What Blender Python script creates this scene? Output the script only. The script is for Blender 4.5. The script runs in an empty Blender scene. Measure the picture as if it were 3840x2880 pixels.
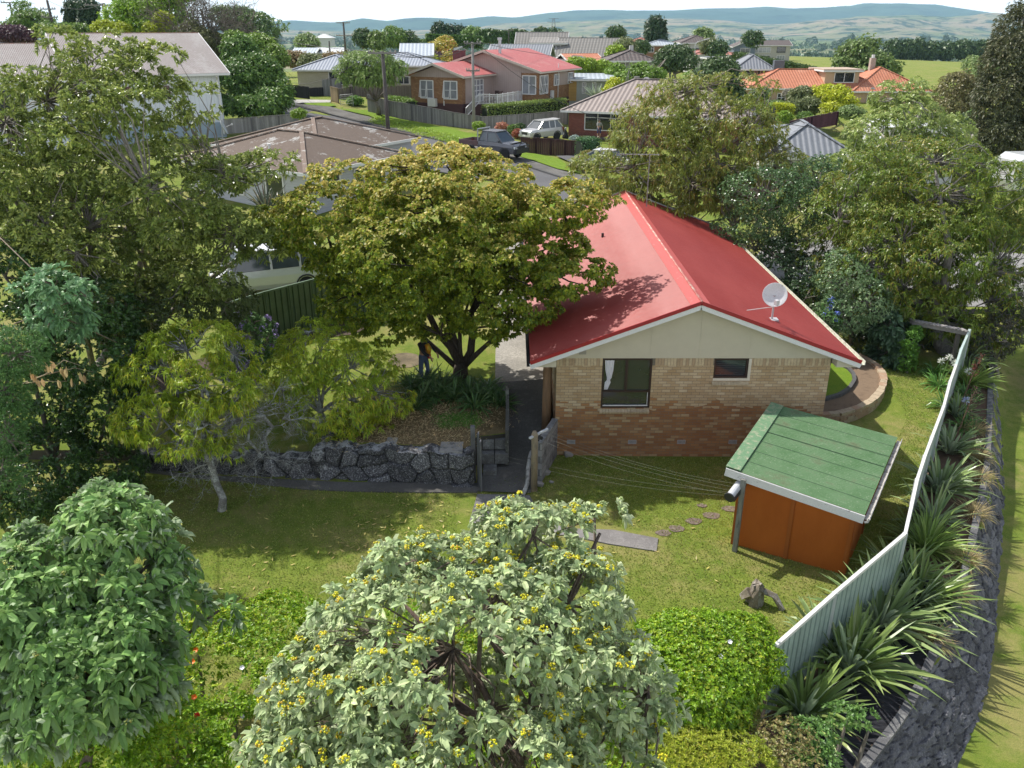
import bpy, math, random
import numpy as np
from mathutils import Vector, Matrix
random.seed(7)
scene = bpy.context.scene
R = math.radians
# ------------------------------------------------------------------ camera, sky, sun, exposure
CAM_H, PITCH, FPX, CX, CY = 11.56, R(23.26), 3106.0, 1920.0, 1440.0
cam_data = bpy.data.cameras.new("camera")
cam = bpy.data.objects.new("camera", cam_data)
scene.collection.objects.link(cam)
cam.location = (0, 0, CAM_H)
cam.rotation_euler = (math.pi / 2 - PITCH, 0, 0)
cam_data.sensor_fit = 'HORIZONTAL'
cam_data.sensor_width = 36.0
cam_data.lens = 36.0 * FPX / 3840.0
cam_data.clip_start = 0.1
cam_data.clip_end = 40000
scene.camera = cam
SUN_EL, SUN_VEC = R(52), Vector((-0.78, 0.62, 0)).normalized()
world = bpy.data.worlds.new("World")
scene.world = world
world.use_nodes = True
wn = world.node_tree; wn.nodes.clear()
_out = wn.nodes.new('ShaderNodeOutputWorld'); _bg = wn.nodes.new('ShaderNodeBackground')
_sky = wn.nodes.new('ShaderNodeTexSky'); _sky.sky_type = 'NISHITA'; _sky.sun_disc = False
_sky.sun_elevation = SUN_EL
_sky.sun_rotation = math.atan2(SUN_VEC.x, SUN_VEC.y)
_sky.air_density = 1.0; _sky.dust_density = 2.0; _sky.altitude = 50
# thin high cloud: whitens the sky dome towards the horizon
_tc = wn.nodes.new('ShaderNodeTexCoord'); _sep = wn.nodes.new('ShaderNodeSeparateXYZ')
_mr = wn.nodes.new('ShaderNodeMapRange'); _mr.inputs[1].default_value = 0.02; _mr.inputs[2].default_value = 0.45
_mr.inputs[3].default_value = 0.93; _mr.inputs[4].default_value = 0.10
_nz = wn.nodes.new('ShaderNodeTexNoise'); _nz.inputs['Scale'].default_value = 2.6; _nz.inputs['Detail'].default_value = 5
_ma = wn.nodes.new('ShaderNodeMath'); _ma.operation = 'MULTIPLY_ADD'; _ma.inputs[1].default_value = 0.5; 
_sb = wn.nodes.new('ShaderNodeMath'); _sb.operation = 'SUBTRACT'; _sb.inputs[1].default_value = 0.25; _sb.use_clamp = True
_mx = wn.nodes.new('ShaderNodeMix'); _mx.data_type = 'RGBA'
_mx.inputs[7].default_value = (15, 15, 15.1, 1)
L = wn.links
L.new(_tc.outputs['Generated'], _sep.inputs[0]); L.new(_sep.outputs[2], _mr.inputs[0])
L.new(_tc.outputs['Generated'], _nz.inputs['Vector'])
L.new(_nz.outputs[0], _ma.inputs[0]); L.new(_mr.outputs[0], _ma.inputs[2])
L.new(_ma.outputs[0], _sb.inputs[0]); L.new(_sb.outputs[0], _mx.inputs[0])
L.new(_sky.outputs[0], _mx.inputs[6]); L.new(_mx.outputs[2], _bg.inputs[0])
_bg.inputs[1].default_value = 0.095
L.new(_bg.outputs[0], _out.inputs[0])
sd = bpy.data.lights.new("sun", 'SUN'); sd.energy = 4.4; sd.angle = R(0.7); sd.color = (1.0, 0.95, 0.87)
sun = bpy.data.objects.new("sun", sd); scene.collection.objects.link(sun)
_d = Vector((-SUN_VEC.x * math.cos(SUN_EL), -SUN_VEC.y * math.cos(SUN_EL), -math.sin(SUN_EL)))
sun.rotation_euler = _d.to_track_quat('-Z', 'Y').to_euler()
sun.location = (-30, 30, 60)
scene.view_settings.view_transform = 'Standard'
scene.view_settings.look = 'None'
scene.view_settings.exposure = 0.5
scene.view_settings.gamma = 1.0
scene.render.engine = 'CYCLES'
scene.cycles.max_bounces = 6; scene.cycles.diffuse_bounces = 3; scene.cycles.glossy_bounces = 3
scene.cycles.transparent_max_bounces = 8; scene.cycles.transmission_bounces = 4
scene.cycles.use_denoising = True
# ------------------------------------------------------------------ measuring: photograph pixels (3840 x 2880) to places in the world
cP, sP = math.cos(PITCH), math.sin(PITCH)
def ray(px, py):
    u, v = (px - CX) / FPX, -(py - CY) / FPX
    return Vector((u, cP + v * sP, -sP + v * cP))
def PZ(px, py, z=0.0):
    r = ray(px, py); t = (z - CAM_H) / r.z
    return Vector((r.x * t, r.y * t, z))
def PY(px, py, Y):
    r = ray(px, py); t = Y / r.y
    return Vector((r.x * t, Y, CAM_H + r.z * t))
# ------------------------------------------------------------------ node helpers
class NT:
    def __init__(s, name):
        s.m = bpy.data.materials.new(name); s.m.use_nodes = True
        s.t = s.m.node_tree; s.t.nodes.clear()
        s.out = s.t.nodes.new('ShaderNodeOutputMaterial')
    def n(s, typ, **kw):
        nd = s.t.nodes.new('ShaderNode' + typ)
        for k, v in kw.items():
            if k.startswith('i_'):
                key = k[2:]
                key = int(key) if key.isdigit() else key.replace('_', ' ')
                nd.inputs[key].default_value = v
            else: setattr(nd, k, v)
        return nd
    def l(s, a, b): s.t.links.new(a, b)
    def val(s, x, inp):
        if hasattr(x, 'is_output') or hasattr(x, 'links'): s.l(x, inp)
        else: inp.default_value = x
    def mix(s, f, a, b, mode='MIX'):
        m = s.n('Mix', data_type='RGBA', blend_type=mode)
        s.val(f, m.inputs[0]); s.val(c4(a), m.inputs[6]); s.val(c4(b), m.inputs[7])
        return m.outputs[2]
    def math(s, op, a, b=0.0, c=0.0, clamp=False):
        m = s.n('Math', operation=op, use_clamp=clamp)
        s.val(a, m.inputs[0]); s.val(b, m.inputs[1]); s.val(c, m.inputs[2])
        return m.outputs[0]
    def ramp(s, f, lo, hi, a=0.0, b=1.0):
        m = s.n('MapRange'); m.inputs[1].default_value = lo; m.inputs[2].default_value = hi
        m.inputs[3].default_value = a; m.inputs[4].default_value = b
        s.l(f, m.inputs[0]); return m.outputs[0]
    def coord(s, kind='Object', scale=(1, 1, 1), rot=(0, 0, 0)):
        tc = s.n('TexCoord'); mp = s.n('Mapping')
        mp.inputs['Scale'].default_value = scale; mp.inputs['Rotation'].default_value = rot
        s.l(tc.outputs[kind], mp.inputs[0]); return mp.outputs[0]
    def noise(s, vec, scale, detail=3, rough=0.55, out=0):
        n = s.n('TexNoise'); n.inputs['Scale'].default_value = scale; n.inputs['Detail'].default_value = detail
        n.inputs['Roughness'].default_value = rough
        s.l(vec, n.inputs['Vector']); return n.outputs[out]
    def bump(s, h, strength=0.5, dist=0.01, normal=None):
        b = s.n('Bump'); b.inputs['Strength'].default_value = strength; b.inputs['Distance'].default_value = dist
        s.l(h, b.inputs['Height'])
        if normal is not None: s.l(normal, b.inputs['Normal'])
        return b.outputs[0]
    def done(s, col, rough=0.7, normal=None, metal=0.0, spec=0.5, trans=None, coat=0.0):
        p = s.n('BsdfPrincipled')
        s.val(c4(col), p.inputs['Base Color']); s.val(rough, p.inputs['Roughness'])
        p.inputs['Metallic'].default_value = metal; p.inputs['Specular IOR Level'].default_value = spec
        p.inputs['Coat Weight'].default_value = coat
        if normal is not None: s.l(normal, p.inputs['Normal'])
        o = p.outputs[0]
        if trans:
            tr = s.n('BsdfTranslucent'); s.val(c4(trans[0]), tr.inputs[0])
            mx = s.n('MixShader'); mx.inputs[0].default_value = trans[1]
            s.l(o, mx.inputs[1]); s.l(tr.outputs[0], mx.inputs[2]); o = mx.outputs[0]
        s.l(o, s.out.inputs['Surface'])
        return s.m
def c4(c):
    if isinstance(c, (tuple, list)) and len(c) == 3: return (c[0], c[1], c[2], 1.0)
    return c
def mul(c, k): return tuple(x * k for x in c[:3])
LK = 1.55
def bright(c): return tuple(min(x * LK, max(x, .62)) for x in c[:3])
_cache = {}
def cached(f):
    def g(*a, **kw):
        k = (f.__name__,) + a + tuple(sorted(kw.items()))
        if k not in _cache: _cache[k] = f(*a, **kw)
        return _cache[k]
    return g
@cached
def paint(col, rough=0.6, var=0.12, scale=3.0, metal=0.0, spec=0.4):
    t = NT('paint'); v = t.coord('Object')
    n = t.noise(v, scale, 5, 0.65); n2 = t.noise(v, scale * 14, 3)
    f = t.math('ADD', t.math('MULTIPLY', n, 0.7), t.math('MULTIPLY', n2, 0.3))
    c = t.mix(t.ramp(f, 0.35, 0.65), mul(col, 1 - var), mul(col, 1 + var * 0.6))
    return t.done(c, rough, t.bump(n2, 0.15, 0.01), metal, spec)
@cached
def weathered(col, col2, rough=0.85, scale=1.2, lo=0.52, hi=0.66, grain=(1, 1, 1), bump=0.4):
    """col with irregular patches of col2 (peeled paint, lichen, rust, stains)"""
    t = NT('weathered'); v = t.coord('Object', grain)
    n = t.noise(v, scale, 8, 0.68); n2 = t.noise(v, scale * 9, 4, 0.7)
    f = t.ramp(t.math('ADD', t.math('MULTIPLY', n, 0.72), t.math('MULTIPLY', n2, 0.28)), lo, hi)
    f.node.clamp = True
    base = t.mix(t.ramp(n2, 0.3, 0.7), mul(col, 0.8), mul(col, 1.15))
    return t.done(t.mix(f, base, col2), rough, t.bump(n2, bump, 0.01), spec=0.3)
@cached
def leafmat(name, c1, c2, c3=None, trans=0.3, rough=0.45, clump=0.8, back=None):
    """leaf colour varies from leaf to leaf and slowly from bough to bough"""
    c1, c2 = bright(c1), bright(c2); c3 = bright(c3) if c3 else c3; back = bright(back) if back else back
    t = NT(name); g = t.n('NewGeometry'); v = t.coord('Object')
    rnd = g.outputs['Random Per Island']
    col = t.mix(t.ramp(rnd, 0.0, 1.0), c1, c2)
    cl = t.ramp(t.noise(v, clump, 3), 0.35, 0.65)
    if c3:
        r2 = t.math('FRACT', t.math('MULTIPLY', rnd, 7.31))
        col = t.mix(t.math('MULTIPLY', t.ramp(r2, 0.45, 0.95), cl), col, c3)
    h = t.n('HueSaturation'); t.l(col, h.inputs['Color'])
    t.l(t.ramp(t.math('FRACT', t.math('MULTIPLY', rnd, 13.7)), 0, 1, 0.6, 1.35), h.inputs['Value'])
    c = h.outputs[0]
    if back is not None: c = t.mix(g.outputs['Backfacing'], c, back)
    gam = t.n('Gamma'); gam.inputs[1].default_value = 0.8; t.l(c, gam.inputs[0])
    return t.done(c, rough, None, 0, 0.5, (gam.outputs[0], trans))
@cached
def attrleaf(name, c_lo, c_hi, c_top, trans=0.3, rough=0.5, t0=0.5, t1=1.0):
    """young shoots (attribute 'young') take c_top"""
    c_lo, c_hi, c_top = bright(c_lo), bright(c_hi), bright(c_top)
    t = NT(name); g = t.n('NewGeometry'); rnd = g.outputs['Random Per Island']
    col = t.mix(rnd, c_lo, c_hi)
    a = t.n('Attribute', attribute_name='young')
    f = t.math('ADD', a.outputs['Fac'], t.math('MULTIPLY', t.math('SUBTRACT', t.math('FRACT', t.math('MULTIPLY', rnd, 9.1)), 0.5), 0.9))
    col = t.mix(t.ramp(f, t0, t1), col, c_top)
    h = t.n('HueSaturation'); t.l(col, h.inputs['Color'])
    t.l(t.ramp(t.math('FRACT', t.math('MULTIPLY', rnd, 13.7)), 0, 1, 0.7, 1.3), h.inputs['Value'])
    gam = t.n('Gamma'); gam.inputs[1].default_value = 0.8; t.l(h.outputs[0], gam.inputs[0])
    return t.done(h.outputs[0], rough, None, 0, 0.5, (gam.outputs[0], trans))
@cached
def bark(c1=(0.12, 0.10, 0.08), c2=(0.25, 0.23, 0.2)):
    t = NT('bark'); v = t.coord('Object', (6, 6, 1.5))
    n = t.noise(v, 3, 6, 0.7)
    return t.done(t.mix(t.ramp(n, 0.35, 0.65), c1, c2), 0.9, t.bump(n, 0.8, 0.03), spec=0.2)
def glass_mat(name='glass', tint=(0.02, 0.025, 0.03)):
    t = NT(name); v = t.coord('Object'); n = t.noise(v, 1.2, 3)
    c = t.mix(n, mul(tint, 0.6), mul(tint, 1.6))
    return t.done(c, 0.06, None, 0, 0.9)
GLASS = glass_mat()
GLASS2 = glass_mat('glass_curtained', (0.22, 0.23, 0.25))
# ------------------------------------------------------------------ mesh builder
class MB:
    def __init__(s): s.v = []; s.f = []; s.mi = []
    def add(s, vs, fs, mi=0):
        o = len(s.v); s.v.extend(Vector(v) for v in vs)
        for f in fs: s.f.append([i + o for i in f]); s.mi.append(mi)
        return s
    def box(s, c, d, rz=0.0, mi=0, rx=0.0, ry=0.0):
        c = Vector(c); m = Matrix.Rotation(rz, 3, 'Z') @ Matrix.Rotation(ry, 3, 'Y') @ Matrix.Rotation(rx, 3, 'X')
        vs = [c + m @ Vector((x * d[0] / 2, y * d[1] / 2, z * d[2] / 2)) for z in (-1, 1) for y in (-1, 1) for x in (-1, 1)]
        return s.add(vs, [(0, 2, 3, 1), (4, 5, 7, 6), (0, 1, 5, 4), (2, 6, 7, 3), (0, 4, 6, 2), (1, 3, 7, 5)], mi)
    def bb(s, x0, x1, y0, y1, z0, z1, mi=0):
        return s.box(((x0 + x1) / 2, (y0 + y1) / 2, (z0 + z1) / 2), (x1 - x0, y1 - y0, z1 - z0), 0, mi)
    def quad(s, a, b, c, d, mi=0): return s.add([a, b, c, d], [(0, 1, 2, 3)], mi)
    def poly(s, pts, mi=0): return s.add(pts, [tuple(range(len(pts)))], mi)
    def slab(s, pts, thick, mi=0):
        """pts: polygon (3D) extruded along its normal-ish vector thick"""
        t = Vector(thick); n = len(pts); vs = [Vector(p) for p in pts] + [Vector(p) + t for p in pts]
        fs = [tuple(range(n))[::-1], tuple(range(n, 2 * n))] + [(i, (i + 1) % n, n + (i + 1) % n, n + i) for i in range(n)]
        return s.add(vs, fs, mi)
    def beam(s, a, b, w, h, mi=0, up=(0, 0, 1)):
        a, b = Vector(a), Vector(b); d = (b - a).normalized(); u = Vector(up)
        sd = d.cross(u)
        if sd.length < 1e-4: sd = Vector((1, 0, 0))
        sd.normalize(); u = sd.cross(d).normalized()
        vs = [p + sd * x * w / 2 + u * z * h / 2 for p in (a, b) for z in (-1, 1) for x in (-1, 1)]
        return s.add(vs, [(0, 1, 3, 2), (4, 6, 7, 5), (0, 4, 5, 1), (2, 3, 7, 6), (0, 2, 6, 4), (1, 5, 7, 3)], mi)
    def tube(s, pts, r, n=8, mi=0, cap=True):
        pts = [Vector(p) for p in pts]
        if not isinstance(r, (list, tuple)): r = [r] * len(pts)
        vs = []; prev = None
        for i, p in enumerate(pts):
            d = (pts[min(i + 1, len(pts) - 1)] - pts[max(i - 1, 0)])
            d = d.normalized() if d.length > 1e-9 else Vector((0, 0, 1))
            if prev is None:
                a = Vector((1, 0, 0)) if abs(d.x) < 0.8 else Vector((0, 1, 0))
                sd = d.cross(a).normalized()
            else:
                sd = (prev - d * prev.dot(d))
                sd = sd.normalized() if sd.length > 1e-6 else d.orthogonal().normalized()
            prev = sd; u = d.cross(sd)
            for k in range(n):
                a = 2 * math.pi * k / n
                vs.append(p + (sd * math.cos(a) + u * math.sin(a)) * r[i])
        fs = [(i * n + k, i * n + (k + 1) % n, (i + 1) * n + (k + 1) % n, (i + 1) * n + k) for i in range(len(pts) - 1) for k in range(n)]
        if cap: fs += [tuple(range(n))[::-1], tuple(range((len(pts) - 1) * n, len(pts) * n))]
        return s.add(vs, fs, mi)
    def lathe(s, prof, c=(0, 0, 0), n=16, mi=0, axis=None):
        c = Vector(c); vs = []; q = Matrix.Identity(3)
        if axis is not None: q = Vector((0, 0, 1)).rotation_difference(Vector(axis)).to_matrix()
        for r, z in prof:
            for k in range(n):
                a = 2 * math.pi * k / n
                vs.append(c + q @ Vector((r * math.cos(a), r * math.sin(a), z)))
        m = len(prof)
        fs = [(i * n + k, i * n + (k + 1) % n, (i + 1) * n + (k + 1) % n, (i + 1) * n + k) for i in range(m - 1) for k in range(n)]
        fs += [tuple(range(n))[::-1], tuple(range((m - 1) * n, m * n))]
        return s.add(vs, fs, mi)
    def build(s, name, mats, parent=None, smooth=False, world=False, **tags):
        org = Vector((0, 0, 0))
        if world and parent is not None:
            p = parent
            while p is not None: org = org + p.location; p = p.parent
        me = bpy.data.meshes.new(name)
        me.from_pydata([tuple(v - org) for v in s.v], [], s.f)
        if not isinstance(mats, (list, tuple)): mats = [mats]
        for m in mats: me.materials.append(m)
        if len(mats) > 1: me.polygons.foreach_set('material_index', s.mi)
        if smooth: me.polygons.foreach_set('use_smooth', [True] * len(s.f))
        me.update()
        return link(name, me, parent, **tags)
def link(name, data, parent=None, loc=None, rz=0.0, **tags):
    o = bpy.data.objects.new(name, data); scene.collection.objects.link(o)
    if parent is not None: o.parent = parent
    if loc is not None: o.location = loc
    if rz: o.rotation_euler = (0, 0, rz)
    for k, v in tags.items():
        if v: o[k] = v
    return o
def thing(name, label, cat, loc, rz=0.0, group=None):
    return link(name, None, None, loc, rz, label=label, category=cat, group=group)
def copy_tree(o, loc=None, rz=None, label=None, group=None, scale=None, parent=None):
    c = o.copy(); scene.collection.objects.link(c); c.parent = parent
    if loc is not None: c.location = loc
    if rz is not None: c.rotation_euler = (0, 0, rz)
    if scale is not None: c.scale = scale if hasattr(scale, '__len__') else (scale,) * 3
    if label: c['label'] = label
    if group: c['group'] = group
    for ch in list(o.children):
        copy_tree(ch, parent=c)
    return c
def npmesh(name, V, F, mats, parent=None, mi=None, smooth=False, world=False, attr=None, **tags):
    """V (n,3); F list of (m,k) arrays"""
    V = np.asarray(V, dtype=np.float64)
    if world and parent is not None:
        p = parent; org = Vector((0, 0, 0))
        while p is not None: org = org + p.location; p = p.parent
        V = V - np.array(org)
    if not isinstance(F, (list, tuple)): F = [F]
    F = [f for f in F if len(f)]
    me = bpy.data.meshes.new(name)
    nl = sum(f.size for f in F); npoly = sum(len(f) for f in F)
    me.vertices.add(len(V)); me.loops.add(nl); me.polygons.add(npoly)
    me.vertices.foreach_set('co', V.astype(np.float32).ravel())
    me.loops.foreach_set('vertex_index', np.concatenate([f.ravel() for f in F]).astype(np.int32))
    tot = np.concatenate([np.full(len(f), f.shape[1]) for f in F]).astype(np.int32)
    st = np.concatenate([[0], np.cumsum(tot)[:-1]]).astype(np.int32)
    me.polygons.foreach_set('loop_start', st)
    if not isinstance(mats, (list, tuple)): mats = [mats]
    for m in mats: me.materials.append(m)
    if mi is not None: me.polygons.foreach_set('material_index', np.asarray(mi, dtype=np.int32))
    me.polygons.foreach_set('use_smooth', [smooth] * npoly)
    if attr is not None:
        a = me.attributes.new(attr[0], 'FLOAT', 'POINT'); a.data.foreach_set('value', np.asarray(attr[1], dtype=np.float32))
    me.update(calc_edges=True)
    return link(name, me, parent, **tags)
# ------------------------------------------------------------------ foliage
def unit(a): return a / np.maximum(np.linalg.norm(a, axis=-1, keepdims=True), 1e-9)
def leaves(P, D, N, Ln, W, kind='diamond', droop=0.25):
    """P base points, D directions, N upper-side normals, Ln/W sizes -> V, F"""
    n = len(P); D = unit(D); S = unit(np.cross(D, N)); N = np.cross(S, D)
    Ln = np.broadcast_to(np.asarray(Ln, float).reshape(-1, 1), (n, 1)); W = np.broadcast_to(np.asarray(W, float).reshape(-1, 1), (n, 1))
    dn = np.array([0, 0, -1.0])
    if kind == 'diamond':
        V = np.stack([P, P + D * Ln * .45 + S * W * .5 - N * W * .12, P + D * Ln * (1 - droop * .3) + dn * Ln * droop, P + D * Ln * .45 - S * W * .5 - N * W * .12], 1)
        F = np.arange(n * 4).reshape(n, 4); return V.reshape(-1, 3), [F]
    if kind == 'blade':     # narrow, arching, two segments
        m = P + D * Ln * .5 + dn * Ln * droop * .25; tip = P + D * Ln * (1 - droop * .25) + dn * Ln * droop
        V = np.stack([P + S * W * .2, P - S * W * .2, m - S * W * .5, m + S * W * .5, tip], 1)
        b = np.arange(n)[:, None] * 5
        return V.reshape(-1, 3), [b + np.array([[0, 1, 2, 3]]), b + np.array([[3, 2, 4]])]
    # 'broad': eight points, folded along the midrib
    b0 = P; c1 = P + D * Ln * .34 + dn * Ln * droop * .12; c2 = P + D * Ln * .7 + dn * Ln * droop * .48
    tip = P + D * Ln * (1 - droop * .3) + dn * Ln * droop
    u = N * W * .16
    V = np.stack([b0, c1 + S * W * .46 + u, c2 + S * W * .40 + u, tip, c2 - S * W * .40 + u, c1 - S * W * .46 + u, c1, c2], 1)
    b = np.arange(n)[:, None] * 8
    T = [b + np.array([q]) for q in ([0, 1, 6], [2, 3, 7], [0, 6, 5], [7, 3, 4])]
    Q = [b + np.array([q]) for q in ([1, 2, 7, 6], [6, 7, 4, 5])]
    return V.reshape(-1, 3), T + Q
def cat(parts):
    Vs = []; Fs = {}; o = 0
    for V, F in parts:
        Vs.append(V)
        for f in F: Fs.setdefault(f.shape[1], []).append(f + o)
        o += len(V)
    return np.concatenate(Vs), [np.concatenate(v) for v in Fs.values()]
def rdir(rng, n, up=0.0):
    d = rng.normal(size=(n, 3)); d = unit(d)
    if up: d = unit(d + np.array([0, 0, up]))
    return d
def rosettes(rng, T, A, k, Ln, W, spread=1.2, kind='broad', droop=0.3, jit=0.25):
    """k leaves round every shoot tip T with axis A; spread = angle between shoot and leaf"""
    n = len(T); A = unit(A); ref = np.where(np.abs(A[:, 2:3]) < .9, [[0, 0, 1.0]], [[1.0, 0, 0]])
    X = unit(np.cross(A, ref)); Y = np.cross(A, X)
    ph = rng.uniform(0, 6.28, (n, 1)) + np.arange(k)[None, :] * 2.4
    el = spread * rng.uniform(.55, 1.15, (n, k)) * (0.45 + 0.55 * (np.arange(k)[None, :] + 1) / k)
    d = (X[:, None] * np.cos(ph)[..., None] + Y[:, None] * np.sin(ph)[..., None]) * np.sin(el)[..., None] + A[:, None] * np.cos(el)[..., None]
    d = d + rng.normal(size=d.shape) * jit * .4
    nrm = unit(A[:, None] - d * (A[:, None] * d).sum(-1, keepdims=True) + 1e-4 + rng.normal(size=d.shape) * jit)
    Pp = np.repeat(T[:, None], k, 1) - A[:, None] * (rng.uniform(0, .5, (n, k, 1)) * Ln * .5)
    sz = rng.uniform(.55, 1.2, (n, k)) * (0.6 + 0.4 * (np.arange(k)[None] + 1) / k)
    return leaves(Pp.reshape(-1, 3), d.reshape(-1, 3), nrm.reshape(-1, 3), (Ln * sz).ravel(), (W * sz).ravel(), kind, droop)
def inside(P, blobs, k=1.0):
    r = np.zeros(len(P), bool)
    for c, q in blobs: r |= (((P - np.array(c)) / (np.array(q) * k)) ** 2).sum(1) < 1
    return r
def shell(rng, blobs, n, lo=.72, hi=1.0, keep=.74, up=.15):
    """n points spread over the outside of a union of ellipsoids"""
    ar = np.array([(q[0] * q[1] + q[0] * q[2] + q[1] * q[2]) for c, q in blobs]); pr = ar / ar.sum()
    out = []; m = 0
    for _ in range(30):
        idx = rng.choice(len(blobs), n * 2, p=pr)
        C = np.array([blobs[i][0] for i in idx]); Q = np.array([blobs[i][1] for i in idx])
        d = rdir(rng, n * 2, up); W_ = (C + d * Q) / (Q.mean(1, keepdims=True) * .55 + 1e-6)
        wob = (np.sin(W_[:, :1] * 2.1 + W_[:, 1:2] * 1.3) + np.sin(W_[:, 1:2] * 2.7 - W_[:, 2:] * 1.9 + 1) + np.sin(W_[:, 2:] * 3.1 + W_[:, :1] * 1.1 + 2)) / 3
        P = (C + d * Q * rng.uniform(lo, hi, (n * 2, 1)) * (1 + .17 * wob))[wob[:, 0] > -.55]
        bad = inside(P, blobs, keep); P = P[~bad]; out.append(P); m += len(P)
        if m >= n: break
    return np.concatenate(out)[:n]
def lumps(blobs, n, r, flat=.5, seed=1, lo=.6):
    """boughs: many small flattened masses carried on the outside of the big ones"""
    rg = np.random.default_rng(seed); C = shell(rg, blobs, n, lo, .95, .6, .25); s = r * rg.uniform(.6, 1.25, len(C)); return [(tuple(c), (q, q, q * flat)) for c, q in zip(C, s)]
def outward(P, blobs):
    best = np.full(len(P), 9e9); D = np.zeros_like(P)
    for c, q in blobs:
        d = (P - np.array(c)) / np.array(q); r = (d ** 2).sum(1); w = r < best
        best[w] = r[w]; D[w] = (d / np.array(q))[w]
    return unit(D)
def px_blobs(lst):
    """(px, py, Y, half width px, half height px, depth factor) -> ellipsoids in the world"""
    out = []
    for b in lst:
        px, py, Y, rw, rh = b[:5]; k = b[5] if len(b) > 5 else 0.9
        c = PY(px, py, Y); s = (Vector((0, Y, c.z)) - Vector((0, 0, CAM_H))).length / FPX
        out.append((tuple(c), (rw * s, rw * s * k, rh * s)))
    return out
def clumped(rng, blobs, nclump, per, cr, flat=.6, lo=.7, up=.15, keep=.74):
    """shoot tips gathered into clumps over the crown's outside; returns tips, axes, clump centres"""
    C = shell(rng, blobs, nclump, lo, .98, keep, up); O = outward(C, blobs)
    n = len(C) * per; ci = np.repeat(np.arange(len(C)), per)
    d = rdir(rng, n) + O[ci] * .75 + np.array([0, 0, .35]); d = unit(d)
    rr = cr * rng.uniform(.6, 1.25, len(C))[ci]
    T = C[ci] + d * (rr * rng.uniform(.35, 1, n) ** .6)[:, None] * np.array([1, 1, flat])
    return T, unit(d + O[ci] * .5), C
def branches(mb, base, blobs_centres, rng, r0, fork=.35, tips=None, ntip=40, wig=.12, rt=.02, n=6, trunk_pts=None):
    base = Vector(base); cs = [Vector(c) for c in blobs_centres]
    top = sum(cs, Vector()) / len(cs); f = base.lerp(top, fork)
    if trunk_pts: pts = [Vector(p) for p in trunk_pts]; f = pts[-1]
    else:
        pts = [base, base.lerp(f, .5) + Vector(rng.normal(size=3) * r0 * .5), f]
    mb.tube(pts, [r0 * (1.25 if i == 0 else 1 - .3 * i / len(pts)) for i in range(len(pts))], 10)
    ends = []
    for c in cs:
        m1 = f.lerp(c, .35) + Vector(rng.normal(size=3)) * (c - f).length * wig; m2 = f.lerp(c, .7) + Vector(rng.normal(size=3)) * (c - f).length * wig
        mb.tube([f, m1, m2, c], [r0 * .6, r0 * .42, r0 * .28, rt * 1.5], n); ends += [m1, m2, c]
    if tips is not None and len(tips):
        E = np.array([tuple(e) for e in ends])
        for i in rng.choice(len(tips), min(ntip, len(tips)), replace=False):
            t = Vector(tips[i]); j = int(((E - tips[i]) ** 2).sum(1).argmin()); e = Vector(E[j])
            m = e.lerp(t, .5) + Vector(rng.normal(size=3)) * (t - e).length * wig
            mb.tube([e, m, t], [rt * 1.6, rt, rt * .4], 4, cap=False)
def plain_tree(name, label, cat_, blobs, base, mat, nclump=120, per=8, cr=.5, k=3, Ln=.2, W=.1, kind='diamond', spread=1.2, droop=.25,
               group=None, seed=1, r0=.15, barkm=None, flat=.7, keep=.74, up=.15, ntip=30, fork=.35, rt=.02, lo=.7, loose=0.0, tag='crown', nb=10):
    rng = np.random.default_rng(seed)
    root = thing(name, label, cat_, base, 0, group)
    T, A, C = clumped(rng, blobs, nclump, per, cr, flat, lo, up, keep)
    if loose: # long pendulous ends
        T = T - np.abs(rng.normal(size=(len(T), 1))) * np.array([0, 0, loose])
    V, F = rosettes(rng, T, A, k, Ln, W, spread, kind, droop)
    npmesh(tag, V, F, mat, root, world=True)
    if r0:
        mb = MB(); cs = [b[0] for b in blobs]
        if len(cs) > nb: cs = [cs[i] for i in rng.choice(len(cs), nb, replace=False)]
        branches(mb, base, cs, rng, r0, fork, C, ntip, rt=rt)
        mb.build('trunk' if cat_ == 'tree' else 'stem', barkm or bark(), root, smooth=True, world=True)
    return root
# ------------------------------------------------------------------ terrain
_cp = [(x, y, 0) for x in (-16, -8, 0, 5, 9, 14, 22) for y in (-8, 4, 12, 18)] + [
 (3, 22, 0), (7, 22.5, 0), (10.5, 25, .1), (15, 30, .35), (5, 30, .8), (-5, 24, .35), (-15, 24, .5), (-5, 30, .8), (-15, 30, .9), (0, 38, 1.45), (-10, 46, 1.7),
 (-20, 46, 1.9), (8, 46, 1.6), (20, 40, .8), (15, 52, 1.6), (4, 51, 1.9), (2, 60, 2.2), (0, 66, 2.4), (8, 66, 2.0), (3, 78, 2.2), (9, 80, 2.2), (16, 78, 2.0),
 (-8, 72, 2.9), (-17, 86, 3.6), (-22, 90, 4.4), (-26, 70, 3.5), (-14, 60, 2.6), (-35, 90, 4.5), (-5, 96, 4.0), (5, 96, 3.8), (16, 92, 2.9), (27, 70, 1.4),
 (25, 50, .8), (40, 55, .8), (30, 105, 3.8), (55, 105, 3.3), (80, 105, 2.5), (35, 140, 4.3), (70, 150, 3.6), (60, 250, 3.2), (130, 280, 1.5), (60, 340, 2.2), (150, 380, 0),
 (0, 140, 5), (-40, 120, 5), (-80, 100, 5), (-80, 40, 2), (-100, 0, 0), (100, 0, -2), (90, 50, 0), (0, 210, 3), (-100, 220, 0), (30, 220, 3.8), (-100, 400, -10), (0, 400, -6),
 (100, 450, -2), (0, -40, 0), (300, 300, -4), (-300, 200, -4)]
_CP = np.array(_cp, float)
def _U(r2): return np.where(r2 > 0, r2 * np.log(np.maximum(r2, 1e-9)), 0)
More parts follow.
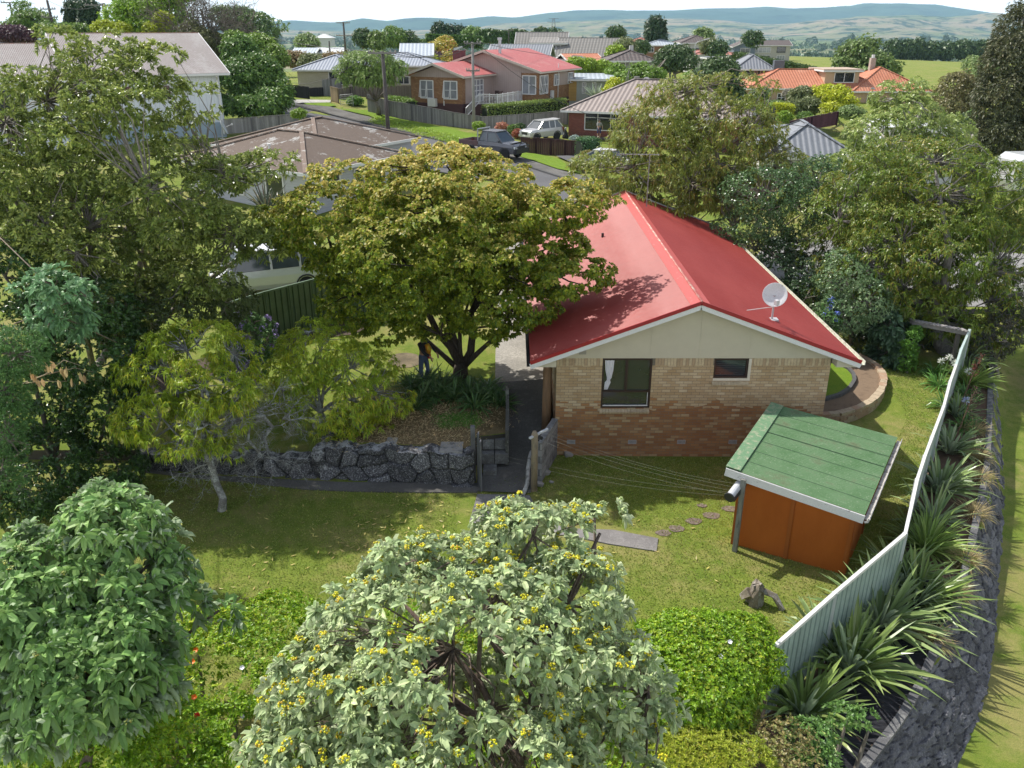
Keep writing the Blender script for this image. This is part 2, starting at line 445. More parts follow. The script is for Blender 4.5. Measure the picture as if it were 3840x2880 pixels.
_n = len(_CP); _K = _U(((_CP[:, None, :2] - _CP[None, :, :2]) ** 2).sum(-1)) + np.eye(_n) * 30
_Pm = np.c_[np.ones(_n), _CP[:, :2]]
_A = np.block([[_K, _Pm], [_Pm.T, np.zeros((3, 3))]])
_W = np.linalg.solve(_A, np.r_[_CP[:, 2], 0, 0, 0])
wall_top_px = [(3180, 2990), (3260, 2880), (3373, 2731), (3459, 2582), (3491, 2492), (3581, 2324), (3608, 2198), (3667, 1942), (3699, 1762), (3706, 1581), (3708, 1480), (3715, 1371), (3712, 1280)]
wall_bot_px = [(3500, 3010), (3581, 2880), (3667, 2690), (3708, 2564), (3726, 2401), (3744, 2175), (3762, 1942), (3762, 1762), (3753, 1558), (3742, 1450), (3728, 1360), (3716, 1290)]
WT = np.array([tuple(PZ(a, b, -.15)) for a, b in wall_top_px]); WB = np.array([tuple(PZ(a, b, -1.0)) for a, b in wall_bot_px])
def sm(x): x = np.clip(x, 0, 1); return x * x * (3 - 2 * x)
def gz(x, y):
    x = np.atleast_1d(np.asarray(x, float)); y = np.atleast_1d(np.asarray(y, float))
    xx = np.clip(x, -300, 300); yy = np.clip(y, -40, 450)
    r2 = (xx[..., None] - _CP[:, 0]) ** 2 + (yy[..., None] - _CP[:, 1]) ** 2
    z = (_U(r2) * _W[:_n]).sum(-1) + _W[_n] + _W[_n + 1] * xx + _W[_n + 2] * yy
    z = np.clip(z, -10, 7)
    near = sm((21.5 - y) / 3.5) * sm((y + 30) / 10); z = z * (1 - near)
    y0 = np.where(x > 20, 300, 170) + 0 * y
    z = z + (-35 - z) * sm((y - y0) / 700) + (-35 - z) * sm((np.abs(x) - 200) / 500) * (1 - sm((y - y0) / 700))
    wx = np.interp(y, WT[:, 1], WT[:, 0]); drop = sm((x - wx - .1) / .5) * (1.0 + z * .6) * sm((42 - y) / 14)
    return z - drop
def g1(x, y): return float(gz(x, y)[0])
def PG(px, py, dz=0.0):
    """pixel -> the place where its line of sight meets the ground"""
    z = 0.0
    for _ in range(14):
        p = PZ(px, py, min(z + dz, CAM_H - .5)); z = .5 * z + .5 * g1(p.x, p.y)
    return PZ(px, py, z + dz)
def axis(lo, hi, a, b, step, g=1.09):
    c = list(np.arange(a, b + .01, step)); s = step
    while c[-1] < hi: s *= g; c.append(c[-1] + s)
    s = step; p = a; pre = []
    while p > lo: s *= g; p -= s; pre.append(p)
    return np.array(pre[::-1] + c)
def grid_faces(nx, ny):
    i = np.arange(nx - 1)[None, :] + np.arange(ny - 1)[:, None] * nx
    return np.stack([i, i + 1, i + 1 + nx, i + nx], -1).reshape(-1, 4)
def grass_mat(name, a, b, dry, far=False, drylo=.5, stripe=True):
    t = NT(name); v = t.coord('Object')
    n1 = t.noise(v, .33, 4, .6); n2 = t.noise(v, 2.2, 5, .7); n3 = t.noise(v, 26, 3, .7); n4 = t.noise(v, 90, 2, .6)
    col = t.mix(t.ramp(n2, .33, .66), a, b)
    f = t.ramp(t.math('ADD', t.math('MULTIPLY', n1, .65), t.math('MULTIPLY', n2, .35)), drylo, drylo + .13)
    col = t.mix(t.math('MULTIPLY', f, .8), col, dry)
    col = t.mix(t.ramp(n3, .25, .75, .42, .0), col, (.012, .03, .006))
    col = t.mix(t.ramp(n4, .52, .78, 0, .6), col, mul(dry, 1.35))
    col = t.mix(t.ramp(n4, .28, .5, .5, .0), col, mul(a, .45))
    if far:
        vf = t.coord('Object', (.0011, .0024, 1), (0, 0, .35))
        vo = t.n('TexVoronoi'); vo.inputs['Scale'].default_value = 3.2; t.l(vf, vo.inputs['Vector'])
        ve = t.n('TexVoronoi', feature='DISTANCE_TO_EDGE'); ve.inputs['Scale'].default_value = 3.2; t.l(vf, ve.inputs['Vector'])
        s = t.n('SeparateColor'); t.l(vo.outputs['Color'], s.inputs[0])
        fc = t.mix(s.outputs[0], (.10, .15, .03), (.19, .22, .07)); fc = t.mix(t.ramp(s.outputs[1], .6, .9), fc, (.26, .23, .13))
        fc = t.mix(t.ramp(ve.outputs[0], .02, .035, 1, 0), fc, (.02, .04, .02))
        fn = t.noise(t.coord('Object', (.004, .02, 1)), 1.5, 6, .7)
        fc = t.mix(t.ramp(fn, .52, .62), fc, (.03, .055, .025))
        sp = t.n('SeparateXYZ'); t.l(t.coord('Object'), sp.inputs[0])
        col = t.mix(t.ramp(sp.outputs[1], 380, 800), col, fc)
    return t.done(col, .95, t.bump(t.math('ADD', n3, n4), .55, .05), spec=.15)
M_lawn = grass_mat('lawn_grass', (.135, .215, .024), (.235, .29, .045), (.35, .30, .12), far=True, drylo=.47)
M_green = grass_mat('green_grass', (.14, .26, .02), (.21, .31, .03), (.27, .29, .07), drylo=.62)
xs = axis(-7000, 7000, -20, 26, .5); ys = axis(-30, 9000, -2, 50, .5)
X, Y = np.meshgrid(xs, ys); Z = gz(X.ravel(), Y.ravel())
rng0 = np.random.default_rng(3)
npmesh('ground', np.c_[X.ravel(), Y.ravel(), Z], grid_faces(len(xs), len(ys)), M_lawn, smooth=True, kind='structure')
def drape(name, px, mat, dz=.01, step=.6, thick=0.0, kind='structure', zf=None, world_pts=None, **tags):
    """a sheet laid on the ground: outline given in photograph pixels, cut into a fine triangle net so it follows the ground"""
    from mathutils.geometry import delaunay_2d_cdt
    P = world_pts or [PG(a, b) for a, b in px]
    zf = zf or g1
    P2 = []
    for i, p in enumerate(P):
        q = P[(i + 1) % len(P)]; n = max(1, int((Vector(q[:2]) - Vector(p[:2])).length / step))
        for k in range(n): P2.append(Vector((p[0] + (q[0] - p[0]) * k / n, p[1] + (q[1] - p[1]) * k / n)))
    x0, x1 = min(p.x for p in P2), max(p.x for p in P2); y0, y1 = min(p.y for p in P2), max(p.y for p in P2)
    m = len(P2); pts = list(P2); st = max(step, (x1 - x0 + y1 - y0) / 120)
    for x in np.arange(x0 + st / 2, x1, st):
        for y in np.arange(y0 + st / 2, y1, st): pts.append(Vector((float(x), float(y))))
    r = delaunay_2d_cdt(pts, [(i, (i + 1) % m) for i in range(m)], [], 1, 1e-5)
    vs, fs = r[0], r[2]
    xy = np.array([(v.x, v.y) for v in vs]); z = gz(xy[:, 0], xy[:, 1]) if zf is g1 else np.array([zf(a, b) for a, b in xy])
    V = [(a, b, c + dz) for (a, b), c in zip(xy, z)]
    mb = MB(); mb.add(V, fs)
    if thick: # outer skirt
        for i in range(m):
            a, b = P2[i], P2[(i + 1) % m]; za = float(zf(a.x, a.y)) + dz; zb = float(zf(b.x, b.y)) + dz
            mb.add([(a.x, a.y, za), (b.x, b.y, zb), (b.x, b.y, zb - thick), (a.x, a.y, za - thick)], [(0, 1, 2, 3)])
    return mb.build(name, mat, smooth=False, kind=kind, **tags)
# ------------------------------------------------------------------ far hills
def ridge(name, prof, dist, z0, depth, mat, seed, rough):
    rng = np.random.default_rng(seed)
    px = np.linspace(-500, 4400, 260); top = np.interp(px, [p[0] for p in prof], [p[1] for p in prof])
    nr = 26; V = []
    from mathutils import noise as mn
    for j in range(nr):
        t = j / (nr - 1)
        for x, y in zip(px, top):
            az = (x - CX) / FPX / cP
            r = dist - depth * (1 - t); el = PITCH - math.atan((CY - y) / FPX)
            hz = CAM_H - math.tan(el) * dist * (1.0)
            X_, Y_ = az * r, r
            nn = mn.fractal(Vector((X_ / rough, Y_ / rough, seed)), .8, 2.1, 5)
            f = sm(t) ** .85
            h = z0 + (hz - z0) * (f + (1 - f) * f * 1.5 * nn) + nn * (hz - z0) * .10 * (1 - t) - (8 if j == 0 else 0)
            V.append((X_, Y_, h))
    for x, y in zip(px, top):
        az = (x - CX) / FPX / cP; V.append((az * dist * 1.1, dist * 1.1, z0 - 20))
    nr += 1
    return npmesh(name, np.array(V), grid_faces(len(px), nr), mat, smooth=True, kind='structure')
def hillmat(name, a, b, c, sc):
    t = NT(name); v = t.coord('Object', (sc, sc, sc * 2))
    n = t.noise(v, 1, 7, .62); n2 = t.noise(v, 4.5, 5, .65)
    col = t.mix(t.ramp(n, .4, .6), a, b); col = t.mix(t.ramp(n2, .50, .58), col, c)
    return t.done(col, .95, t.bump(n2, .6, 30), spec=.1)
ridge('hills', [(-500, 125), (800, 118), (1000, 95), (1100, 85), (1230, 76), (1300, 82), (1360, 84), (1450, 74), (1530, 82), (1600, 70), (1660, 66), (1750, 76), (1850, 62), (1930, 66), (2040, 50),
  (2130, 42), (2300, 40), (2420, 40), (2520, 32), (2650, 30), (2720, 25), (2800, 33), (2900, 35), (2980, 28), (3030, 21), (3150, 17), (3250, 18), (3330, 32), (3450, 52), (3600, 52), (3800, 60), (4400, 50)],
  9000, -38, 3000, hillmat('hill_forest', (.025, .06, .045), (.05, .09, .06), (.012, .035, .03), .0008), 5, 1500)
ridge('hills', [(-500, 140), (900, 128), (1200, 112), (1500, 118), (1800, 106), (1880, 88), (2000, 86), (2150, 78), (2300, 72), (2450, 70), (2600, 78), (2700, 92), (2780, 90), (2900, 76), (3000, 66), (3150, 62), (3300, 66),
  (3450, 58), (3600, 60), (3700, 52), (3900, 60), (4400, 60)], 6000, -36, 2600, hillmat('hill_pasture', (.13, .16, .07), (.28, .22, .15), (.015, .045, .03), .0022), 9, 700)
# ------------------------------------------------------------------ road, footpaths, verges
def asphalt(name, c, sc=40, stain=.2):
    t = NT(name); v = t.coord('Object'); n = t.noise(v, sc, 3, .7); n2 = t.noise(v, .5, 5, .6); n3 = t.noise(v, sc * .25, 3)
    col = t.mix(t.ramp(n, .3, .7), mul(c, .7), mul(c, 1.35)); col = t.mix(t.ramp(n2, .4, .62, 0, stain * 2.2), col, mul(c, .55)); col = t.mix(t.ramp(n3, .55, .7, 0, .3), col, mul(c, 1.5))
    return t.done(col, .9, t.bump(n, .4, .01), spec=.2)
M_road = asphalt('asphalt', (.115, .115, .12), 30, .12); M_conc = asphalt('old_concrete', (.30, .285, .255), 18, .3); M_darkc = asphalt('dark_concrete', (.14, .135, .125), 30, .3)
M_kerb = asphalt('kerb_concrete', (.11, .11, .11), 20, .2)
far_edge = [(700, 330), (960, 372), (1080, 392), (1110, 398), (1220, 420), (1350, 455), (1455, 490), (1560, 515), (1640, 527), (1745, 545), (1880, 570), (1960, 618), (2040, 648), (2150, 690), (2250, 730), (2420, 780)]
far_edge = [(700, 330), (960, 370), (1100, 400), (1200, 421), (1300, 447), (1450, 483), (1600, 517), (1700, 540), (1800, 570), (1905, 601), (2000, 634), (2080, 660), (2150, 682), (2250, 715), (2420, 775)]
near_edge = [(2350, 860), (2260, 800), (2160, 778), (2060, 736), (1980, 712), (1850, 680), (1600, 640), (1400, 600), (1250, 560), (1140, 500), (1105, 455), (1080, 430), (960, 415), (700, 380)]
drape('road', far_edge + near_edge, M_road, .012, 1.2)
def strip_px(name, upper, lower, mat, dz, thick=0, **k): return drape(name, upper + lower[::-1], mat, dz, .8, thick, **k)
path_up = [(1090, 392), (1235, 402), (1290, 418), (1380, 440), (1500, 478), (1600, 503), (1690, 522), (1800, 552), (1940, 590), (2010, 612), (2090, 640), (2180, 662), (2260, 690), (2400, 740)]
strip_px('footpath', path_up, [(a, b - 3) for a, b in far_edge[1:-1]], M_darkc, .10)
kb = MB(); K = [PG(a, b) for a, b in far_edge[1:]]
for a, b in zip(K, K[1:]):
    kb.beam(a + Vector((0, 0, .055)), b + Vector((0, 0, .055)), .16, .13)
kb.build('kerb', M_kerb, kind='structure')
kb = MB(); K = [PG(a, b) for a, b in near_edge[1:10]]
for a, b in zip(K, K[1:]): kb.beam(a + Vector((0, 0, .04)), b + Vector((0, 0, .04)), .16, .12)
kb.build('kerb', M_kerb, kind='structure')
drape('grass_verge', [(1275, 412), (1400, 417), (1500, 450), (1700, 488), (1790, 512), (1790, 545), (1690, 520), (1600, 501), (1500, 474), (1380, 436)], M_green, .11, 1)
drape('grass_verge', [(1135, 388), (1235, 388), (1262, 400), (1235, 403), (1150, 396)], M_green, .11, 1)
drape('grass_verge', [(1950, 574), (2010, 582), (2090, 598), (2160, 645), (2180, 655), (2090, 638), (2010, 610), (1925, 585)], M_green, .115, 1)
drape('grass_verge', [(1975, 720), (2060, 740), (2160, 782), (2190, 800), (2110, 800), (1950, 790)], M_green, .05, 1)
drape('driveway', [(1075, 378), (1240, 379), (1240, 388), (1140, 390), (1085, 394)], asphalt('pale_concrete', (.42, .41, .38), 18, .2), .12, 1)
drape('driveway', [(2085, 590), (2160, 588), (2300, 606), (2300, 640), (2200, 640), (2150, 618)], M_road, .125, 1)
# ------------------------------------------------------------------ the raised garden terrace left of the house
def tz(x, y):
    z = float(np.interp(y, [19.8, 20.4, 22.5, 25, 28, 31, 46, 50], [.92, .96, 1.05, 1.12, 1.22, 1.35, 1.78, 1.9])); k = float(sm((-5.0 - x) / .6) * sm((23.2 - y) / 2.4))
    return z + (.5 - z) * k
def PT(px, py, dz=0.0):
    z = 1.1
    for _ in range(12): p = PZ(px, py, z + dz); z = tz(p.x, p.y)
    return PZ(px, py, z + dz)
# ------------------------------------------------------------------ terrace, stone wall, path
M_dry = grass_mat('dry_bed', (.13, .095, .045), (.20, .15, .075), (.30, .22, .12), drylo=.42)
def corrug_mat(name, col, pitch, axis_i=0, stain=None, rough=.45, var=.1, lo=.5, hi=.62, depth=.018, metal=0.0, sc=.8, grain=(1, 1, 1), dist=None):
    """ribbed steel sheet: the ribs are in the bump; for small or far roofs"""
    t = NT(name); v = t.coord('Object'); sp = t.n('SeparateXYZ'); t.l(v, sp.inputs[0])
    w = t.math('SINE', t.math('MULTIPLY', sp.outputs[axis_i], 2 * math.pi / pitch))
    n = t.noise(t.coord('Object', grain), sc, 7, .68); n2 = t.noise(v, 11, 4, .7)
    c = t.mix(t.ramp(n2, .3, .7), mul(col, 1 - var), mul(col, 1 + var))
    if stain is not None:
        f = t.ramp(t.math('ADD', t.math('MULTIPLY', n, .75), t.math('MULTIPLY', n2, .25)), lo, hi); c = t.mix(f, c, stain)
    return t.done(c, rough, t.bump(w, .9, dist or depth), metal, .4)
def wl(x): return float(np.interp(x, [-10.6, -4.1, -1.0], [20.75, 20.3, 19.98]))
terr = [Vector((x, wl(x) + .2, 0)) for x in (-14, -10.6, -8, -5.4, -4.0, -2.5, -1.15)] + [PT(1772, 1640), PT(1905, 1625), PT(1906, 1510), PT(1905, 1500), Vector((.9, 25.2, 0)), Vector((.9, 46, 0)), Vector((-22, 46, 0)), Vector((-22, 20.9, 0))]
drape('terrace_lawn', None, M_lawn, 0, 1.2, 0, zf=tz, world_pts=terr)
tsk = MB()
for a, b in zip(terr, terr[1:10]):
    za, zb = tz(*a[:2]), tz(*b[:2]); tsk.quad((a.x, a.y, za), (a.x, a.y, -.2), (b.x, b.y, -.2), (b.x, b.y, zb))
tsk.build('terrace_bank', paint((.06, .055, .045), .95), kind='structure')
drape('planting_bed', None, M_dry, .012, .6, zf=tz, world_pts=[Vector((-5.2, 20.55, 0)), Vector((-4, 20.52, 0)), Vector((-2.5, 20.38, 0)), Vector((-1.2, 20.2, 0))] + [PT(a, b) for a, b in [(1772, 1640), (1902, 1622), (1902, 1515), (1840, 1470), (1700, 1440), (1560, 1450), (1440, 1545), (1380, 1600)]])
drape('planting_bed', None, paint((.16, .13, .08), .95, .5, 2.0), .014, .4, zf=tz, world_pts=[PT(1580 + 62 * math.cos(a) * (1 + .1 * math.sin(5 * a)) - 60, 1352 + 28 * math.sin(a)) for a in np.linspace(0, 6.28, 22)[:-1]])
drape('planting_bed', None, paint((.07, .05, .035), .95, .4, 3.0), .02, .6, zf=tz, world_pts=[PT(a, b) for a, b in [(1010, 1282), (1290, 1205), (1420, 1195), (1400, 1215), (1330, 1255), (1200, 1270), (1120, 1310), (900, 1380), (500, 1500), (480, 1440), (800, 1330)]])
drape('driveway', None, M_conc, .03, 1, .1, zf=tz, world_pts=[PT(1857, 1440), PT(1858, 1330), PT(1862, 1200), PT(1872, 1080), PT(1885, 950), PT(1895, 850), PT(2030, 850), Vector((1.2, 36, 0)), Vector((1.25, 24.0, 0)), PT(2030, 1480), PT(1925, 1500)])
# the sunken path that climbs beside the house
pz = lambda x, y: float(np.interp(y, [20.2, 21, 23.4, 24.2], [0.03, .1, 1.2, 1.24]))
drape('garden_path', None, M_darkc, .02, .5, zf=pz, world_pts=[Vector(p) for p in [(-.98, 19.45, 0), (.5, 19.35, 0), (.62, 20.2, 0), (1.1, 21.6, 0), (1.2, 24.4, 0), (-.5, 24.1, 0), (-.12, 23.0, 0), (-.12, 21.1, 0), (-.95, 20.3, 0)]])
drape('garden_path', [(540, 1762), (700, 1782), (1050, 1800), (1300, 1812), (1600, 1812), (1790, 1815), (1790, 1848), (1600, 1850), (1350, 1846), (1150, 1838), (950, 1815), (700, 1790), (540, 1772)], M_darkc, .035, 1, .05)
M_path2 = asphalt('gravelly_concrete', (.23, .22, .215), 45, .3)
drape('garden_path', [(1790, 1856), (1985, 1860), (2040, 1960), (2150, 1985), (2300, 1990), (2468, 2022), (2462, 2070), (2280, 2042), (2130, 2010), (1950, 2000), (1760, 1960)], M_path2, .03, .8, .05)
def wallrock(a_=(.055, .055, .062), b_=(.15, .15, .16), c_=(.26, .26, .27), lo=.55):
    t = NT('dark_stone_wall'); a = t.n('Attribute', attribute_name='young'); v = t.coord('Object'); n = t.noise(t.coord('Object', (1, .5, 1)), 9, 6, .7); n2 = t.noise(v, 30, 4)
    c = t.mix(t.ramp(n, .3, .7), a_, b_); c = t.mix(t.ramp(n2, lo, lo + .17, 0, .6), c, c_)
    h = t.n('HueSaturation'); t.l(c, h.inputs['Color']); t.l(a.outputs['Fac'], h.inputs['Value'])
    return t.done(h.outputs[0], .85, t.bump(t.math('ADD', n, t.math('MULTIPLY', n2, .5)), .9, .03), spec=.3)
M_wr = wallrock((.035, .035, .04), (.10, .10, .11), (.46, .47, .49), .50)
# black rock wall
def rock_face(Tp, Bt, n2, cell, dep, seed, tilt=.35, rag=0.0):
    """bedded stones with sunk joints on the face between a top and a bottom curve"""
    rng = np.random.default_rng(seed); n1 = len(Tp); u = np.linspace(0, 1, n2)[None, :, None]; ln = np.linalg.norm(Bt - Tp, axis=1); s = np.r_[0, np.cumsum(np.linalg.norm(np.diff(Bt, axis=0), axis=1))]
    P = Tp[:, None] * (1 - u) + Bt[:, None] * u; A = s[:, None] + 0 * u[..., 0]; B = u[..., 0] * ln[:, None]; pts = []
    for i in range(-1, int(s[-1] / cell[0]) + 2):
        for j in range(-1, int(ln.max() / cell[1]) + 2): pts.append(((i + rng.uniform(.1, .9)) * cell[0], (j + rng.uniform(.1, .9)) * cell[1], rng.uniform(-1, 1), rng.uniform(.6, 1.5), *rng.normal(size=2)))
    pts = np.array(pts); Q = np.stack([A.ravel(), B.ravel()], 1); h = np.zeros(len(Q)); cid = np.zeros(len(Q)); r_ = cell[0] / cell[1]
    for k in range(0, len(Q), 2500):
        q = Q[k:k + 2500]; dx = q[:, None, 0] - pts[None, :, 0]; dy = q[:, None, 1] - pts[None, :, 1]; d = np.hypot(dx, dy * r_ * .9) ; ix = d.argmin(1); o = np.partition(d, 1, axis=1)[:, :2]; e = np.clip((o[:, 1] - o[:, 0]) / (cell[0] * .16), 0, 1); m = np.arange(len(q))
        h[k:k + 2500] = e ** .5 * (1 + pts[ix, 2] * tilt + (pts[ix, 4] * dx[m, ix] + pts[ix, 5] * dy[m, ix]) / cell[0] * .5); cid[k:k + 2500] = np.where(e < .3, .45, pts[ix, 3])
    t = np.gradient(P, axis=0); w = np.gradient(P, axis=1); N = unit(np.cross(t, w)); N = N * np.where((N[..., 2:3] < -.01) | ((np.abs(N[..., 2:3]) <= .3) & (N[..., 1:2] > 0)), -1, 1)
    P = P + N * (h.reshape(n1, n2)[..., None] * dep) + rng.normal(size=P.shape) * dep * .05; return P.reshape(-1, 3), grid_faces(n2, n1), cid
M_rock = weathered((.06, .06, .066), (.44, .45, .47), .9, 2.4, .46, .57, bump=.9)
M_mortar = paint((.07, .065, .06), .95, .4)
def rock(mb, c, d, rng, sub=2, rot=0.0, flat=.25, mi=0):
    """irregular faceted stone"""
    import bmesh
    bm = bmesh.new(); bmesh.ops.create_icosphere(bm, subdivisions=sub, radius=1)
    ph = rng.uniform(0, 6.28, 6); m = Matrix.Rotation(rot, 3, 'Y')
    vs = []
    for v in bm.verts:
        p = Vector([math.copysign(abs(q) ** .55, q) for q in v.co]); p = p.normalized() * (p.length * .5 + .5)
        k = 1 + .10 * math.sin(3 * p.x + ph[0]) + .10 * math.sin(4 * p.z + ph[1]) + .08 * math.sin(5 * p.y + ph[2]) + rng.normal() * .045
        q = Vector((p.x * d[0], p.y * d[1], p.z * d[2])) * k * .5; vs.append(Vector(c) + m @ q)
    mb.add(vs, [tuple(v.index for v in f.verts) for f in bm.faces], mi); bm.free()
rsw = thing('stone_retaining_wall', 'low black and white lichened rock wall below the dry terrace bed, beside the path', 'retaining wall', (-5.5, 20.3, 0))
rng = np.random.default_rng(11); mb = MB(); back = MB()
for k_, (xa, xb, h_) in enumerate(((-10.6, -5.25, .56), (-5.3, -1.02, .95))):
    xx = np.linspace(xa, xb, 200); yw = np.array([wl(q) for q in xx]); tp = h_ + .04 * np.sin(xx * 5) + .03 * np.sin(xx * 11 + 1); V0, F0, c0 = rock_face(np.c_[xx, yw - .10, tp], np.c_[xx, yw - .24, 0 * xx - .03], 34, (.62, .46) if k_ else (.46, .5), .10, 5 + k_)
    npmesh('stones', V0, F0, M_wr, rsw, world=True, attr=('young', c0)); Vt = np.concatenate([V0.reshape(200, 34, 3)[:, 0], np.c_[xx, yw + .25, tp + .02]]); i_ = np.arange(199); npmesh('coping', Vt, np.c_[i_, i_ + 1, i_ + 201, i_ + 200], M_rock, rsw, world=True)
for q_, d_ in (((-5.35, 20.4, .68), (.5, .7, .6)), ((-5.2, 20.9, .85), (.4, .6, .4)), ((-5.15, 20.25, .3), (.5, .35, .6))): rock(mb, q_, d_, rng)
mb.build('end_rocks', M_rock, rsw, world=True)
for a, b, h in ((-10.6, -5.3, .5), (-5.3, -1.05, .88)): back.bb(a, b, wl((a + b) / 2) + .02, wl((a + b) / 2) + .3, -.1, h)
back.build('mortar', M_mortar, rsw, world=True)
# lawn pocket slab edge and the low concrete wall of the bed
cw = thing('garden_wall', 'thin mossy concrete wall holding the dry bed above the climbing path', 'wall', (-.1, 22, 0))
m = MB(); P1, P2, P3 = PT(1905, 1700), PT(1908, 1600), PT(1910, 1505)
m.beam((-.14, 20.75, .62), (-.13, 22.0, .72), .1, 1.25); m.beam((-.13, 22.0, .80), (-.15, 23.3, .95), .1, 1.1)
m.build('wall', weathered((.10, .10, .09), (.28, .29, .25), .95, 2, .5, .6), cw, world=True)
# block steps
st = thing('garden_steps', 'grey concrete block steps climbing from the path to the dry bed', 'steps', (-.55, 20.6, 0))
Mblk = weathered((.15, .15, .145), (.30, .31, .30), .9, 3, .48, .62)
def stp(px0, px1, py0, py1, z, h, nm='step'):
    a, b, c = PZ(px0, py1, z), PZ(px1, py1, z), PZ(px0, py0, z)
    m = MB(); m.bb(a.x, b.x, a.y, c.y, z - h, z); return m
stp(1812, 1862, 1718, 1766, .2, .22).build('step', Mblk, st, world=True)
for z, ys_ in ((.52, (1664, 1704)), (.86, (1609, 1650))):
    for x0, x1 in ((1803, 1853), (1856, 1905)): stp(x0, x1, ys_[0], ys_[1], z, .3).build('step', Mblk, st, world=True)
for px, lab in (((1648, 1738, 1652, 1694), 'pale square concrete paver lying on the dry bed near the gate'), ((1445, 1492, 1637, 1668), 'half buried grey paver among dry grass on the bed')):
    m = MB(); a = PT(px[0], px[3], .05); b = PT(px[1], px[2], .05); m.bb(a.x, b.x, a.y, b.y, a.z - .08, a.z)
    m.build('paver', weathered((.36, .35, .33), (.17, .17, .17), .9, 4, .5, .6), label=lab, category='paver')
# grey plank gate left open
gt = thing('plank_gate', 'weathered grey plank gate standing open against the rock wall end', 'gate', (-.93, 19.95, 0))
m = MB(); m.box((-1.06, 20.05, .85), (.12, .12, 1.72)); m.build('post', paint((.16, .16, .17), .9, .3), gt, world=True)
for i, (zt, dx) in enumerate(((1.50, 0), (1.62, .0), (1.44, 0), (1.56, 0))):
    m = MB(); m.box((-.93 + .035 * i, 19.9 - .15 * i, zt / 2 + .04), (.03, .13, zt), rx=.03 * (i - 1)); m.build('board', paint((.13, .135, .15), .85, .35), gt, world=True)
# block wall, gate post and downpipe by the house corner
bw = thing('block_wall', 'short grey concrete block wall running from the timber post to the house corner', 'wall', (1.0, 20.8, 0))
m = MB(); m.beam((.74, 20.0, .60), (1.24, 21.5, .60), .16, 1.28)
def blockmat():
    t = NT('blocks'); v = t.coord('Object', (1, 1, 1), (math.pi / 2, 0, 0))
    tc = t.n('TexCoord'); sp = t.n('SeparateXYZ'); cb = t.n('CombineXYZ'); t.l(tc.outputs['Object'], sp.inputs[0]); t.l(sp.outputs[1], cb.inputs[0]); t.l(sp.outputs[2], cb.inputs[1])
    b = t.n('TexBrick'); b.inputs['Scale'].default_value = 1; b.inputs['Brick Width'].default_value = .4; b.inputs['Row Height'].default_value = .2; b.inputs['Mortar Size'].default_value = .008
    b.inputs['Color1'].default_value = (.22, .225, .23, 1); b.inputs['Color2'].default_value = (.30, .30, .30, 1); b.inputs['Mortar'].default_value = (.12, .12, .12, 1)
    t.l(cb.outputs[0], b.inputs['Vector']); n = t.noise(tc.outputs['Object'], 2.5, 6, .7)
    return t.done(t.mix(t.ramp(n, .45, .65), b.outputs[0], (.10, .10, .10)), .95, t.bump(b.outputs['Fac'], -.5, .01), spec=.2)
m.build('wall', blockmat(), bw, world=True)
gp = thing('line_post', 'round topped pale timber post at the path end carrying the washing line bar', 'post', (.6, 19.55, 0))
m = MB(); m.tube([(.6, 19.55, -.1), (.6, 19.56, 1.70), (.59, 19.56, 1.80)], [.095, .09, .05], 10); m.build('post', weathered((.28, .23, .16), (.17, .15, .12), .9, 4, .5, .6, (3, 3, .6)), gp, world=True, smooth=True)
m = MB(); m.beam((.46, 19.42, 1.66), (.95, 19.85, 1.72), .06, .05); m.build('bar', paint((.5, .53, .56), .5), gp, world=True)
m = MB(); m.tube([(.68, 19.62, 1.5), (.72, 19.70, 1.55), (.80, 19.74, 1.50)], .05, 8); m.build('hook', paint((.03, .03, .03), .5), gp, world=True)
dp = thing('downpipe', 'old white plastic drain pipe lying beside the path and timber post', 'pipe', (.45, 19.5, 0))
m = MB(); m.tube([(.55, 20.75, .55), (.50, 20.5, .5), (.44, 20.0, .42), (.42, 19.7, .12), (.30, 19.25, .07)], .06, 8); m.build('pipe', weathered((.42, .42, .40), (.15, .15, .14), .6, 5, .5, .6), dp, world=True, smooth=True)
rng = np.random.default_rng(5)
for i, (a, b, s, lab) in enumerate([(2040, 1770, .30, 'broken concrete lump against the block wall, largest of the rubble'), (2022, 1815, .24, 'broken brick lump beside the timber line post'), (2068, 1807, .13, 'small pale stone on the grass beside the rubble'), (2132, 1706, .28, 'pale broken block on the lawn edge under the brick wall')]):
    m = MB(); p = PZ(a, b, s * .25); rock(m, p, (s * 1.2, s * .9, s * .7), rng, 1, rot=.3); m.build('rubble_stone', weathered((.30, .29, .27), (.15, .15, .14), .9, 5), label=lab, category='stone')
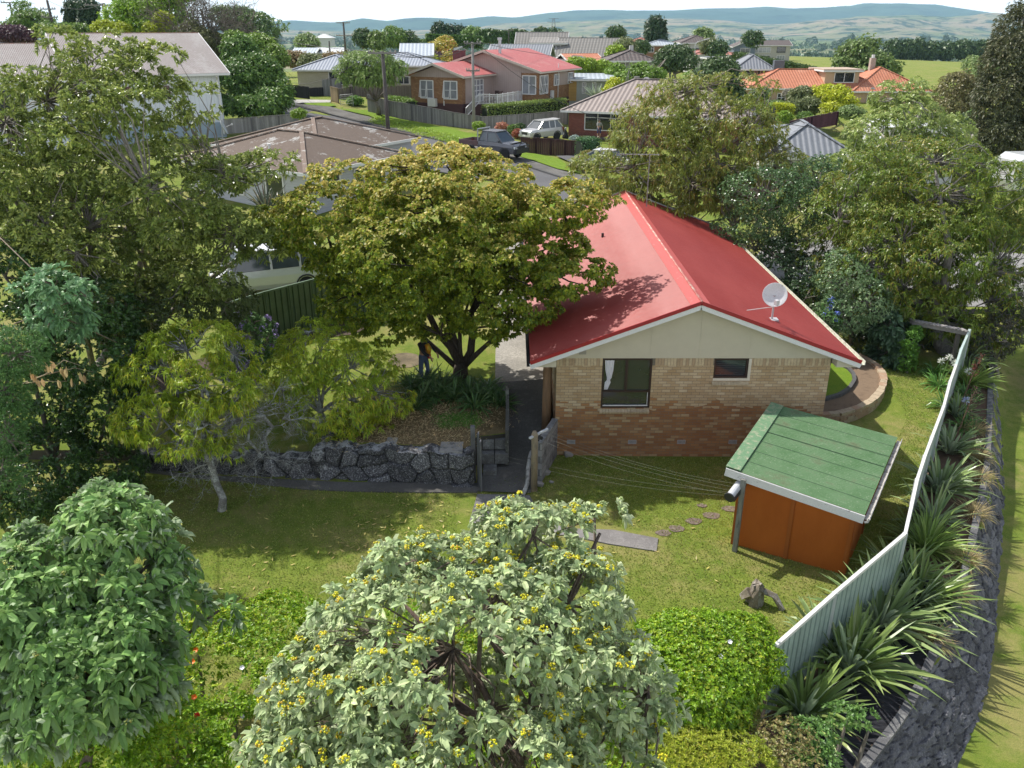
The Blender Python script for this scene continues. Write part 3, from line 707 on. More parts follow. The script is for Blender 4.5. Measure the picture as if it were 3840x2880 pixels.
# ------------------------------------------------------------------ brick house with the red roof
def brickmat(name, pal_hi, pal_lo, zmid, zw, mortar, bw_=.24, rh=.086, front_axis='x', stain=.3):
    """bricks drawn at true size; pale mix above zmid, warm mix below"""
    t = NT(name); tc = t.n('TexCoord'); sp = t.n('SeparateXYZ'); t.l(tc.outputs['Object'], sp.inputs[0])
    g = t.n('NewGeometry'); sn = t.n('SeparateXYZ'); t.l(g.outputs['Normal'], sn.inputs[0])
    side = t.math('GREATER_THAN', t.math('ABSOLUTE', sn.outputs[0]), .7)
    u = t.math('ADD', t.math('MULTIPLY', sp.outputs[0], t.math('SUBTRACT', 1.0, side)), t.math('MULTIPLY', sp.outputs[1], side))
    cb = t.n('CombineXYZ'); t.l(u, cb.inputs[0]); t.l(sp.outputs[2], cb.inputs[1])
    def br(c1, c2, mo, bias=0.0):
        b = t.n('TexBrick'); b.inputs['Scale'].default_value = 1; b.inputs['Brick Width'].default_value = bw_; b.inputs['Row Height'].default_value = rh
        b.inputs['Mortar Size'].default_value = .006; b.inputs['Mortar Smooth'].default_value = .3; b.inputs['Bias'].default_value = bias
        b.inputs['Color1'].default_value = c4(c1); b.inputs['Color2'].default_value = c4(c2); b.inputs['Mortar'].default_value = c4(mo)
        t.l(cb.outputs[0], b.inputs['Vector']); return b
    r1 = br((0, 0, 0), (1, 1, 1), (.5, .5, .5)); rv = r1.outputs[0]
    sh = t.n('VectorMath', operation='ADD'); sh.inputs[1].default_value = (bw_ * 8, rh * 16, 0); t.l(cb.outputs[0], sh.inputs[0])
    r2 = br((0, 0, 0), (1, 1, 1), (.5, .5, .5)); t.l(sh.outputs[0], r2.inputs['Vector'])
    def pal(p, f):
        c = t.mix(t.ramp(f, 0, .5), p[0], p[1]); return t.mix(t.ramp(f, .62, 1.0), c, p[2])
    hi = pal(pal_hi, rv); lo = pal(pal_lo, r2.outputs[0])
    h = t.ramp(t.math('ADD', sp.outputs[2], t.math('MULTIPLY', t.noise(tc.outputs['Object'], .6, 3), .8)), zmid - zw + .4, zmid + zw + .4)
    sel = t.math('GREATER_THAN', t.math('ADD', h, t.math('MULTIPLY', t.math('SUBTRACT', r2.outputs[0], .5), .5)), .5)
    c = t.mix(sel, lo, hi); n = t.noise(tc.outputs['Object'], 1.1, 6, .65); n3 = t.noise(tc.outputs['Object'], 45, 3)
    c = t.mix(t.ramp(n3, .3, .7, 0, .35), c, mul(pal_lo[0], .55)); c = t.mix(t.ramp(n, .45, .7, 0, stain), c, mul(pal_lo[1], .55))
    c = t.mix(r1.outputs['Fac'], c, mortar)
    return t.done(c, .9, t.bump(t.math('ADD', t.math('MULTIPLY', r1.outputs['Fac'], -1.0), t.math('MULTIPLY', n3, .4)), .6, .012), spec=.2)
M_brick = brickmat('cream_brick', [(.55, .45, .29), (.44, .33, .19), (.60, .51, .35)], [(.38, .21, .095), (.29, .145, .07), (.46, .36, .21)], 1.6, .5, (.20, .17, .13), stain=.25)
HX0, HX1, HY0, HY1, HT = 1.25, 8.92, 21.5, 37.2, 3.11
house = thing('brick_house', 'single storey cream and orange brick house with long red corrugated gable roof', 'house', (HX0, HY0, 0))
m = MB(); t_ = .12
W1 = (2.53, 3.93, 1.57, 3.09); W2 = (5.66, 6.62, 2.50, 3.09)
def wall_with_holes(m, x0, x1, z0, z1, holes, y, th=.12, mi=0):
    """front wall facing -Y cut round its openings"""
    xs_ = sorted({x0, x1} | {h[0] for h in holes} | {h[1] for h in holes}); zs_ = sorted({z0, z1} | {h[2] for h in holes} | {min(h[3], z1) for h in holes})
    for a, b in zip(xs_, xs_[1:]):
        for c, d in zip(zs_, zs_[1:]):
            if any(h[0] - 1e-6 <= a and b <= h[1] + 1e-6 and h[2] - 1e-6 <= c and d <= h[3] + 1e-6 for h in holes): continue
            m.quad((a, y, c), (b, y, c), (b, y, d), (a, y, d), mi)
    for h in holes:
        a, b, c, d = h[0], h[1], h[2], min(h[3], z1)
        m.quad((a, y, c), (a, y + th, c), (b, y + th, c), (b, y, c), mi); m.quad((a, y, c), (a, y, d), (a, y + th, d), (a, y + th, c), mi); m.quad((b, y, c), (b, y + th, c), (b, y + th, d), (b, y, d), mi)
wall_with_holes(m, HX0, HX1, -.3, HT - .23, [W1, W2], HY0)
m.quad((HX0, HY0, -.3), (HX0, HY0, HT), (HX0, HY1, HT), (HX0, HY1, -.3)); m.quad((HX1, HY0, -.3), (HX1, HY1, -.3), (HX1, HY1, HT), (HX1, HY0, HT)); m.quad((HX0, HY1, -.3), (HX0, HY1, HT), (HX1, HY1, HT), (HX1, HY1, -.3))
m.build('wall', M_brick, house, world=True)
Msold = paint((.50, .41, .27), .9, .25, 9.0)
m = MB(); x = HX0; rng = np.random.default_rng(2)   # upright soldier course under the gable
while x < HX1 - .02:
    w = .082
    if not (W1[0] - .04 < x < W1[1] or W2[0] - .04 < x < W2[1]): m.bb(x + .003, min(x + w, HX1) - .003, HY0 - .004, HY0 + .05, HT - .23, HT, 0 if rng.random() < .6 else 1)
    x += w + .004
m.bb(HX0, W1[0], HY0 + .01, HY0 + .04, HT - .23, HT, 2); m.bb(W1[1], W2[0], HY0 + .01, HY0 + .04, HT - .23, HT, 2); m.bb(W2[1], HX1, HY0 + .01, HY0 + .04, HT - .23, HT, 2)
m.build('brick_course', [Msold, paint((.40, .30, .19), .9, .25, 9.0), paint((.16, .14, .11), .9)], house, world=True)
# gable boards
AX, AZ, EX0, EX1, EZ = 5.05, 4.84, .50, 9.58, 3.12
Mcream = paint((.49, .46, .36), .65, .05)
def rz_(x): return AZ - (AZ - EZ) * abs(x - AX) / (AX - EX0 if x < AX else EX1 - AX)
m = MB(); m.slab([(HX0 - .02, HY0 - .03, HT), (HX1 + .02, HY0 - .03, HT), (HX1 + .02, HY0 - .03, rz_(HX1) - .1), (AX, HY0 - .03, AZ - .1), (HX0 - .02, HY0 - .03, rz_(HX0) - .1)], (0, .06, 0))
m.build('gable', Mcream, house, world=True)
m = MB()
for x in (2.44, 3.85, 5.2, 6.6, 7.9): m.bb(x - .012, x + .012, HY0 - .036, HY0 - .028, HT, rz_(x) - .1)
m.build('batten', paint((.50, .47, .37), .7), house, world=True)
m = MB(); m.bb(1.86, 2.06, HY0 - .045, HY0 - .03, HT + .12, HT + .30); m.build('gable_vent', paint((.30, .29, .25), .7), house, world=True)
for x0, x1 in ((EX0 + .04, HX0 - .025), (HX1 + .025, EX1 - .06)):   # boxed eave ends
    m = MB(); m.slab([(x0, HY0 - .32, EZ - .16), (x1, HY0 - .32, EZ - .16), (x1, HY0 - .32, rz_(x1) - .1), (x0, HY0 - .32, rz_(x0) - .1)], (0, .36, 0)); m.build('eave_box', Mcream, house, world=True)
    m = MB(); m.bb(x0, x1, HY0 + .05, HY1, EZ - .14, EZ - .10); m.build('soffit', Mcream, house, world=True)
# corrugated roof, true ribs running from ridge to gutter
def corr_sheet(name, A, B, C_, D, pitch, amp, mat, parent, seg=5, rows=2, world=True, noise_amp=0.0):
    """A-B top edge, D-C bottom edge; ribs run from A-B to D-C"""
    A, B, C_, D = map(lambda p: np.array(tuple(p), float), (A, B, C_, D)); Lw = np.linalg.norm(B - A); n = int(Lw / pitch * seg)
    nrm = np.cross(B - A, D - A); nrm /= np.linalg.norm(nrm); nrm = nrm if nrm[2] > 0 else -nrm
    u = np.linspace(0, 1, n + 1)[None, :, None]; v = np.linspace(0, 1, rows)[:, None, None]
    P = (A + (B - A) * u) * (1 - v) + (D + (C_ - D) * u) * v; P = P + nrm * (amp * np.sin(u * Lw / pitch * 2 * np.pi))
    return npmesh(name, P.reshape(-1, 3), grid_faces(n + 1, rows), mat, parent, world=world, smooth=True)
def redroof():
    t = NT('red_roof_paint'); v = t.coord('Object'); n = t.noise(t.coord('Object', (1, .25, 1)), .7, 5, .65); n2 = t.noise(v, 7, 6, .75); n3 = t.noise(v, 38, 2)
    c = t.mix(t.ramp(n, .35, .65), (.29, .038, .030), (.345, .058, .047))
    c = t.mix(t.ramp(n2, .68, .74, 0, .8), c, (.50, .38, .30)); c = t.mix(t.ramp(n3, .72, .8, 0, .5), c, (.60, .5, .42))
    sp = t.n('SeparateXYZ'); t.l(v, sp.inputs[0])
    j = t.math('LESS_THAN', t.math('FRACT', t.math('DIVIDE', sp.outputs[1], .762)), .035); c = t.mix(t.math('MULTIPLY', j, .55), c, (.20, .02, .02))
    st = t.noise(t.coord('Object', (.5, 7, .5)), 1.6, 4, .7); c = t.mix(t.ramp(st, .5, .75, 0, .35), c, (.20, .035, .03)); rd = t.ramp(t.math('ADD', sp.outputs[0], t.math('MULTIPLY', n, .5)), 3.95 - 1.25, 4.45 - 1.25, 0, .22); rd.node.clamp = True
    c = t.mix(t.math('MULTIPLY', rd, t.math('LESS_THAN', sp.outputs[0], AX - HX0)), c, (.55, .30, .28))
    return t.done(c, t.ramp(n2, .3, .7, .45, .62), t.bump(n3, .1, .005), 0, .5)
M_red = redroof(); RY0, RY1 = HY0 - .40, HY1 + .35
corr_sheet('roof', (AX, RY0, AZ), (AX, RY1, AZ), (EX0, RY1, EZ), (EX0, RY0, EZ), .0762, .0115, M_red, house)
corr_sheet('roof', (AX, RY0, AZ), (AX, RY1, AZ), (EX1, RY1, EZ + .03), (EX1, RY0, EZ + .03), .0762, .0115, M_red, house)
M_cap = weathered((.47, .09, .08), (.60, .45, .38), .5, 9, .60, .66, (1, .4, 1)); M_capw = weathered((.52, .17, .15), (.62, .52, .42), .6, 8, .50, .60, (1, .4, 1))
m = MB()
for sgn, ex in ((-1, EX0), (1, EX1)):
    d = .27; z2 = AZ - (AZ - EZ) * d / abs(ex - AX)
    m.slab([(AX, RY0 - .01, AZ + .03), (AX, RY1, AZ + .03), (AX + sgn * d, RY1, z2 + .018), (AX + sgn * d, RY0 - .01, z2 + .018)], (0, 0, .008), 0)
m.build('ridge_cap', M_cap, house, world=True)
m = MB(); m.tube([(AX, RY0 - .01, AZ + .035), (AX, RY1, AZ + .035)], .035, 8); m.build('ridge_roll', M_capw, house, world=True, smooth=True)
M_white = weathered((.66, .67, .68), (.33, .33, .32), .55, 7, .68, .74)
for ex, ez in ((EX0, EZ), (EX1, EZ + .03)):
    m = MB(); m.beam((AX, RY0 - .015, AZ + .0), (ex, RY0 - .015, ez + .0), .035, .10, up=(0, 0, 1)); m.build('barge_flashing', paint((.30, .018, .022), .45), house, world=True)
    m = MB(); m.beam((AX, RY0, AZ - .11), (ex, RY0, ez - .11), .03, .15); m.build('barge_board', M_white, house, world=True)
    m = MB(); m.beam((AX, RY1 + .01, AZ - .05), (ex, RY1 + .01, ez - .05), .03, .2); m.build('barge_board', M_white, house, world=True)
def gutter(a, b, w=.12, h=.1, side=1):
    a, b = Vector(a), Vector(b); m = MB(); t = .006; s = Vector((side * w, 0, 0)); d = (b - a)
    for p, q in (((0, 0, 0), (t, h)),): pass
    m.beam(a + Vector((0, 0, -h)), b + Vector((0, 0, -h)), w, t); m.beam(a + s / 2 + Vector((0, 0, -h / 2)), b + s / 2 + Vector((0, 0, -h / 2)), t * 2, h + .02); m.beam(a - s / 2 + Vector((0, 0, -h / 2)), b - s / 2 + Vector((0, 0, -h / 2)), t, h - .01)
    return m
gutter((EX0 - .03, RY0, EZ - .01), (EX0 - .03, RY1, EZ - .01), side=-1).build('gutter', paint((.035, .035, .04), .5), house, world=True)
gutter((EX1 + .05, RY0, EZ + .04), (EX1 + .05, RY1, EZ + .04)).build('gutter', weathered((.62, .62, .52), (.30, .30, .2), .6, 9, .5, .6), house, world=True)
m = MB(); p = Vector((3.45, 31.2, rz_(3.45))); m.tube([p, p + Vector((0, 0, .16))], .05, 8); m.build('vent_pipe', paint((.05, .04, .04), .5), house, world=True)
# windows
Mfr = paint((.032, .018, .016), .45)
def casement(parent, x0, x1, z0, z1, y, fmat, bars, fw=.055, gm=None, sill=None):
    """frame with glazing bars; bars = list of (x0,x1,z0,z1)"""
    w = MB(); w.bb(x0, x0 + fw, y - .03, y + .05, z0, z1); w.bb(x1 - fw, x1, y - .03, y + .05, z0, z1); w.bb(x0 + fw, x1 - fw, y - .03, y + .05, z1 - fw, z1); w.bb(x0 + fw, x1 - fw, y - .03, y + .05, z0, z0 + fw)
    for a, b, c, d in bars: w.bb(a, b, y - .025, y + .045, c, d)
    f = w.build('window', fmat, parent, world=True)
    g = MB(); g.bb(x0 + fw, x1 - fw, y + .01, y + .02, z0 + fw, z1 - fw); g.build('pane', gm or GLASS, f, world=True)
    return f
zm = 2.08; xm = 3.22
w1 = casement(house, W1[0], W1[1], W1[2], W1[3], HY0 + .05, Mfr, [(xm - .04, xm + .04, zm + .03, W1[3] - .055), (W1[0] + .055, W1[1] - .055, zm - .03, zm + .03)])
m = MB(); m.bb(W1[0] + .06, W1[1] - .06, HY0 + .012, HY0 + .03, W1[2] + .058, W1[2] + .09); m.bb(W1[1] - .085, W1[1] - .07, HY0 + .012, HY0 + .03, W1[2] + .09, zm - .03); m.build('sash_trim', paint((.6, .62, .64), .4), w1, world=True)
rng = np.random.default_rng(4); cv = []; nx, nz = 22, 26
for j in range(nz):
    t = j / (nz - 1); z = W1[3] - .07 - t * (W1[3] - zm - .12); wd = np.interp(t, [0, .35, .6, .68, .75, 1], [.26, .22, .13, .09, .17, .10]); cx = W1[0] + .075 + np.interp(t, [0, .6, .68, 1], [.13, .14, .12, .055])
    for i in range(nx):
        s = i / (nx - 1); cv.append((cx + (s - .5) * wd, HY0 + .045 + .012 * math.sin(s * 19 + t * 3), z))
npmesh('curtain', np.array(cv), grid_faces(nx, nz), paint((.62, .63, .68), .9), w1, world=True, smooth=True)
w2 = casement(house, W2[0], W2[1], W2[2], W2[3], HY0 + .05, Mfr, [])
m = MB(); m.bb(W2[0] - .0, W2[1] + .08, HY0 - .01, HY0 + .04, W2[2] - .075, W2[2] - .005); m.bb(W2[1], W2[1] + .075, HY0 - .012, HY0 + .04, W2[2], W2[3]); m.build('sill', paint((.60, .56, .47), .7), w2, world=True)
m = MB()
for i in range(9): m.bb(W2[0] + .07, W2[1] - .07, HY0 + .055, HY0 + .06, W2[2] + .08 + i * .055, W2[2] + .085 + i * .055)
m.build('blind', paint((.10, .11, .12), .6), w2, world=True)
for x0, x1, z in ((W1[0] - .03, W1[1] + .0, W1[2] - .005), (W2[0] - .02, W2[1] + .06, W2[2] - .08)):
    m = MB(); n = int((x1 - x0) / .085)
    for i in range(n):
        a = x0 + (x1 - x0) * i / n; m.box((a + .04, HY0 - .02, z - .075), (.078, .16, .07), rx=.5)
    m.build('brick_sill', Msold, house, world=True)
for x in (1.72, 3.5, 4.93, 6.43):
    m = MB(); m.bb(x - .12, x + .12, HY0 - .012, HY0 + .0, .42, .55)
    v_ = m.build('wall_vent', paint((.36, .37, .38), .8), house, world=True)
    m = MB()
    for i in range(6): m.bb(x - .1 + i * .036, x - .088 + i * .036, HY0 - .016, HY0 - .0125, .435, .535)
    m.build('slot', paint((.12, .12, .12), .8), v_, world=True)
m = MB(); m.tube([(1.0, 21.9, .3), (1.02, 21.85, 3.0)], [.14, .125], 12); m.build('porch_post', weathered((.22, .135, .075), (.12, .08, .05), .8, 3, .5, .65, (5, 5, .5)), house, world=True, smooth=True)
# satellite dish with stained face on the red roof
def dish(name, label, base, r, face, stain, mast=.45, arm=True, mats=None):
    t = thing(name, label, 'satellite dish', base)
    Mm = paint((.42, .42, .44), .45)
    top = Vector((0, 0, mast)); m = MB(); m.box((0, 0, .02), (.34, .26, .03)); m.tube([(0, 0, 0), (0, 0, mast)], .03, 8); m.build('mast', Mm, t, smooth=False)
    f = Vector(face).normalized(); q = Vector((0, 0, 1)).rotation_difference(f).to_matrix(); c = top + Vector((0, 0, r * .75)) + f * .08
    prof = [(.001, 0), (r * .35, r * .03), (r * .7, r * .12), (r, r * .25), (r * 1.02, r * .25), (r * .7, r * .10), (r * .35, r * .01), (.001, -.02)]
    m = MB(); n = 28; vs = []
    for rr, z in prof:
        for k in range(n):
            a = 6.2832 * k / n; vs.append(c + q @ Vector((rr * math.cos(a), rr * math.sin(a), z)))
    m.add(vs, [(i * n + k, i * n + (k + 1) % n, (i + 1) * n + (k + 1) % n, (i + 1) * n + k) for i in range(len(prof) - 1) for k in range(n)])
    m.build('reflector', stain, t, smooth=True)
    if arm:
        lo = q @ Vector((0, -1, 0)); lo = lo if lo.z < 0 else -lo
        e = c + f * r * 1.15 + lo * r * .75
        m = MB(); m.tube([c + lo * r * .95, e], .018, 6); m.tube([c, top], .04, 6); m.build('feed_arm', Mm, t)
        m = MB(); m.box(e, (.12, .10, .14), rz=.6); m.build('feed_horn', paint((.5, .5, .52), .5), t)
    return t
M_dish = weathered((.60, .61, .63), (.26, .25, .13), .5, 5.5, .60, .66)
bp = Vector((7.35, 22.25, 0)); bp.z = rz_(bp.x)
p_ = PY(2872, 1142, 21.9); 
# place the foot where the line of sight to it meets the right roof plane
for _ in range(40):
    Yt = 21.2 + _ * .05; q_ = PY(2872, 1142, Yt)
    if q_.z <= rz_(q_.x): bp = Vector((q_.x, q_.y, rz_(q_.x))); break
print('dish foot', tuple(bp))
dd = dish('satellite_dish', 'lichen stained white dish on a mast low on the red roof slope', tuple(bp), .33, (-.35, -1.0, .42), M_dish, .48)
m = MB(); m.tube([(-.05, -.1, .42), (-.80, -.22, .36)], .012, 6); m.build('brace', paint((.5, .5, .5), .5), dd)
# television aerial at the far end of the red roof
def aerial(name, label, base, h, boom_dir, n=9, stays=True, group=None, el=.5):
    t = thing(name, label, 'aerial', base, 0, group); Mm = paint((.22, .22, .22), .5)
    m = MB(); m.tube([(0, 0, 0), (0, 0, h)], .022, 6); m.build('mast', Mm, t)
    d = Vector(boom_dir).normalized(); s = Vector((-d.y, d.x, 0)); m = MB(); top = Vector((0, 0, h - .05)); m.tube([top - d * .4, top + d * 1.3], .018, 6); m.build('boom', Mm, t)
    m = MB()
    for i in range(n):
        c = top + d * (-.35 + i * 1.6 / n); m.tube([c - s * el * (1 - i * .05), c + s * el * (1 - i * .05)], .009, 4)
    m.build('rods', Mm, t)
    if stays:
        m = MB()
        for a in range(3): m.tube([(0, 0, h * .55), (math.cos(a * 2.1) * .8, math.sin(a * 2.1) * .8, .0)], .012, 4)
        m.build('stays', Mm, t)
    return t
q_ = PY(2424, 782, 35.2); print('aerial', tuple(q_), rz_(q_.x)); qb = Vector((q_.x, q_.y, rz_(q_.x)))
aerial('tv_aerial', 'tall thin aerial at the far end of the red roof against the bronze tree', tuple(qb), PY(2418, 575, q_.y).z - qb.z, (-1, .1, 0), 10, False, el=.3)
# ------------------------------------------------------------------ orange shed
sF, sFR, sBR, sBL = PZ(2722, 1752, 2.15), PZ(3243, 1932, 1.78), PZ(3366, 1640, 1.78), PZ(2892, 1512, 2.15)
print('shed', *[tuple(round(a, 2) for a in p) for p in (sF, sFR, sBR, sBL)])
shed = thing('garden_shed', 'orange board shed with green corrugated lean-to roof beside the metal fence', 'shed', (sFR.x, sFR.y, 0))
ex, ey = (sFR - sF), (sBL - sF); ex.z = ey.z = 0; Lx, Ly = ex.length, ey.length; ex.normalize(); ey.normalize()
cs = [sF + ex * .28 + ey * .22, sFR - ex * .20 + ey * .22, sBR - ex * .20 - ey * .15, sBL + ex * .28 - ey * .15]
hs = [2.06, 1.70, 1.70, 2.06]
def orange():
    t = NT('orange_paint'); v = t.coord('Object'); n = t.noise(t.coord('Object', (1, 1, .35)), 1.3, 6, .62); n2 = t.noise(v, 14, 4)
    c = t.mix(t.ramp(n, .35, .68), (.38, .095, .013), (.48, .13, .021)); c = t.mix(t.ramp(n2, .6, .8, 0, .3), c, (.24, .06, .015))
    return t.done(c, .75, t.bump(n2, .1, .01), spec=.25)
M_or = orange(); M_or2 = weathered((.36, .10, .018), (.40, .36, .30), .8, 7, .66, .70, (3, 3, .6))
for i in range(4):
    a, b = cs[i], cs[(i + 1) % 4]; m = MB(); m.quad((a.x, a.y, -.05), (b.x, b.y, -.05), (b.x, b.y, hs[(i + 1) % 4]), (a.x, a.y, hs[i])); m.build('wall', M_or, shed, world=True)
def batten(i, t, w=.09):
    a, b = cs[i], cs[(i + 1) % 4]; d = (b - a); d.z = 0; d.normalize(); nrm = Vector((d.y, -d.x, 0)); p = a.lerp(b, t); h = hs[i] + (hs[(i + 1) % 4] - hs[i]) * t
    m = MB(); m.beam((p + nrm * .015) * 1 + Vector((0, 0, -p.z)), Vector((p.x + nrm.x * .015, p.y + nrm.y * .015, h - .01)), w, .03, up=nrm); m.build('batten', M_or2, shed, world=True)
for i, tt in ((0, .015), (0, .49), (0, .985), (1, .012), (1, .5), (1, .985)): batten(i, tt)

def greenroof():
    t = NT('green_roof'); v = t.coord('Object'); n = t.noise(v, 1.4, 7, .7); n2 = t.noise(v, 16, 5, .75)
    c = t.mix(t.ramp(n, .35, .65), (.075, .155, .065), (.125, .21, .11)); c = t.mix(t.ramp(n2, .55, .72, 0, .6), c, (.28, .33, .24)); c = t.mix(t.ramp(n, .56, .68, 0, .6), c, (.10, .10, .055))
    return t.done(c, .75, t.bump(n2, .3, .01), spec=.2)
M_gr = greenroof()
corr_sheet('roof', sF, sBL, sBR, sFR, .0762, .011, M_gr, shed, seg=5)
m = MB(); up = Vector((0, 0, .03)); w = (sFR - sF).normalized() * .34
m.slab([sF + up, sF + w + up, sBL + w + up, sBL + up], (0, 0, .012)); m.build('ridge_flashing', weathered((.13, .24, .13), (.36, .35, .25), .7, 6, .5, .62), shed, world=True)
dn = Vector((0, 0, -.11)); out = -ey * .012
m = MB(); m.beam(sF + dn + out, sFR + dn + out, .03, .20); m.build('fascia', weathered((.66, .66, .66), (.10, .10, .11), .7, 4, .60, .63, (1, 1, 4)), shed, world=True)
for a in (1, 2, 3, 4): pass
m = MB()
for k in range(1, 7):
    a = sF.lerp(sBL, k / 7); b = sFR.lerp(sBR, k / 7); m.beam(a + Vector((0, 0, .014)), b + Vector((0, 0, .014)), .012, .004)
m.build('lap_joint', paint((.02, .05, .03), .9), shed, world=True)
g = MB(); o = ex * .06
g.beam(sFR + o + Vector((0, 0, -.10)), sBR + o + Vector((0, 0, -.10)), .11, .008); g.beam(sFR + o * 1.9 + Vector((0, 0, -.06)), sBR + o * 1.9 + Vector((0, 0, -.06)), .01, .10); g.tube([sFR + o * 1.5 + Vector((0, -.02, -.05)), sFR + o + Vector((0, -.03, -.14)), sFR + o * .2 + Vector((0, -.02, -.16))], .03, 6)
g.build('gutter', weathered((.50, .48, .45), (.14, .13, .12), .7, 8, .5, .6), shed, world=True)
# ------------------------------------------------------------------ retractable washing line
cb_ = PZ(2755, 2066, 0)
cl = thing('clothesline', 'retractable washing line reel on a grey timber post at the shed corner', 'clothesline', tuple(cb_))
m = MB(); m.box((0, 0, .98), (.11, .11, 2.0), rz=-.5); m.build('post', weathered((.24, .24, .22), (.12, .12, .11), .9, 5, .5, .6, (4, 4, .5)), cl)
ax = Vector((.6, .75, .22)).normalized(); rc = Vector((-.17, -.02, 1.72))
m = MB(); m.tube([rc - ax * .30, rc + ax * .30], .095, 14); m.build('drum', paint((.50, .52, .55), .35), cl)
m = MB()
for s in (-1, 1): m.tube([rc + ax * (.30 * s), rc + ax * (.335 * s)], .125, 14)
m.beam(rc - ax * .32 + Vector((.1, .0, -.06)), rc + ax * .32 + Vector((.1, 0, -.06)), .05, .12); m.build('casing', paint((.03, .03, .035), .5), cl)
m = MB(); R0 = Vector(cb_) + rc
for a, b in ((-.20, (.55, 19.5, 1.66)), (-.07, (.68, 19.62, 1.68)), (.07, (.80, 19.73, 1.69)), (.2, (.92, 19.82, 1.71)), (-.26, (-.95, 19.85, 1.02)), (-.12, (-.93, 19.95, 1.06))):
    p0 = R0 + ax * a; p1 = Vector(b); m.tube([p0.lerp(p1, k / 10) - Vector((0, 0, .28 * 4 * (k / 10) * (1 - k / 10) * (.5 + abs(a)))) for k in range(11)], .0019, 4, cap=False)
m.build('line', paint((.25, .25, .2), .7), cl, world=True)
for i, (a, b, r, lab) in enumerate([(2487, 2000, .19, 'dark sunken stepping pad nearest the concrete path end'), (2536, 1983, .21, 'second sunken stepping pad from the path end'), (2602, 1955, .21, 'third sunken stepping pad, brown in the grass'), (2668, 1934, .23, 'fourth stepping pad, largest, nearing the shed post'), (2737, 1909, .20, 'last stepping pad, grey, half behind the washing line post'), (2632, 1897, .13, 'faint small stepping pad set back toward the house')]):
    c = PZ(a, b, 0); rg = np.random.default_rng(i); m = MB(); m.poly([(c.x + r * math.cos(k) * rg.uniform(.85, 1.15), c.y + .72 * r * math.sin(k) * rg.uniform(.85, 1.15), .016) for k in np.linspace(0, 6.28, 17)[:-1]])
    m.build('stepping_stone', weathered((.13, .10, .085), (.22, .19, .15), .95, 14, .48, .58), label=lab, category='stepping stone', group='stepping pads across the lawn')
# ------------------------------------------------------------------ curved brick bed right of the house
bed = thing('raised_bed', 'curved low bed of stacked pale bricks at the right corner of the house', 'garden bed', (11.5, 24.5, 0))
outer_px = [(3000, 1548), (3070, 1552), (3150, 1546), (3215, 1528), (3270, 1500), (3303, 1465), (3316, 1425), (3310, 1395), (3290, 1368), (3262, 1350), (3225, 1332), (3190, 1318)]
OW = [PZ(a, b - 3, .48) for a, b in outer_px]
def spline(P, n):
    P = np.array([tuple(p) for p in P]); s = np.r_[0, np.cumsum(np.linalg.norm(np.diff(P[:, :2], axis=0), axis=1))]; u = np.linspace(0, s[-1], n)
    return np.stack([np.interp(u, s, P[:, i]) for i in range(3)], 1)
OS = spline(OW, 26); rng = np.random.default_rng(8); m = MB()
for lay in range(5):
    for i in range(len(OS) - 1):
        a, b = Vector(OS[i]), Vector(OS[i + 1]); off = (b - a) * (.5 if lay % 2 else 0); z = -.02 + lay * .098
        m.beam(Vector((a.x, a.y, z + .045)) + off, Vector((b.x, b.y, z + .045)) + off - (b - a) * .04, .22 + rng.uniform(-.02, .03), .09, int(rng.integers(0, 2)))
m.build('bricks', [weathered((.42, .34, .24), (.22, .17, .12), .9, 6), weathered((.36, .24, .16), (.45, .40, .32), .9, 6)], bed, world=True)
ck = [Vector(p) for p in OS]; inner = [Vector((9.0, 33, 0)), Vector((9.0, 21.8, 0))]
drape('bed_soil', None, weathered((.19, .135, .09), (.10, .07, .05), .95, 5), .38, .4, zf=lambda x, y: 0.0, world_pts=[Vector((p.x, p.y, 0)) for p in ck] + inner)
ip = [(3060, 1500), (3100, 1492), (3150, 1478), (3185, 1455), (3205, 1425), (3200, 1400), (3180, 1380), (3150, 1365), (3100, 1352)]
IP = [PZ(a, b, .46) for a, b in ip]; drape('lawn_pocket', None, M_green, .43, .4, zf=lambda x, y: 0.0, world_pts=[Vector((p.x, p.y, 0)) for p in IP] + [Vector((9.0, 27, 0)), Vector((9.0, 22.6, 0))])
m = MB(); S = spline(IP, 20)
for a, b in zip(S, S[1:]): m.beam((a[0], a[1], .44), (b[0], b[1], .44), .12, .12)
m.build('kerb', M_kerb, bed, world=True)
# ------------------------------------------------------------------ metal fence on the right boundary

def fencemat(name, c):
    t = NT(name); v = t.coord('Object'); n = t.noise(v, 2.2, 6, .7); c_ = t.mix(t.ramp(n, .35, .65), mul(c, .85), mul(c, 1.12)); return t.done(t.mix(t.ramp(n, .66, .72), c_, mul(c, 1.7)), .5, None, 0, .4)
M_fb = fencemat('blue_grey_steel', (.27, .35, .32)); M_fw = paint((.62, .62, .60), .5, .08)
def ribbed(m, A, B, z0a, z0b, z1a, z1b, pitch=.19, d=.035):
    A, B = Vector(A), Vector(B); L_ = (B - A).length; n = max(2, int(L_ / pitch)); u = (B - A).normalized(); nr = Vector((-u.y, u.x, 0))
    prof = [(0, 0), (.38, 0), (.46, d), (.62, d), (.70, 0)]
    pts = [(i + a, b) for i in range(n) for a, b in prof] + [(n, 0)]
    vs = []
    for s, o in pts:
        t = s / n; p = A + u * L_ * t + nr * (o - d / 2); vs += [(p.x, p.y, z0a + (z0b - z0a) * t), (p.x, p.y, z1a + (z1b - z1a) * t)]
    m.add(vs, [(2 * i, 2 * i + 2, 2 * i + 3, 2 * i + 1) for i in range(len(pts) - 1)])
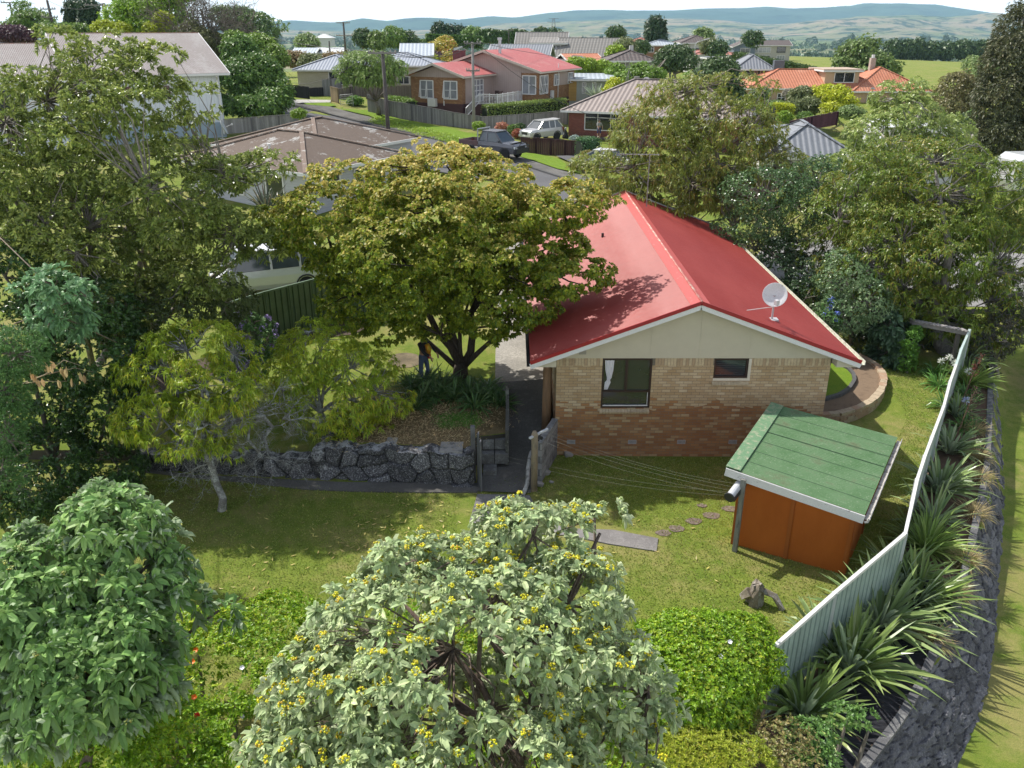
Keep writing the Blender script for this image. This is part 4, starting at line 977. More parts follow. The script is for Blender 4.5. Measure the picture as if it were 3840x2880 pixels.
fpx = [(2905, 2426, 1.62), (3130, 2226, 1.66), (3394, 2003, 1.70), (3439, 1800, 1.72), (3468, 1712, 1.73), (3495, 1640, 1.74), (3538, 1527, 1.75), (3563, 1432, 1.76), (3585, 1370, 1.77), (3604, 1312, 1.78), (3636, 1238, 1.8)]
FT = [PZ(a, b, c) for a, b, c in fpx]
fence = thing('metal_fence', 'pale blue grey ribbed steel fence with white capping beside the shed', 'fence', (FT[0].x, FT[0].y, 0))
for a, b in zip(FT, FT[1:]):
    m = MB(); za, zb = (0.02 if a.y < 13 else .05), .05; ribbed(m, a.xy.to_3d(), b.xy.to_3d(), za, zb, a.z - .03, b.z - .03); m.build('panel', M_fb, fence, world=True)
    m = MB(); m.beam(a, b, .07, .07); m.build('capping', M_fw if b.y < 25 else paint((.42, .52, .50), .5), fence, world=True)
for a in FT[1:]:
    m = MB(); m.bb(a.x - .04, a.x + .04, a.y - .04, a.y + .04, -.3, a.z + .03); m.build('post', paint((.40, .44, .44), .5), fence, world=True)
m = MB(); m.beam(FT[0] + Vector((-.03, -.02, -.1)), Vector((FT[0].x - .03, FT[0].y - .02, .0)), .06, .05, up=(1, 0, 0)); m.build('post', weathered((.25, .2, .16), (.4, .4, .38), .9), fence, world=True)
# pergola
pg = thing('pergola', 'bare timber rail on posts at the far end of the metal fence', 'pergola', tuple(PZ(3570, 1405, .2)))
pa, pb = PY(3415, 1208, 28.6), PY(3622, 1248, 27.3)
for o in (-.09, .09): m = MB(); m.beam(pa + Vector((.02, o, 0)), pb + Vector((.02, o, 0)), .04, .14); m.build('rail', paint((.27, .25, .24), .9, .3), pg, world=True)
m = MB()
for k in range(14): q = pa.lerp(pb, (k + .5) / 14); m.box(q + Vector((0, 0, .09)), (.10, .34, .03), rz=.2)
m.build('slats', paint((.33, .31, .30), .9, .3), pg, world=True)
for q in (pa.lerp(pb, .10), pa.lerp(pb, .88)): m = MB(); m.bb(q.x - .06, q.x + .06, q.y - .06, q.y + .06, .1, q.z - .07); m.build('post', paint((.16, .14, .13), .9, .3), pg, world=True)
# ------------------------------------------------------------------ curved stone retaining wall outside the fence
yy = np.linspace(9.0, 31, 460); tx = np.interp(yy, WT[:, 1], WT[:, 0]); bx = np.interp(yy, WB[:, 1], WB[:, 0])
V_, F_, cid_ = rock_face(np.c_[tx, yy, gz(tx - .2, yy) + .02], np.c_[bx, yy, 0 * yy - 1.05], 44, (.36, .22), .05, 21)
wallr = thing('stone_retaining_wall', 'long curved battered wall of dark bedded stones outside the metal fence', 'retaining wall', (float(WT[5][0]), float(WT[5][1]), -1.5))
npmesh('stones', V_, F_, wallrock(), wallr, world=True, attr=('young', cid_))
m = MB()
ST = spline([(a, b, .02) for a, b in zip(WT[:, 0], WT[:, 1])], 60)
for a, b in zip(ST, ST[1:]): m.beam((a[0] - .03, a[1], g1(a[0] - .3, a[1]) + .05), (b[0] - .03, b[1], g1(b[0] - .3, b[1]) + .05), .16, .12)
m.build('capping', weathered((.10, .10, .105), (.24, .24, .23), .9, 4, .5, .62), wallr, world=True)
# soil and weed mat between fence and wall
drape('soil', None, weathered((.15, .095, .065), (.08, .055, .04), .95, 3), .02, .5, world_pts=[Vector((FT[0].x + .02, FT[0].y, 0)), Vector((FT[2].x + .02, FT[2].y, 0)), Vector((FT[5].x, FT[5].y, 0)), Vector((FT[10].x, FT[10].y, 0))] + [Vector((float(np.interp(y, WT[:, 1], WT[:, 0])) - .05, y, 0)) for y in (26, 22, 19, 17, 15, 13.5, 12, 11, 10, 9)] + [Vector((3.2, 9, 0)), Vector((3.6, 10.5, 0))])
def matmat():
    t = NT('weed_mat'); v = t.coord('Object', (1, 1, 1), (0, 0, .6)); n = t.noise(t.coord('Object', (3, 22, 3), (0, 0, .75)), 1, 4, .6); n2 = t.noise(v, 3, 4)
    c = t.mix(t.ramp(n, .5, .75), (.012, .012, .016), (.035, .036, .045)); c = t.mix(t.ramp(n2, .66, .72, 0, .8), c, (.14, .09, .05)); return t.done(c, .7, t.bump(n, .9, .04), spec=.3)
wm = [Vector((float(np.interp(y, WT[:, 1], WT[:, 0])) - .06, y, 0)) for y in (15.5, 14.5, 13.5, 12.5, 11.5, 10.8, 10.2, 9.4)]
drape('weed_mat', None, matmat(), .05, .35, world_pts=wm + [w_ + Vector((-.95 - .1 * i, .25, 0)) for i, w_ in enumerate(wm[::-1])], zf=lambda x, y: g1(x, y) + .035 * math.sin(x * 9 + y * 4))
# tree stump
sp_ = PZ(2830, 2262, 0); stt = thing('tree_stump', 'grey broken stump at the hedge edge near the metal fence', 'stump', tuple(sp_)); rg = np.random.default_rng(3)
m = MB(); m.tube([(0, 0, -.1), (0, 0, .2), (.02, 0, .45), (.0, 0, .52)], [.2, .16, .13, .09], 12); m.tube([(.1, 0, .35), (.35, -.1, .25), (.55, -.3, .05)], [.07, .07, .04], 8); m.tube([(-.1, 0, .3), (-.25, .1, .1)], [.12, .08], 8)
o = m.build('wood', weathered((.20, .17, .13), (.38, .37, .36), .9, 5, .5, .6, (1, 1, .4)), stt, smooth=False)
for v in o.data.vertices: v.co += Vector(rg.normal(size=3)) * .022
# green steel fence at the terrace's back left
gf = thing('metal_fence', 'dark green ribbed steel fence between the terrace lawn and the white van', 'fence', tuple(PT(1265, 1195)))
g0, g1_ = PT(850, 1330), PT(1013, 1272); g2, g3 = PT(1265, 1196), PT(1420, 1185)
M_gf = fencemat('green_steel', (.085, .135, .065))
gpts = [g0, PT(930, 1300), g1_, PT(1100, 1246), PT(1183, 1221), g2, g3]
for a, b in zip(gpts, gpts[1:]):
    m = MB(); ribbed(m, a.xy.to_3d(), b.xy.to_3d(), a.z - .1, b.z - .1, a.z + 1.72, b.z + 1.72, .21, .05); m.build('panel', M_gf, gf, world=True)
    m = MB(); m.beam(a + Vector((0, 0, 1.76)), b + Vector((0, 0, 1.76)), .06, .07); m.build('capping', paint((.10, .16, .09), .45), gf, world=True)
    m = MB(); m.bb(b.x - .04, b.x + .04, b.y - .04, b.y + .04, b.z - .1, b.z + 1.8); m.build('post', M_gf, gf, world=True)
# ------------------------------------------------------------------ neighbouring houses
def ribroof(name, col, pitch=.2, stain=None, lo=.5, hi=.6, sc=.5, rough=.5, grain=(1, 1, 1), tiles=False, var=.12):
    t = NT(name); v = t.coord('Object'); sp = t.n('SeparateXYZ'); t.l(v, sp.inputs[0]); g = t.n('NewGeometry')
    tr = t.n('VectorTransform', vector_type='NORMAL', convert_from='WORLD', convert_to='OBJECT'); t.l(g.outputs['Normal'], tr.inputs[0]); sn = t.n('SeparateXYZ'); t.l(tr.outputs[0], sn.inputs[0])
    side = t.math('GREATER_THAN', t.math('ABSOLUTE', sn.outputs[0]), t.math('ABSOLUTE', sn.outputs[1]))
    u = t.math('ADD', t.math('MULTIPLY', sp.outputs[0], t.math('SUBTRACT', 1.0, side)), t.math('MULTIPLY', sp.outputs[1], side))
    w = t.math('SINE', t.math('MULTIPLY', u, 6.2832 / pitch)); n = t.noise(t.coord('Object', grain), sc, 8, .7); n2 = t.noise(v, 5, 4, .7)
    c = t.mix(t.ramp(n2, .3, .7), mul(col, 1 - var), mul(col, 1 + var)); c = t.mix(t.ramp(w, -1, -.3, .35, 0), c, mul(col, .5))
    if tiles:
        w2 = t.math('FRACT', t.math('DIVIDE', sp.outputs[2], tiles)); c = t.mix(t.ramp(w2, 0, .3, .6, 0), c, mul(col, .4)); w = t.math('ADD', w, t.math('MULTIPLY', w2, 2.0))
    if stain is not None: c = t.mix(t.ramp(t.math('ADD', t.math('MULTIPLY', n, .7), t.math('MULTIPLY', n2, .3)), lo, hi), c, stain)
    return t.done(c, rough, t.bump(w, .7, .03), 0, .3)
def boards(name, col, pitch=.15, vert=False):
    t = NT(name); v = t.coord('Object'); sp = t.n('SeparateXYZ'); t.l(v, sp.inputs[0])
    q = t.math('ADD', sp.outputs[0], sp.outputs[1]) if vert else sp.outputs[2]
    f = t.math('FRACT', t.math('DIVIDE', q, pitch)); n = t.noise(v, 2, 4); c = t.mix(n, mul(col, .9), mul(col, 1.08)); c = t.mix(t.ramp(f, 0, .12, .5, 0), c, mul(col, .35))
    return t.done(c, .6, t.bump(f, .4, .02), 0, .3)
def hip(m, x0, x1, y0, y1, z, rise, o=.5, ridge=None, mi=0):
    x0 -= o; x1 += o; y0 -= o; y1 += o; w, d = x1 - x0, y1 - y0
    if w >= d: k = d / 2; a, b = Vector((x0 + k, (y0 + y1) / 2, z + rise)), Vector((x1 - k, (y0 + y1) / 2, z + rise))
    else: k = w / 2; a, b = Vector(((x0 + x1) / 2, y0 + k, z + rise)), Vector(((x0 + x1) / 2, y1 - k, z + rise))
    A, B, C_, D = (x0, y0, z), (x1, y0, z), (x1, y1, z), (x0, y1, z)
    if w >= d: m.poly([A, B, b, a], mi); m.poly([B, C_, b], mi); m.poly([C_, D, a, b], mi); m.poly([D, A, a], mi)
    else: m.poly([A, B, a], mi); m.poly([B, C_, b, a], mi); m.poly([C_, D, b], mi); m.poly([D, A, a, b], mi)
    return [(Vector(A), a), (Vector(B), b if w >= d else a), (Vector(C_), b), (Vector(D), a if w >= d else b), (a, b)], (x0, x1, y0, y1)
def gable(m, x0, x1, y0, y1, z, rise, o=.4, axis='x', mi=0, t=.08):
    x0 -= o; x1 += o; y0 -= o; y1 += o
    if axis == 'x': c = (y0 + y1) / 2; P = [[(x0, y0, z), (x1, y0, z), (x1, c, z + rise), (x0, c, z + rise)], [(x1, y1, z), (x0, y1, z), (x0, c, z + rise), (x1, c, z + rise)]]; rg = (Vector((x0, c, z + rise)), Vector((x1, c, z + rise)))
    else: c = (x0 + x1) / 2; P = [[(x0, y1, z), (x0, y0, z), (c, y0, z + rise), (c, y1, z + rise)], [(x1, y0, z), (x1, y1, z), (c, y1, z + rise), (c, y0, z + rise)]]; rg = (Vector((c, y0, z + rise)), Vector((c, y1, z + rise)))
    for p in P: m.slab(p, (0, 0, t), mi)
    return [rg], (x0, x1, y0, y1)
Mw = paint((.70, .70, .70), .5, .06)
def bldg(label, O, ang, blocks, name='house', cat='house', wall=None, trim=None, fasc=None, group=None):
    """blocks: dict(x0,x1,y0,y1,h,roof,rise,rm,wm,over,win) in the house's own frame; O = ground corner, ang = turn of the front wall"""
    t = thing(name, label, cat, O, ang, group)
    for b in blocks:
        x0, x1, y0, y1, h = b['x0'], b['x1'], b['y0'], b['y1'], b['h']; z0 = b.get('z0', 0.0); wm = b.get('wm', wall); o = b.get('over', .45); rise = b.get('rise', 1.5)
        m = MB(); m.bb(x0, x1, y0, y1, z0 - b.get('sink', .6), h)
        kind = b.get('roof', 'hip')
        if kind in ('gx', 'gy'):
            if kind == 'gx': c = (y0 + y1) / 2; r = rise * (y1 - y0) / (y1 - y0 + 2 * o); [m.poly(q) for q in ([(x0, y0, h), (x0, c, h + r), (x0, y1, h)], [(x1, y0, h), (x1, y1, h), (x1, c, h + r)])]
            else: c = (x0 + x1) / 2; r = rise * (x1 - x0) / (x1 - x0 + 2 * o); [m.poly(q) for q in ([(x0, y0, h), (x1, y0, h), (c, y0, h + r)], [(x0, y1, h), (c, y1, h + r), (x1, y1, h)])]
        m.build('wall', wm, t)
        if b.get('plinth'): m = MB(); m.bb(x0 - .03, x1 + .03, y0 - .03, y1 + .03, z0 - .6, z0 + b['plinth'][0]); m.build('plinth', b['plinth'][1], t)
        m = MB(); zr = h - .02
        if kind == 'hip': rid, ex = hip(m, x0, x1, y0, y1, zr, rise, o)
        elif kind == 'gx': rid, ex = gable(m, x0, x1, y0, y1, zr - rise * o / ((y1 - y0) / 2 + o) * .0, rise, o, 'x')
        elif kind == 'gy': rid, ex = gable(m, x0, x1, y0, y1, zr, rise, o, 'y')
        elif kind == 'flat': m.bb(x0 - o, x1 + o, y0 - o, y1 + o, h, h + .12); rid, ex = [], (x0 - o, x1 + o, y0 - o, y1 + o)
        elif kind == 'skill':
            m.slab([(x0 - o, y0 - o, zr), (x1 + o, y0 - o, zr), (x1 + o, y1 + o, zr + rise), (x0 - o, y1 + o, zr + rise)], (0, 0, .08)); rid, ex = [], (x0 - o, x1 + o, y0 - o, y1 + o)
            w = MB(); w.add([(x0, y0, h), (x0, y1, h), (x0, y1, h + rise * .9)], [(0, 1, 2)]); w.add([(x1, y0, h), (x1, y1, h), (x1, y1, h + rise * .9)], [(0, 1, 2)]); w.build('wall', wm, t)
        rf = m.build('roof', b['rm'], t)
        if rid and b.get('cap', True):
            m = MB()
            for p, q in rid: m.beam(p + Vector((0, 0, .05)), q + Vector((0, 0, .05)), .26, .05)
            m.build('ridge_cap', b.get('capm', b['rm']), rf)
        fm = b.get('fm', fasc or Mw); m = MB(); X0, X1, Y0, Y1 = ex; zf = zr - .07
        if kind in ('hip', 'flat', 'skill'):
            m.beam((X0, Y0, zf), (X1, Y0, zf), .06, .18); m.beam((X0, Y1, zf + (rise if kind == 'skill' else 0)), (X1, Y1, zf + (rise if kind == 'skill' else 0)), .06, .18)
            for xx in (X0, X1): m.beam((xx, Y0, zf), (xx, Y1, zf + (rise if kind == 'skill' else 0)), .06, .18)
        elif kind == 'gx':
            for yy in (Y0, Y1): m.beam((X0, yy, zf + .05), (X1, yy, zf + .05), .07, .16)
            for xx in (X0, X1):
                for yy in (Y0, Y1): m.beam((xx, yy, zf + .05), (xx, (Y0 + Y1) / 2, zf + rise + .05), .06, .2)
        else:
            for xx in (X0, X1): m.beam((xx, Y0, zf + .05), (xx, Y1, zf + .05), .07, .16)
            for yy in (Y0, Y1):
                for xx in (X0, X1): m.beam((xx, yy, zf + .05), ((X0 + X1) / 2, yy, zf + rise + .05), .06, .2)
        m.build('gutter', fm, t)
        for w in b.get('win', []):
            side, u0, u1, a, c = w[:5]; fmw = w[5] if len(w) > 5 and w[5] else Mw; gm = w[6] if len(w) > 6 and w[6] else GLASS; nb = w[7] if len(w) > 7 else 1; nh = w[8] if len(w) > 8 else .62
            q = {'f': (lambda u, d, z: (u, y0 - d, z)), 'b': (lambda u, d, z: (u, y1 + d, z)), 'l': (lambda u, d, z: (x0 - d, u, z)), 'r': (lambda u, d, z: (x1 + d, u, z))}[side]
            up = {'f': (0, 1, 0), 'b': (0, 1, 0), 'l': (1, 0, 0), 'r': (1, 0, 0)}[side]; fw = .08; m = MB()
            def bar(p, r, wd=fw): m.beam(p, r, wd, .10, up=up)
            bar(q(u0, .03, a), q(u1, .03, a)); bar(q(u0, .03, c), q(u1, .03, c)); bar(q(u0, .035, a), q(u0, .035, c)); bar(q(u1, .035, a), q(u1, .035, c))
            for k in range(1, nb + 1): uu = u0 + (u1 - u0) * k / (nb + 1); bar(q(uu, .032, a), q(uu, .032, c), .06)
            if nh: bar(q(u0, .034, a + (c - a) * nh), q(u1, .034, a + (c - a) * nh), .05)
            f = m.build('window' if c - a < 1.9 else 'door', fmw, t); g = MB(); g.quad(q(u0, .02, a), q(u1, .02, a), q(u1, .02, c), q(u0, .02, c)); g.build('pane', gm, f)
    return t
def span(p0, p1, Y): return (p1 - p0) * (Y * cP + 3) / FPX
# brown peeling hip-roofed house behind the maple
M_peel = ribroof('peeling_brown_roof', (.155, .115, .09), .09, (.40, .39, .37), .535, .58, .55, .75, (1, 1, 1)); M_peelcap = weathered((.20, .15, .12), (.4, .38, .35), .8, 2, .55, .62)
M_wb = boards('pale_weatherboard', (.46, .47, .52), .16); P = PY(1145, 650, 46.0)
az = math.atan2(P.x, P.y); a_r = math.pi / 2 - (az + math.pi / 4)
O = Vector((P.x, P.y, g1(P.x, P.y))); H2 = P.z - O.z
hb = bldg('grey weatherboard house with peeling brown hip roof behind the maple tree', O, a_r, [
  dict(x0=.45, x1=8.6, y0=.45, y1=10.5, h=H2, rise=1.5, rm=M_peel, capm=M_peelcap, over=.5, win=[('f', 1.6, 3.1, .95, 2.15, None, None, 1), ('f', 4.4, 6.0, .95, 2.15), ('l', 2.2, 3.6, .8, 2.2, None, None, 0, 0), ('l', 5.5, 6.9, .8, 2.2)]),
  dict(x0=5.6, x1=15.2, y0=4.4, y1=13.2, h=H2 + .12, rise=1.5, rm=M_peel, capm=M_peelcap, over=.5, win=[('r', 6, 7.5, .9, 2.1)])], name='weatherboard_house', wall=M_wb)
m = MB(); m.tube([(.42, .30, 0), (.42, .30, H2 - .2)], .05, 8); m.build('downpipe', Mw, hb)
m = MB(); p = Vector((1.9, 4.6, H2 + .62)); m.tube([p, p + Vector((0, 0, .35))], .07, 8); m.tube([p + Vector((0, 0, .35)), p + Vector((0, 0, .45))], .11, 8); m.build('vent_pipe', Mw, hb)
# white two storey house, left
M_rust = ribroof('grey_rusty_roof', (.235, .205, .198), .12, (.30, .28, .275), .50, .60, .35, .6, (1, .25, 1)); M_rcap = weathered((.32, .12, .08), (.30, .26, .24), .8, 2, .5, .6)
M_wwb = boards('white_boarding', (.66, .70, .76), .3, True)
C_ = PY(850, 512, 70.0); hy = PY(850, 275, 70.0).z - C_.z; th = R(33); LW = 10.2
Ow = C_ + Vector((-math.cos(th), -math.sin(th), 0)) * LW
wh = bldg('white two storey house with rusty grey gable roof beyond the big left tree', Ow, th, [
  dict(x0=0, x1=LW, y0=0, y1=15, h=hy, rise=2.9, roof='gx', over=.7, rm=M_rust, capm=M_rcap, plinth=(1.15, paint((.30, .38, .46), .7)), win=[('f', 1.5, 3.6, 3.0, 4.1), ('f', 5.2, 6.4, 3.0, 4.1)]),
  dict(x0=-17, x1=-.75, y0=-1.0, y1=13, h=hy - .15, rise=2.35, roof='gx', over=.7, rm=M_rust, capm=M_rcap, win=[('f', -9.0, -4.0, 1.9, 4.1, paint((.05, .05, .06)), None, 2, 0), ('f', -15, -11, 1.9, 4.1, None, None, 2, 0)])], name='two_storey_house', wall=M_wwb)
m = MB(); m.tube([(LW - .35, -.65, hy - .15), (LW - .2, -.12, hy - .5), (LW - .2, -.12, .2)], .07, 8); m.build('downpipe', Mw, wh)
dish('satellite_dish', 'pale satellite dish seen side on at the foot of the white house wall', tuple(PY(835, 520, 66)), .62, (.9, .2, .35), paint((.42, .44, .46), .5, .05), .35)
# cream brick house, far left of the street
M_grey = ribroof('blue_grey_roof', (.30, .33, .38), .35, rough=.35); M_crb = brickmat('cream_brick_far', [(.52, .48, .38), (.47, .43, .34), (.56, .52, .43)], [(.50, .46, .36), (.45, .41, .32), (.55, .5, .4)], 0, 1, (.38, .35, .28), stain=.1)
O = PY(1122, 350, 100); W = span(1120, 1625, 100)
bldg('cream brick house with blue grey roof beyond the street tree', O, R(-3), [
  dict(x0=0, x1=7.2, y0=0, y1=9, h=2.55, rise=1.45, rm=M_grey, win=[('f', 3.6, 5.9, .95, 2.3, None, GLASS, 1, 0)]),
  dict(x0=6.0, x1=W, y0=2.5, y1=10, h=2.9, rise=1.3, rm=M_grey, win=[('f', 11, 12.3, .9, 2.2, None, GLASS), ('f', 14.5, 15.5, 1.3, 2.2)])], name='brick_house', wall=M_crb)
# red roofed brick house with veranda
M_rr = weathered((.42, .12, .115), (.47, .22, .20), .6, .7, .5, .7); M_ob = brickmat('orange_brick', [(.36, .20, .10), (.28, .14, .07), (.42, .26, .14)], [(.36, .20, .10), (.26, .13, .07), (.17, .09, .06)], .5, .6, (.17, .13, .10), stain=.2)
M_mar = paint((.075, .032, .035), .7); M_pink = boards('pinkish_boards', (.40, .32, .29), .25, True); th = R(-27)
Fl = PY(1545, 398, 88.5); w1_ = span(1545, 1745, 86) / math.cos(th)
hz_ = PY(1545, 282, 88.5).z - Fl.z
rh = thing('brick_house', 'orange brick house with red roof, white railed veranda and maroon chimney', 'house', Fl, th)
def part(fn, name, mat, par): m = MB(); fn(m); return m.build(name, mat, par)
def rblock(t, x0, x1, y0, y1, h, rise, axis, wm, rm, o=.45, gab=None):
    m = MB(); m.bb(x0, x1, y0, y1, .35, h); m.build('wall', wm, t)
    if gab and axis == 'y': m = MB(); c = (x0 + x1) / 2; r = rise * (x1 - x0) / (x1 - x0 + 2 * o); m.slab([(x0 - .02, y0 - .03, h - .12), (x1 + .02, y0 - .03, h - .12), (x1, y0 - .03, h), (c, y0 - .03, h + r), (x0, y0 - .03, h)], (0, .06, 0)); m.build('gable', gab, t)
    m = MB(); m.bb(x0 - .03, x1 + .03, y0 - .03, y1 + .03, -1.2, .4); m.build('plinth', M_mar, t)
    m = MB(); rg, ex = gable(m, x0, x1, y0, y1, h - .02, rise, o, axis); m.build('roof', rm, t)
    X0, X1, Y0, Y1 = ex; m = MB()
    for xx in (X0, X1): m.beam((xx, Y0 - .02, h - .05), ((X0 + X1) / 2, Y0 - .02, h + rise - .05), .05, .22); m.beam((xx, Y0, h - .05), (xx, Y1, h - .05), .06, .15)
    m.build('barge_board', paint((.55, .49, .42), .6), t)
def awning(t, side, u, y, z, w, h, opens=True, curtain=True):
    """white timber window with a top-hung sash propped open"""
    q = (lambda a, d, z_: (a, y - d, z_)) if side == 'f' else (lambda a, d, z_: (y + d, a, z_)); up = (0, 1, 0) if side == 'f' else (1, 0, 0)
    m = MB()
    for a in (u, u + w): m.beam(q(a, .04, z), q(a, .04, z + h), .09, .12, up=up)
    for zz in (z, z + h): m.beam(q(u, .045, zz), q(u + w, .045, zz), .09, .12, up=up)
    m.beam(q(u + w / 2, .042, z), q(u + w / 2, .042, z + h), .07, .1, up=up); m.beam(q(u + w / 2, .044, z + h * .5), q(u + w, .044, z + h * .5), .06, .1, up=up)
    if opens:
        for a in (u, u + w / 2): m.beam(q(a, .05, z + h), q(a, .38, z + h * .08), .05, .05)
        m.beam(q(u, .38, z + h * .08), q(u + w / 2, .38, z + h * .08), .05, .05); m.beam(q(u, .22, z + h * .5), q(u + w / 2, .22, z + h * .5), .04, .04)
    f = m.build('window', Mw, t); g = MB(); g.quad(q(u, .02, z), q(u + w, .02, z), q(u + w, .02, z + h), q(u, .02, z + h)); g.build('pane', GLASS2 if curtain else GLASS, f)
rblock(rh, 0, w1_, 0, 7.5, hz_, 1.15, 'y', M_ob, M_rr, .6, M_pink)
for u in (1.35, 4.6): awning(rh, 'f', u * w1_ / 7.0, 0, hz_ - 2.1, 1.75 * w1_ / 7, 1.65)
m = MB()
for u in (1.25, 4.5): m.bb(u * w1_ / 7, (u + 1.95) * w1_ / 7, -.1, 0, hz_ - 2.3, hz_ - 2.17)
m.build('brick_sill', paint((.25, .13, .07), .9), rh)
x2 = w1_ + 5.3; 
rblock(rh, w1_ - 6.7, x2, 6.2, 15.5, hz_ + .28, 1.95, 'y', M_ob, M_rr, .6, M_pink)
m = MB(); m.bb(w1_ + .0, x2 - 1.9, 6.1, 6.21, .4, hz_ + .25); m.build('boarding', M_pink, rh); m = MB(); m.bb(w1_, w1_ + .06, .6, 6.2, .4, hz_); m.build('boarding', M_pink, rh)
awning(rh, 'f', x2 - 1.75, 6.18, 1.1, 1.5, 1.75, False); awning(rh, 's', 6.5, x2, 1.1, 1.9, 1.75, True); awning(rh, 's', 10.0, x2, 1.75, 1.2, 1.1, False); awning(rh, 's', 13.6, x2, 1.75, 1.3, 1.1, True)
m = MB(); m.bb(x2 + .0, x2 + .05, 11.3, 13.5, 1.7, hz_ + .2); m.build('boarding', M_pink, rh)
m = MB()  # french doors on the veranda
for u in (2.0, 2.7, 3.4, 4.1): m.beam((w1_ + .09, u, .45), (w1_ + .09, u, 2.55), .09, .09, up=(1, 0, 0))
for z in (.45, 1.0, 1.5, 2.0, 2.55): m.beam((w1_ + .09, 2.0, z), (w1_ + .09, 4.1, z), .07, .07, up=(1, 0, 0))
d_ = m.build('door', Mw, rh); m = MB(); m.quad((w1_ + .07, 2.0, .45), (w1_ + .07, 4.1, .45), (w1_ + .07, 4.1, 2.55), (w1_ + .07, 2.0, 2.55)); m.build('pane', GLASS2, d_)
m = MB(); m.bb(w1_ + .1, w1_ + 3.6, .6, 6.2, -1.2, .38); m.build('veranda', M_mar, rh)
m = MB(); vx0, vx1 = w1_ + .3, w1_ + 3.5
def rail(a, b, z=.4, h=.95):
    a, b = Vector(a), Vector(b); n = int((b - a).length / .16); up3 = Vector((0, 0, 1))
    m.beam(a + up3 * h, b + up3 * h, .07, .06); m.beam(a + up3 * .12, b + up3 * .12, .05, .05); m.beam(a + up3 * (h - .18), b + up3 * (h - .18), .03, .03)
    for i in range(n + 1): p = a.lerp(b, i / n); r = .03 if i % 7 else .07; m.beam(p, p + up3 * (h + (0 if i % 7 else .1)), r, r)
    for i in range(0, n, 7):
        p = a.lerp(b, (i + 3.5) / n)
        for k in (-1, 1): m.tube([p + up3 * (.45 + .2 * math.sin(t_ * .8)) + (b - a).normalized() * .10 * math.cos(t_ * .8) * k for t_ in range(9)], .015, 4)
rail((vx1, .7, .4), (vx1, 6.2, .4)); rail((vx0 + 1.2, .7, .4), (vx1, .7, .4)); m.beam((vx0 + 1.2, .7, 1.35), (vx0 + 1.0, -1.6, .2), .06, .06); m.beam((vx0 + 1.2, .7, .6), (vx0 + 1.0, -1.6, -.6), .06, .06)
for k in range(12): p = Vector((vx0 + 1.2 - .2 * k / 11, .7 - 2.3 * k / 11, .6 - 1.2 * k / 11)); m.beam(p, p + Vector((0, 0, .78)), .03, .03)
m.build('railing', Mw, rh)
m = MB(); m.bb(1.2, 2.2, 6.3, 7.3, hz_ + .2, hz_ + 2.1); m.bb(1.15, 2.25, 6.25, 7.35, hz_ + 2.1, hz_ + 2.2); m.build('chimney', paint((.13, .055, .06), .8), rh)
m = MB(); m.tube([(w1_ + .4, 7.2, hz_ + 1.5), (w1_ + .4, 7.2, hz_ + 3.2)], .16, 10); m.tube([(w1_ + .4, 7.2, hz_ + 3.2), (w1_ + .4, 7.2, hz_ + 3.45)], .23, 10); m.build('flue', paint((.45, .46, .5), .35, metal=.5), rh)
m = MB(); m.bb(2.2, 3.1, -.5, -.1, .1, .85); m.build('heat_pump', paint((.6, .6, .58), .6), rh); m = MB(); m.tube([(3.85, -.06, .2), (3.85, -.06, 2.1)], .05, 6); m.tube([(x2 + .06, 11.0, .3), (x2 + .06, 11.0, 3.9)], .04, 6); m.build('downpipe', Mw, rh)
m = MB(); m.bb(x2 + .05, x2 + .25, 9.0, 9.6, .5, 1.3); m.build('gas_box', paint((.6, .6, .6), .6), rh)
# dark red brick house with brown roof (resident standing in front)
M_br = ribroof('brown_rib_roof', (.27, .225, .205), .42, rough=.5); M_db = brickmat('dark_red_brick', [(.26, .075, .055), (.20, .055, .045), (.30, .10, .07)], [(.22, .07, .05), (.16, .05, .04), (.13, .06, .05)], .6, .5, (.30, .25, .22), stain=.1)
O = PY(2131, 518, 80.0)
eh = PY(2115, 412, 80).z - O.z
ee = bldg('dark red brick house with brown ribbed hip roof behind the bronze tree', O, R(-24), [
  dict(x0=0, x1=15.5, y0=0, y1=9.5, h=eh, rise=2.55, rm=M_br, over=.6, win=[('f', 1.6, 5.3, .85, 2.4, None, GLASS, 2, .7)], plinth=(.25, paint((.12, .1, .1)))),
  dict(x0=6.0, x1=15.5, y0=-1.2, y1=6, h=eh - .05, rise=1.6, rm=M_br, over=.6, win=[('f', 8.3, 10.2, .9, 2.3, None, GLASS, 1), ('f', 11.6, 13.2, .9, 2.2, None, GLASS, 1)])], name='brick_house', wall=M_db)
m = MB(); m.tube([(5.4, -.4, 0), (5.4, -.4, eh - .1)], .06, 8); m.tube([(6.9, .6, 0), (6.9, .6, eh - .1)], .06, 8); m.build('porch_post', Mw, ee)
m = MB(); m.bb(2.6, 3.5, 10.8, 11.6, .0, 3.9); m.build('chimney', M_db, ee); m = MB(); m.tube([(3.05, 11.2, 3.9), (3.05, 11.2, 4.8)], .22, 8); m.tube([(3.05, 11.2, 4.8), (3.05, 11.2, 4.95)], .3, 8); m.build('chimney_pot', paint((.25, .24, .23)), ee)
aerial('tv_aerial', 'roof aerial with long stays on the brown ribbed roof', tuple(PY(2355, 335, 83)), 3.2, (1, -.2, 0), 8)
dish('satellite_dish', 'white satellite dish standing on the brown ribbed roof', tuple(PY(2423, 330, 84)), .37, (-.2, -1, .3), paint((.62, .62, .64), .4, .05), .3)
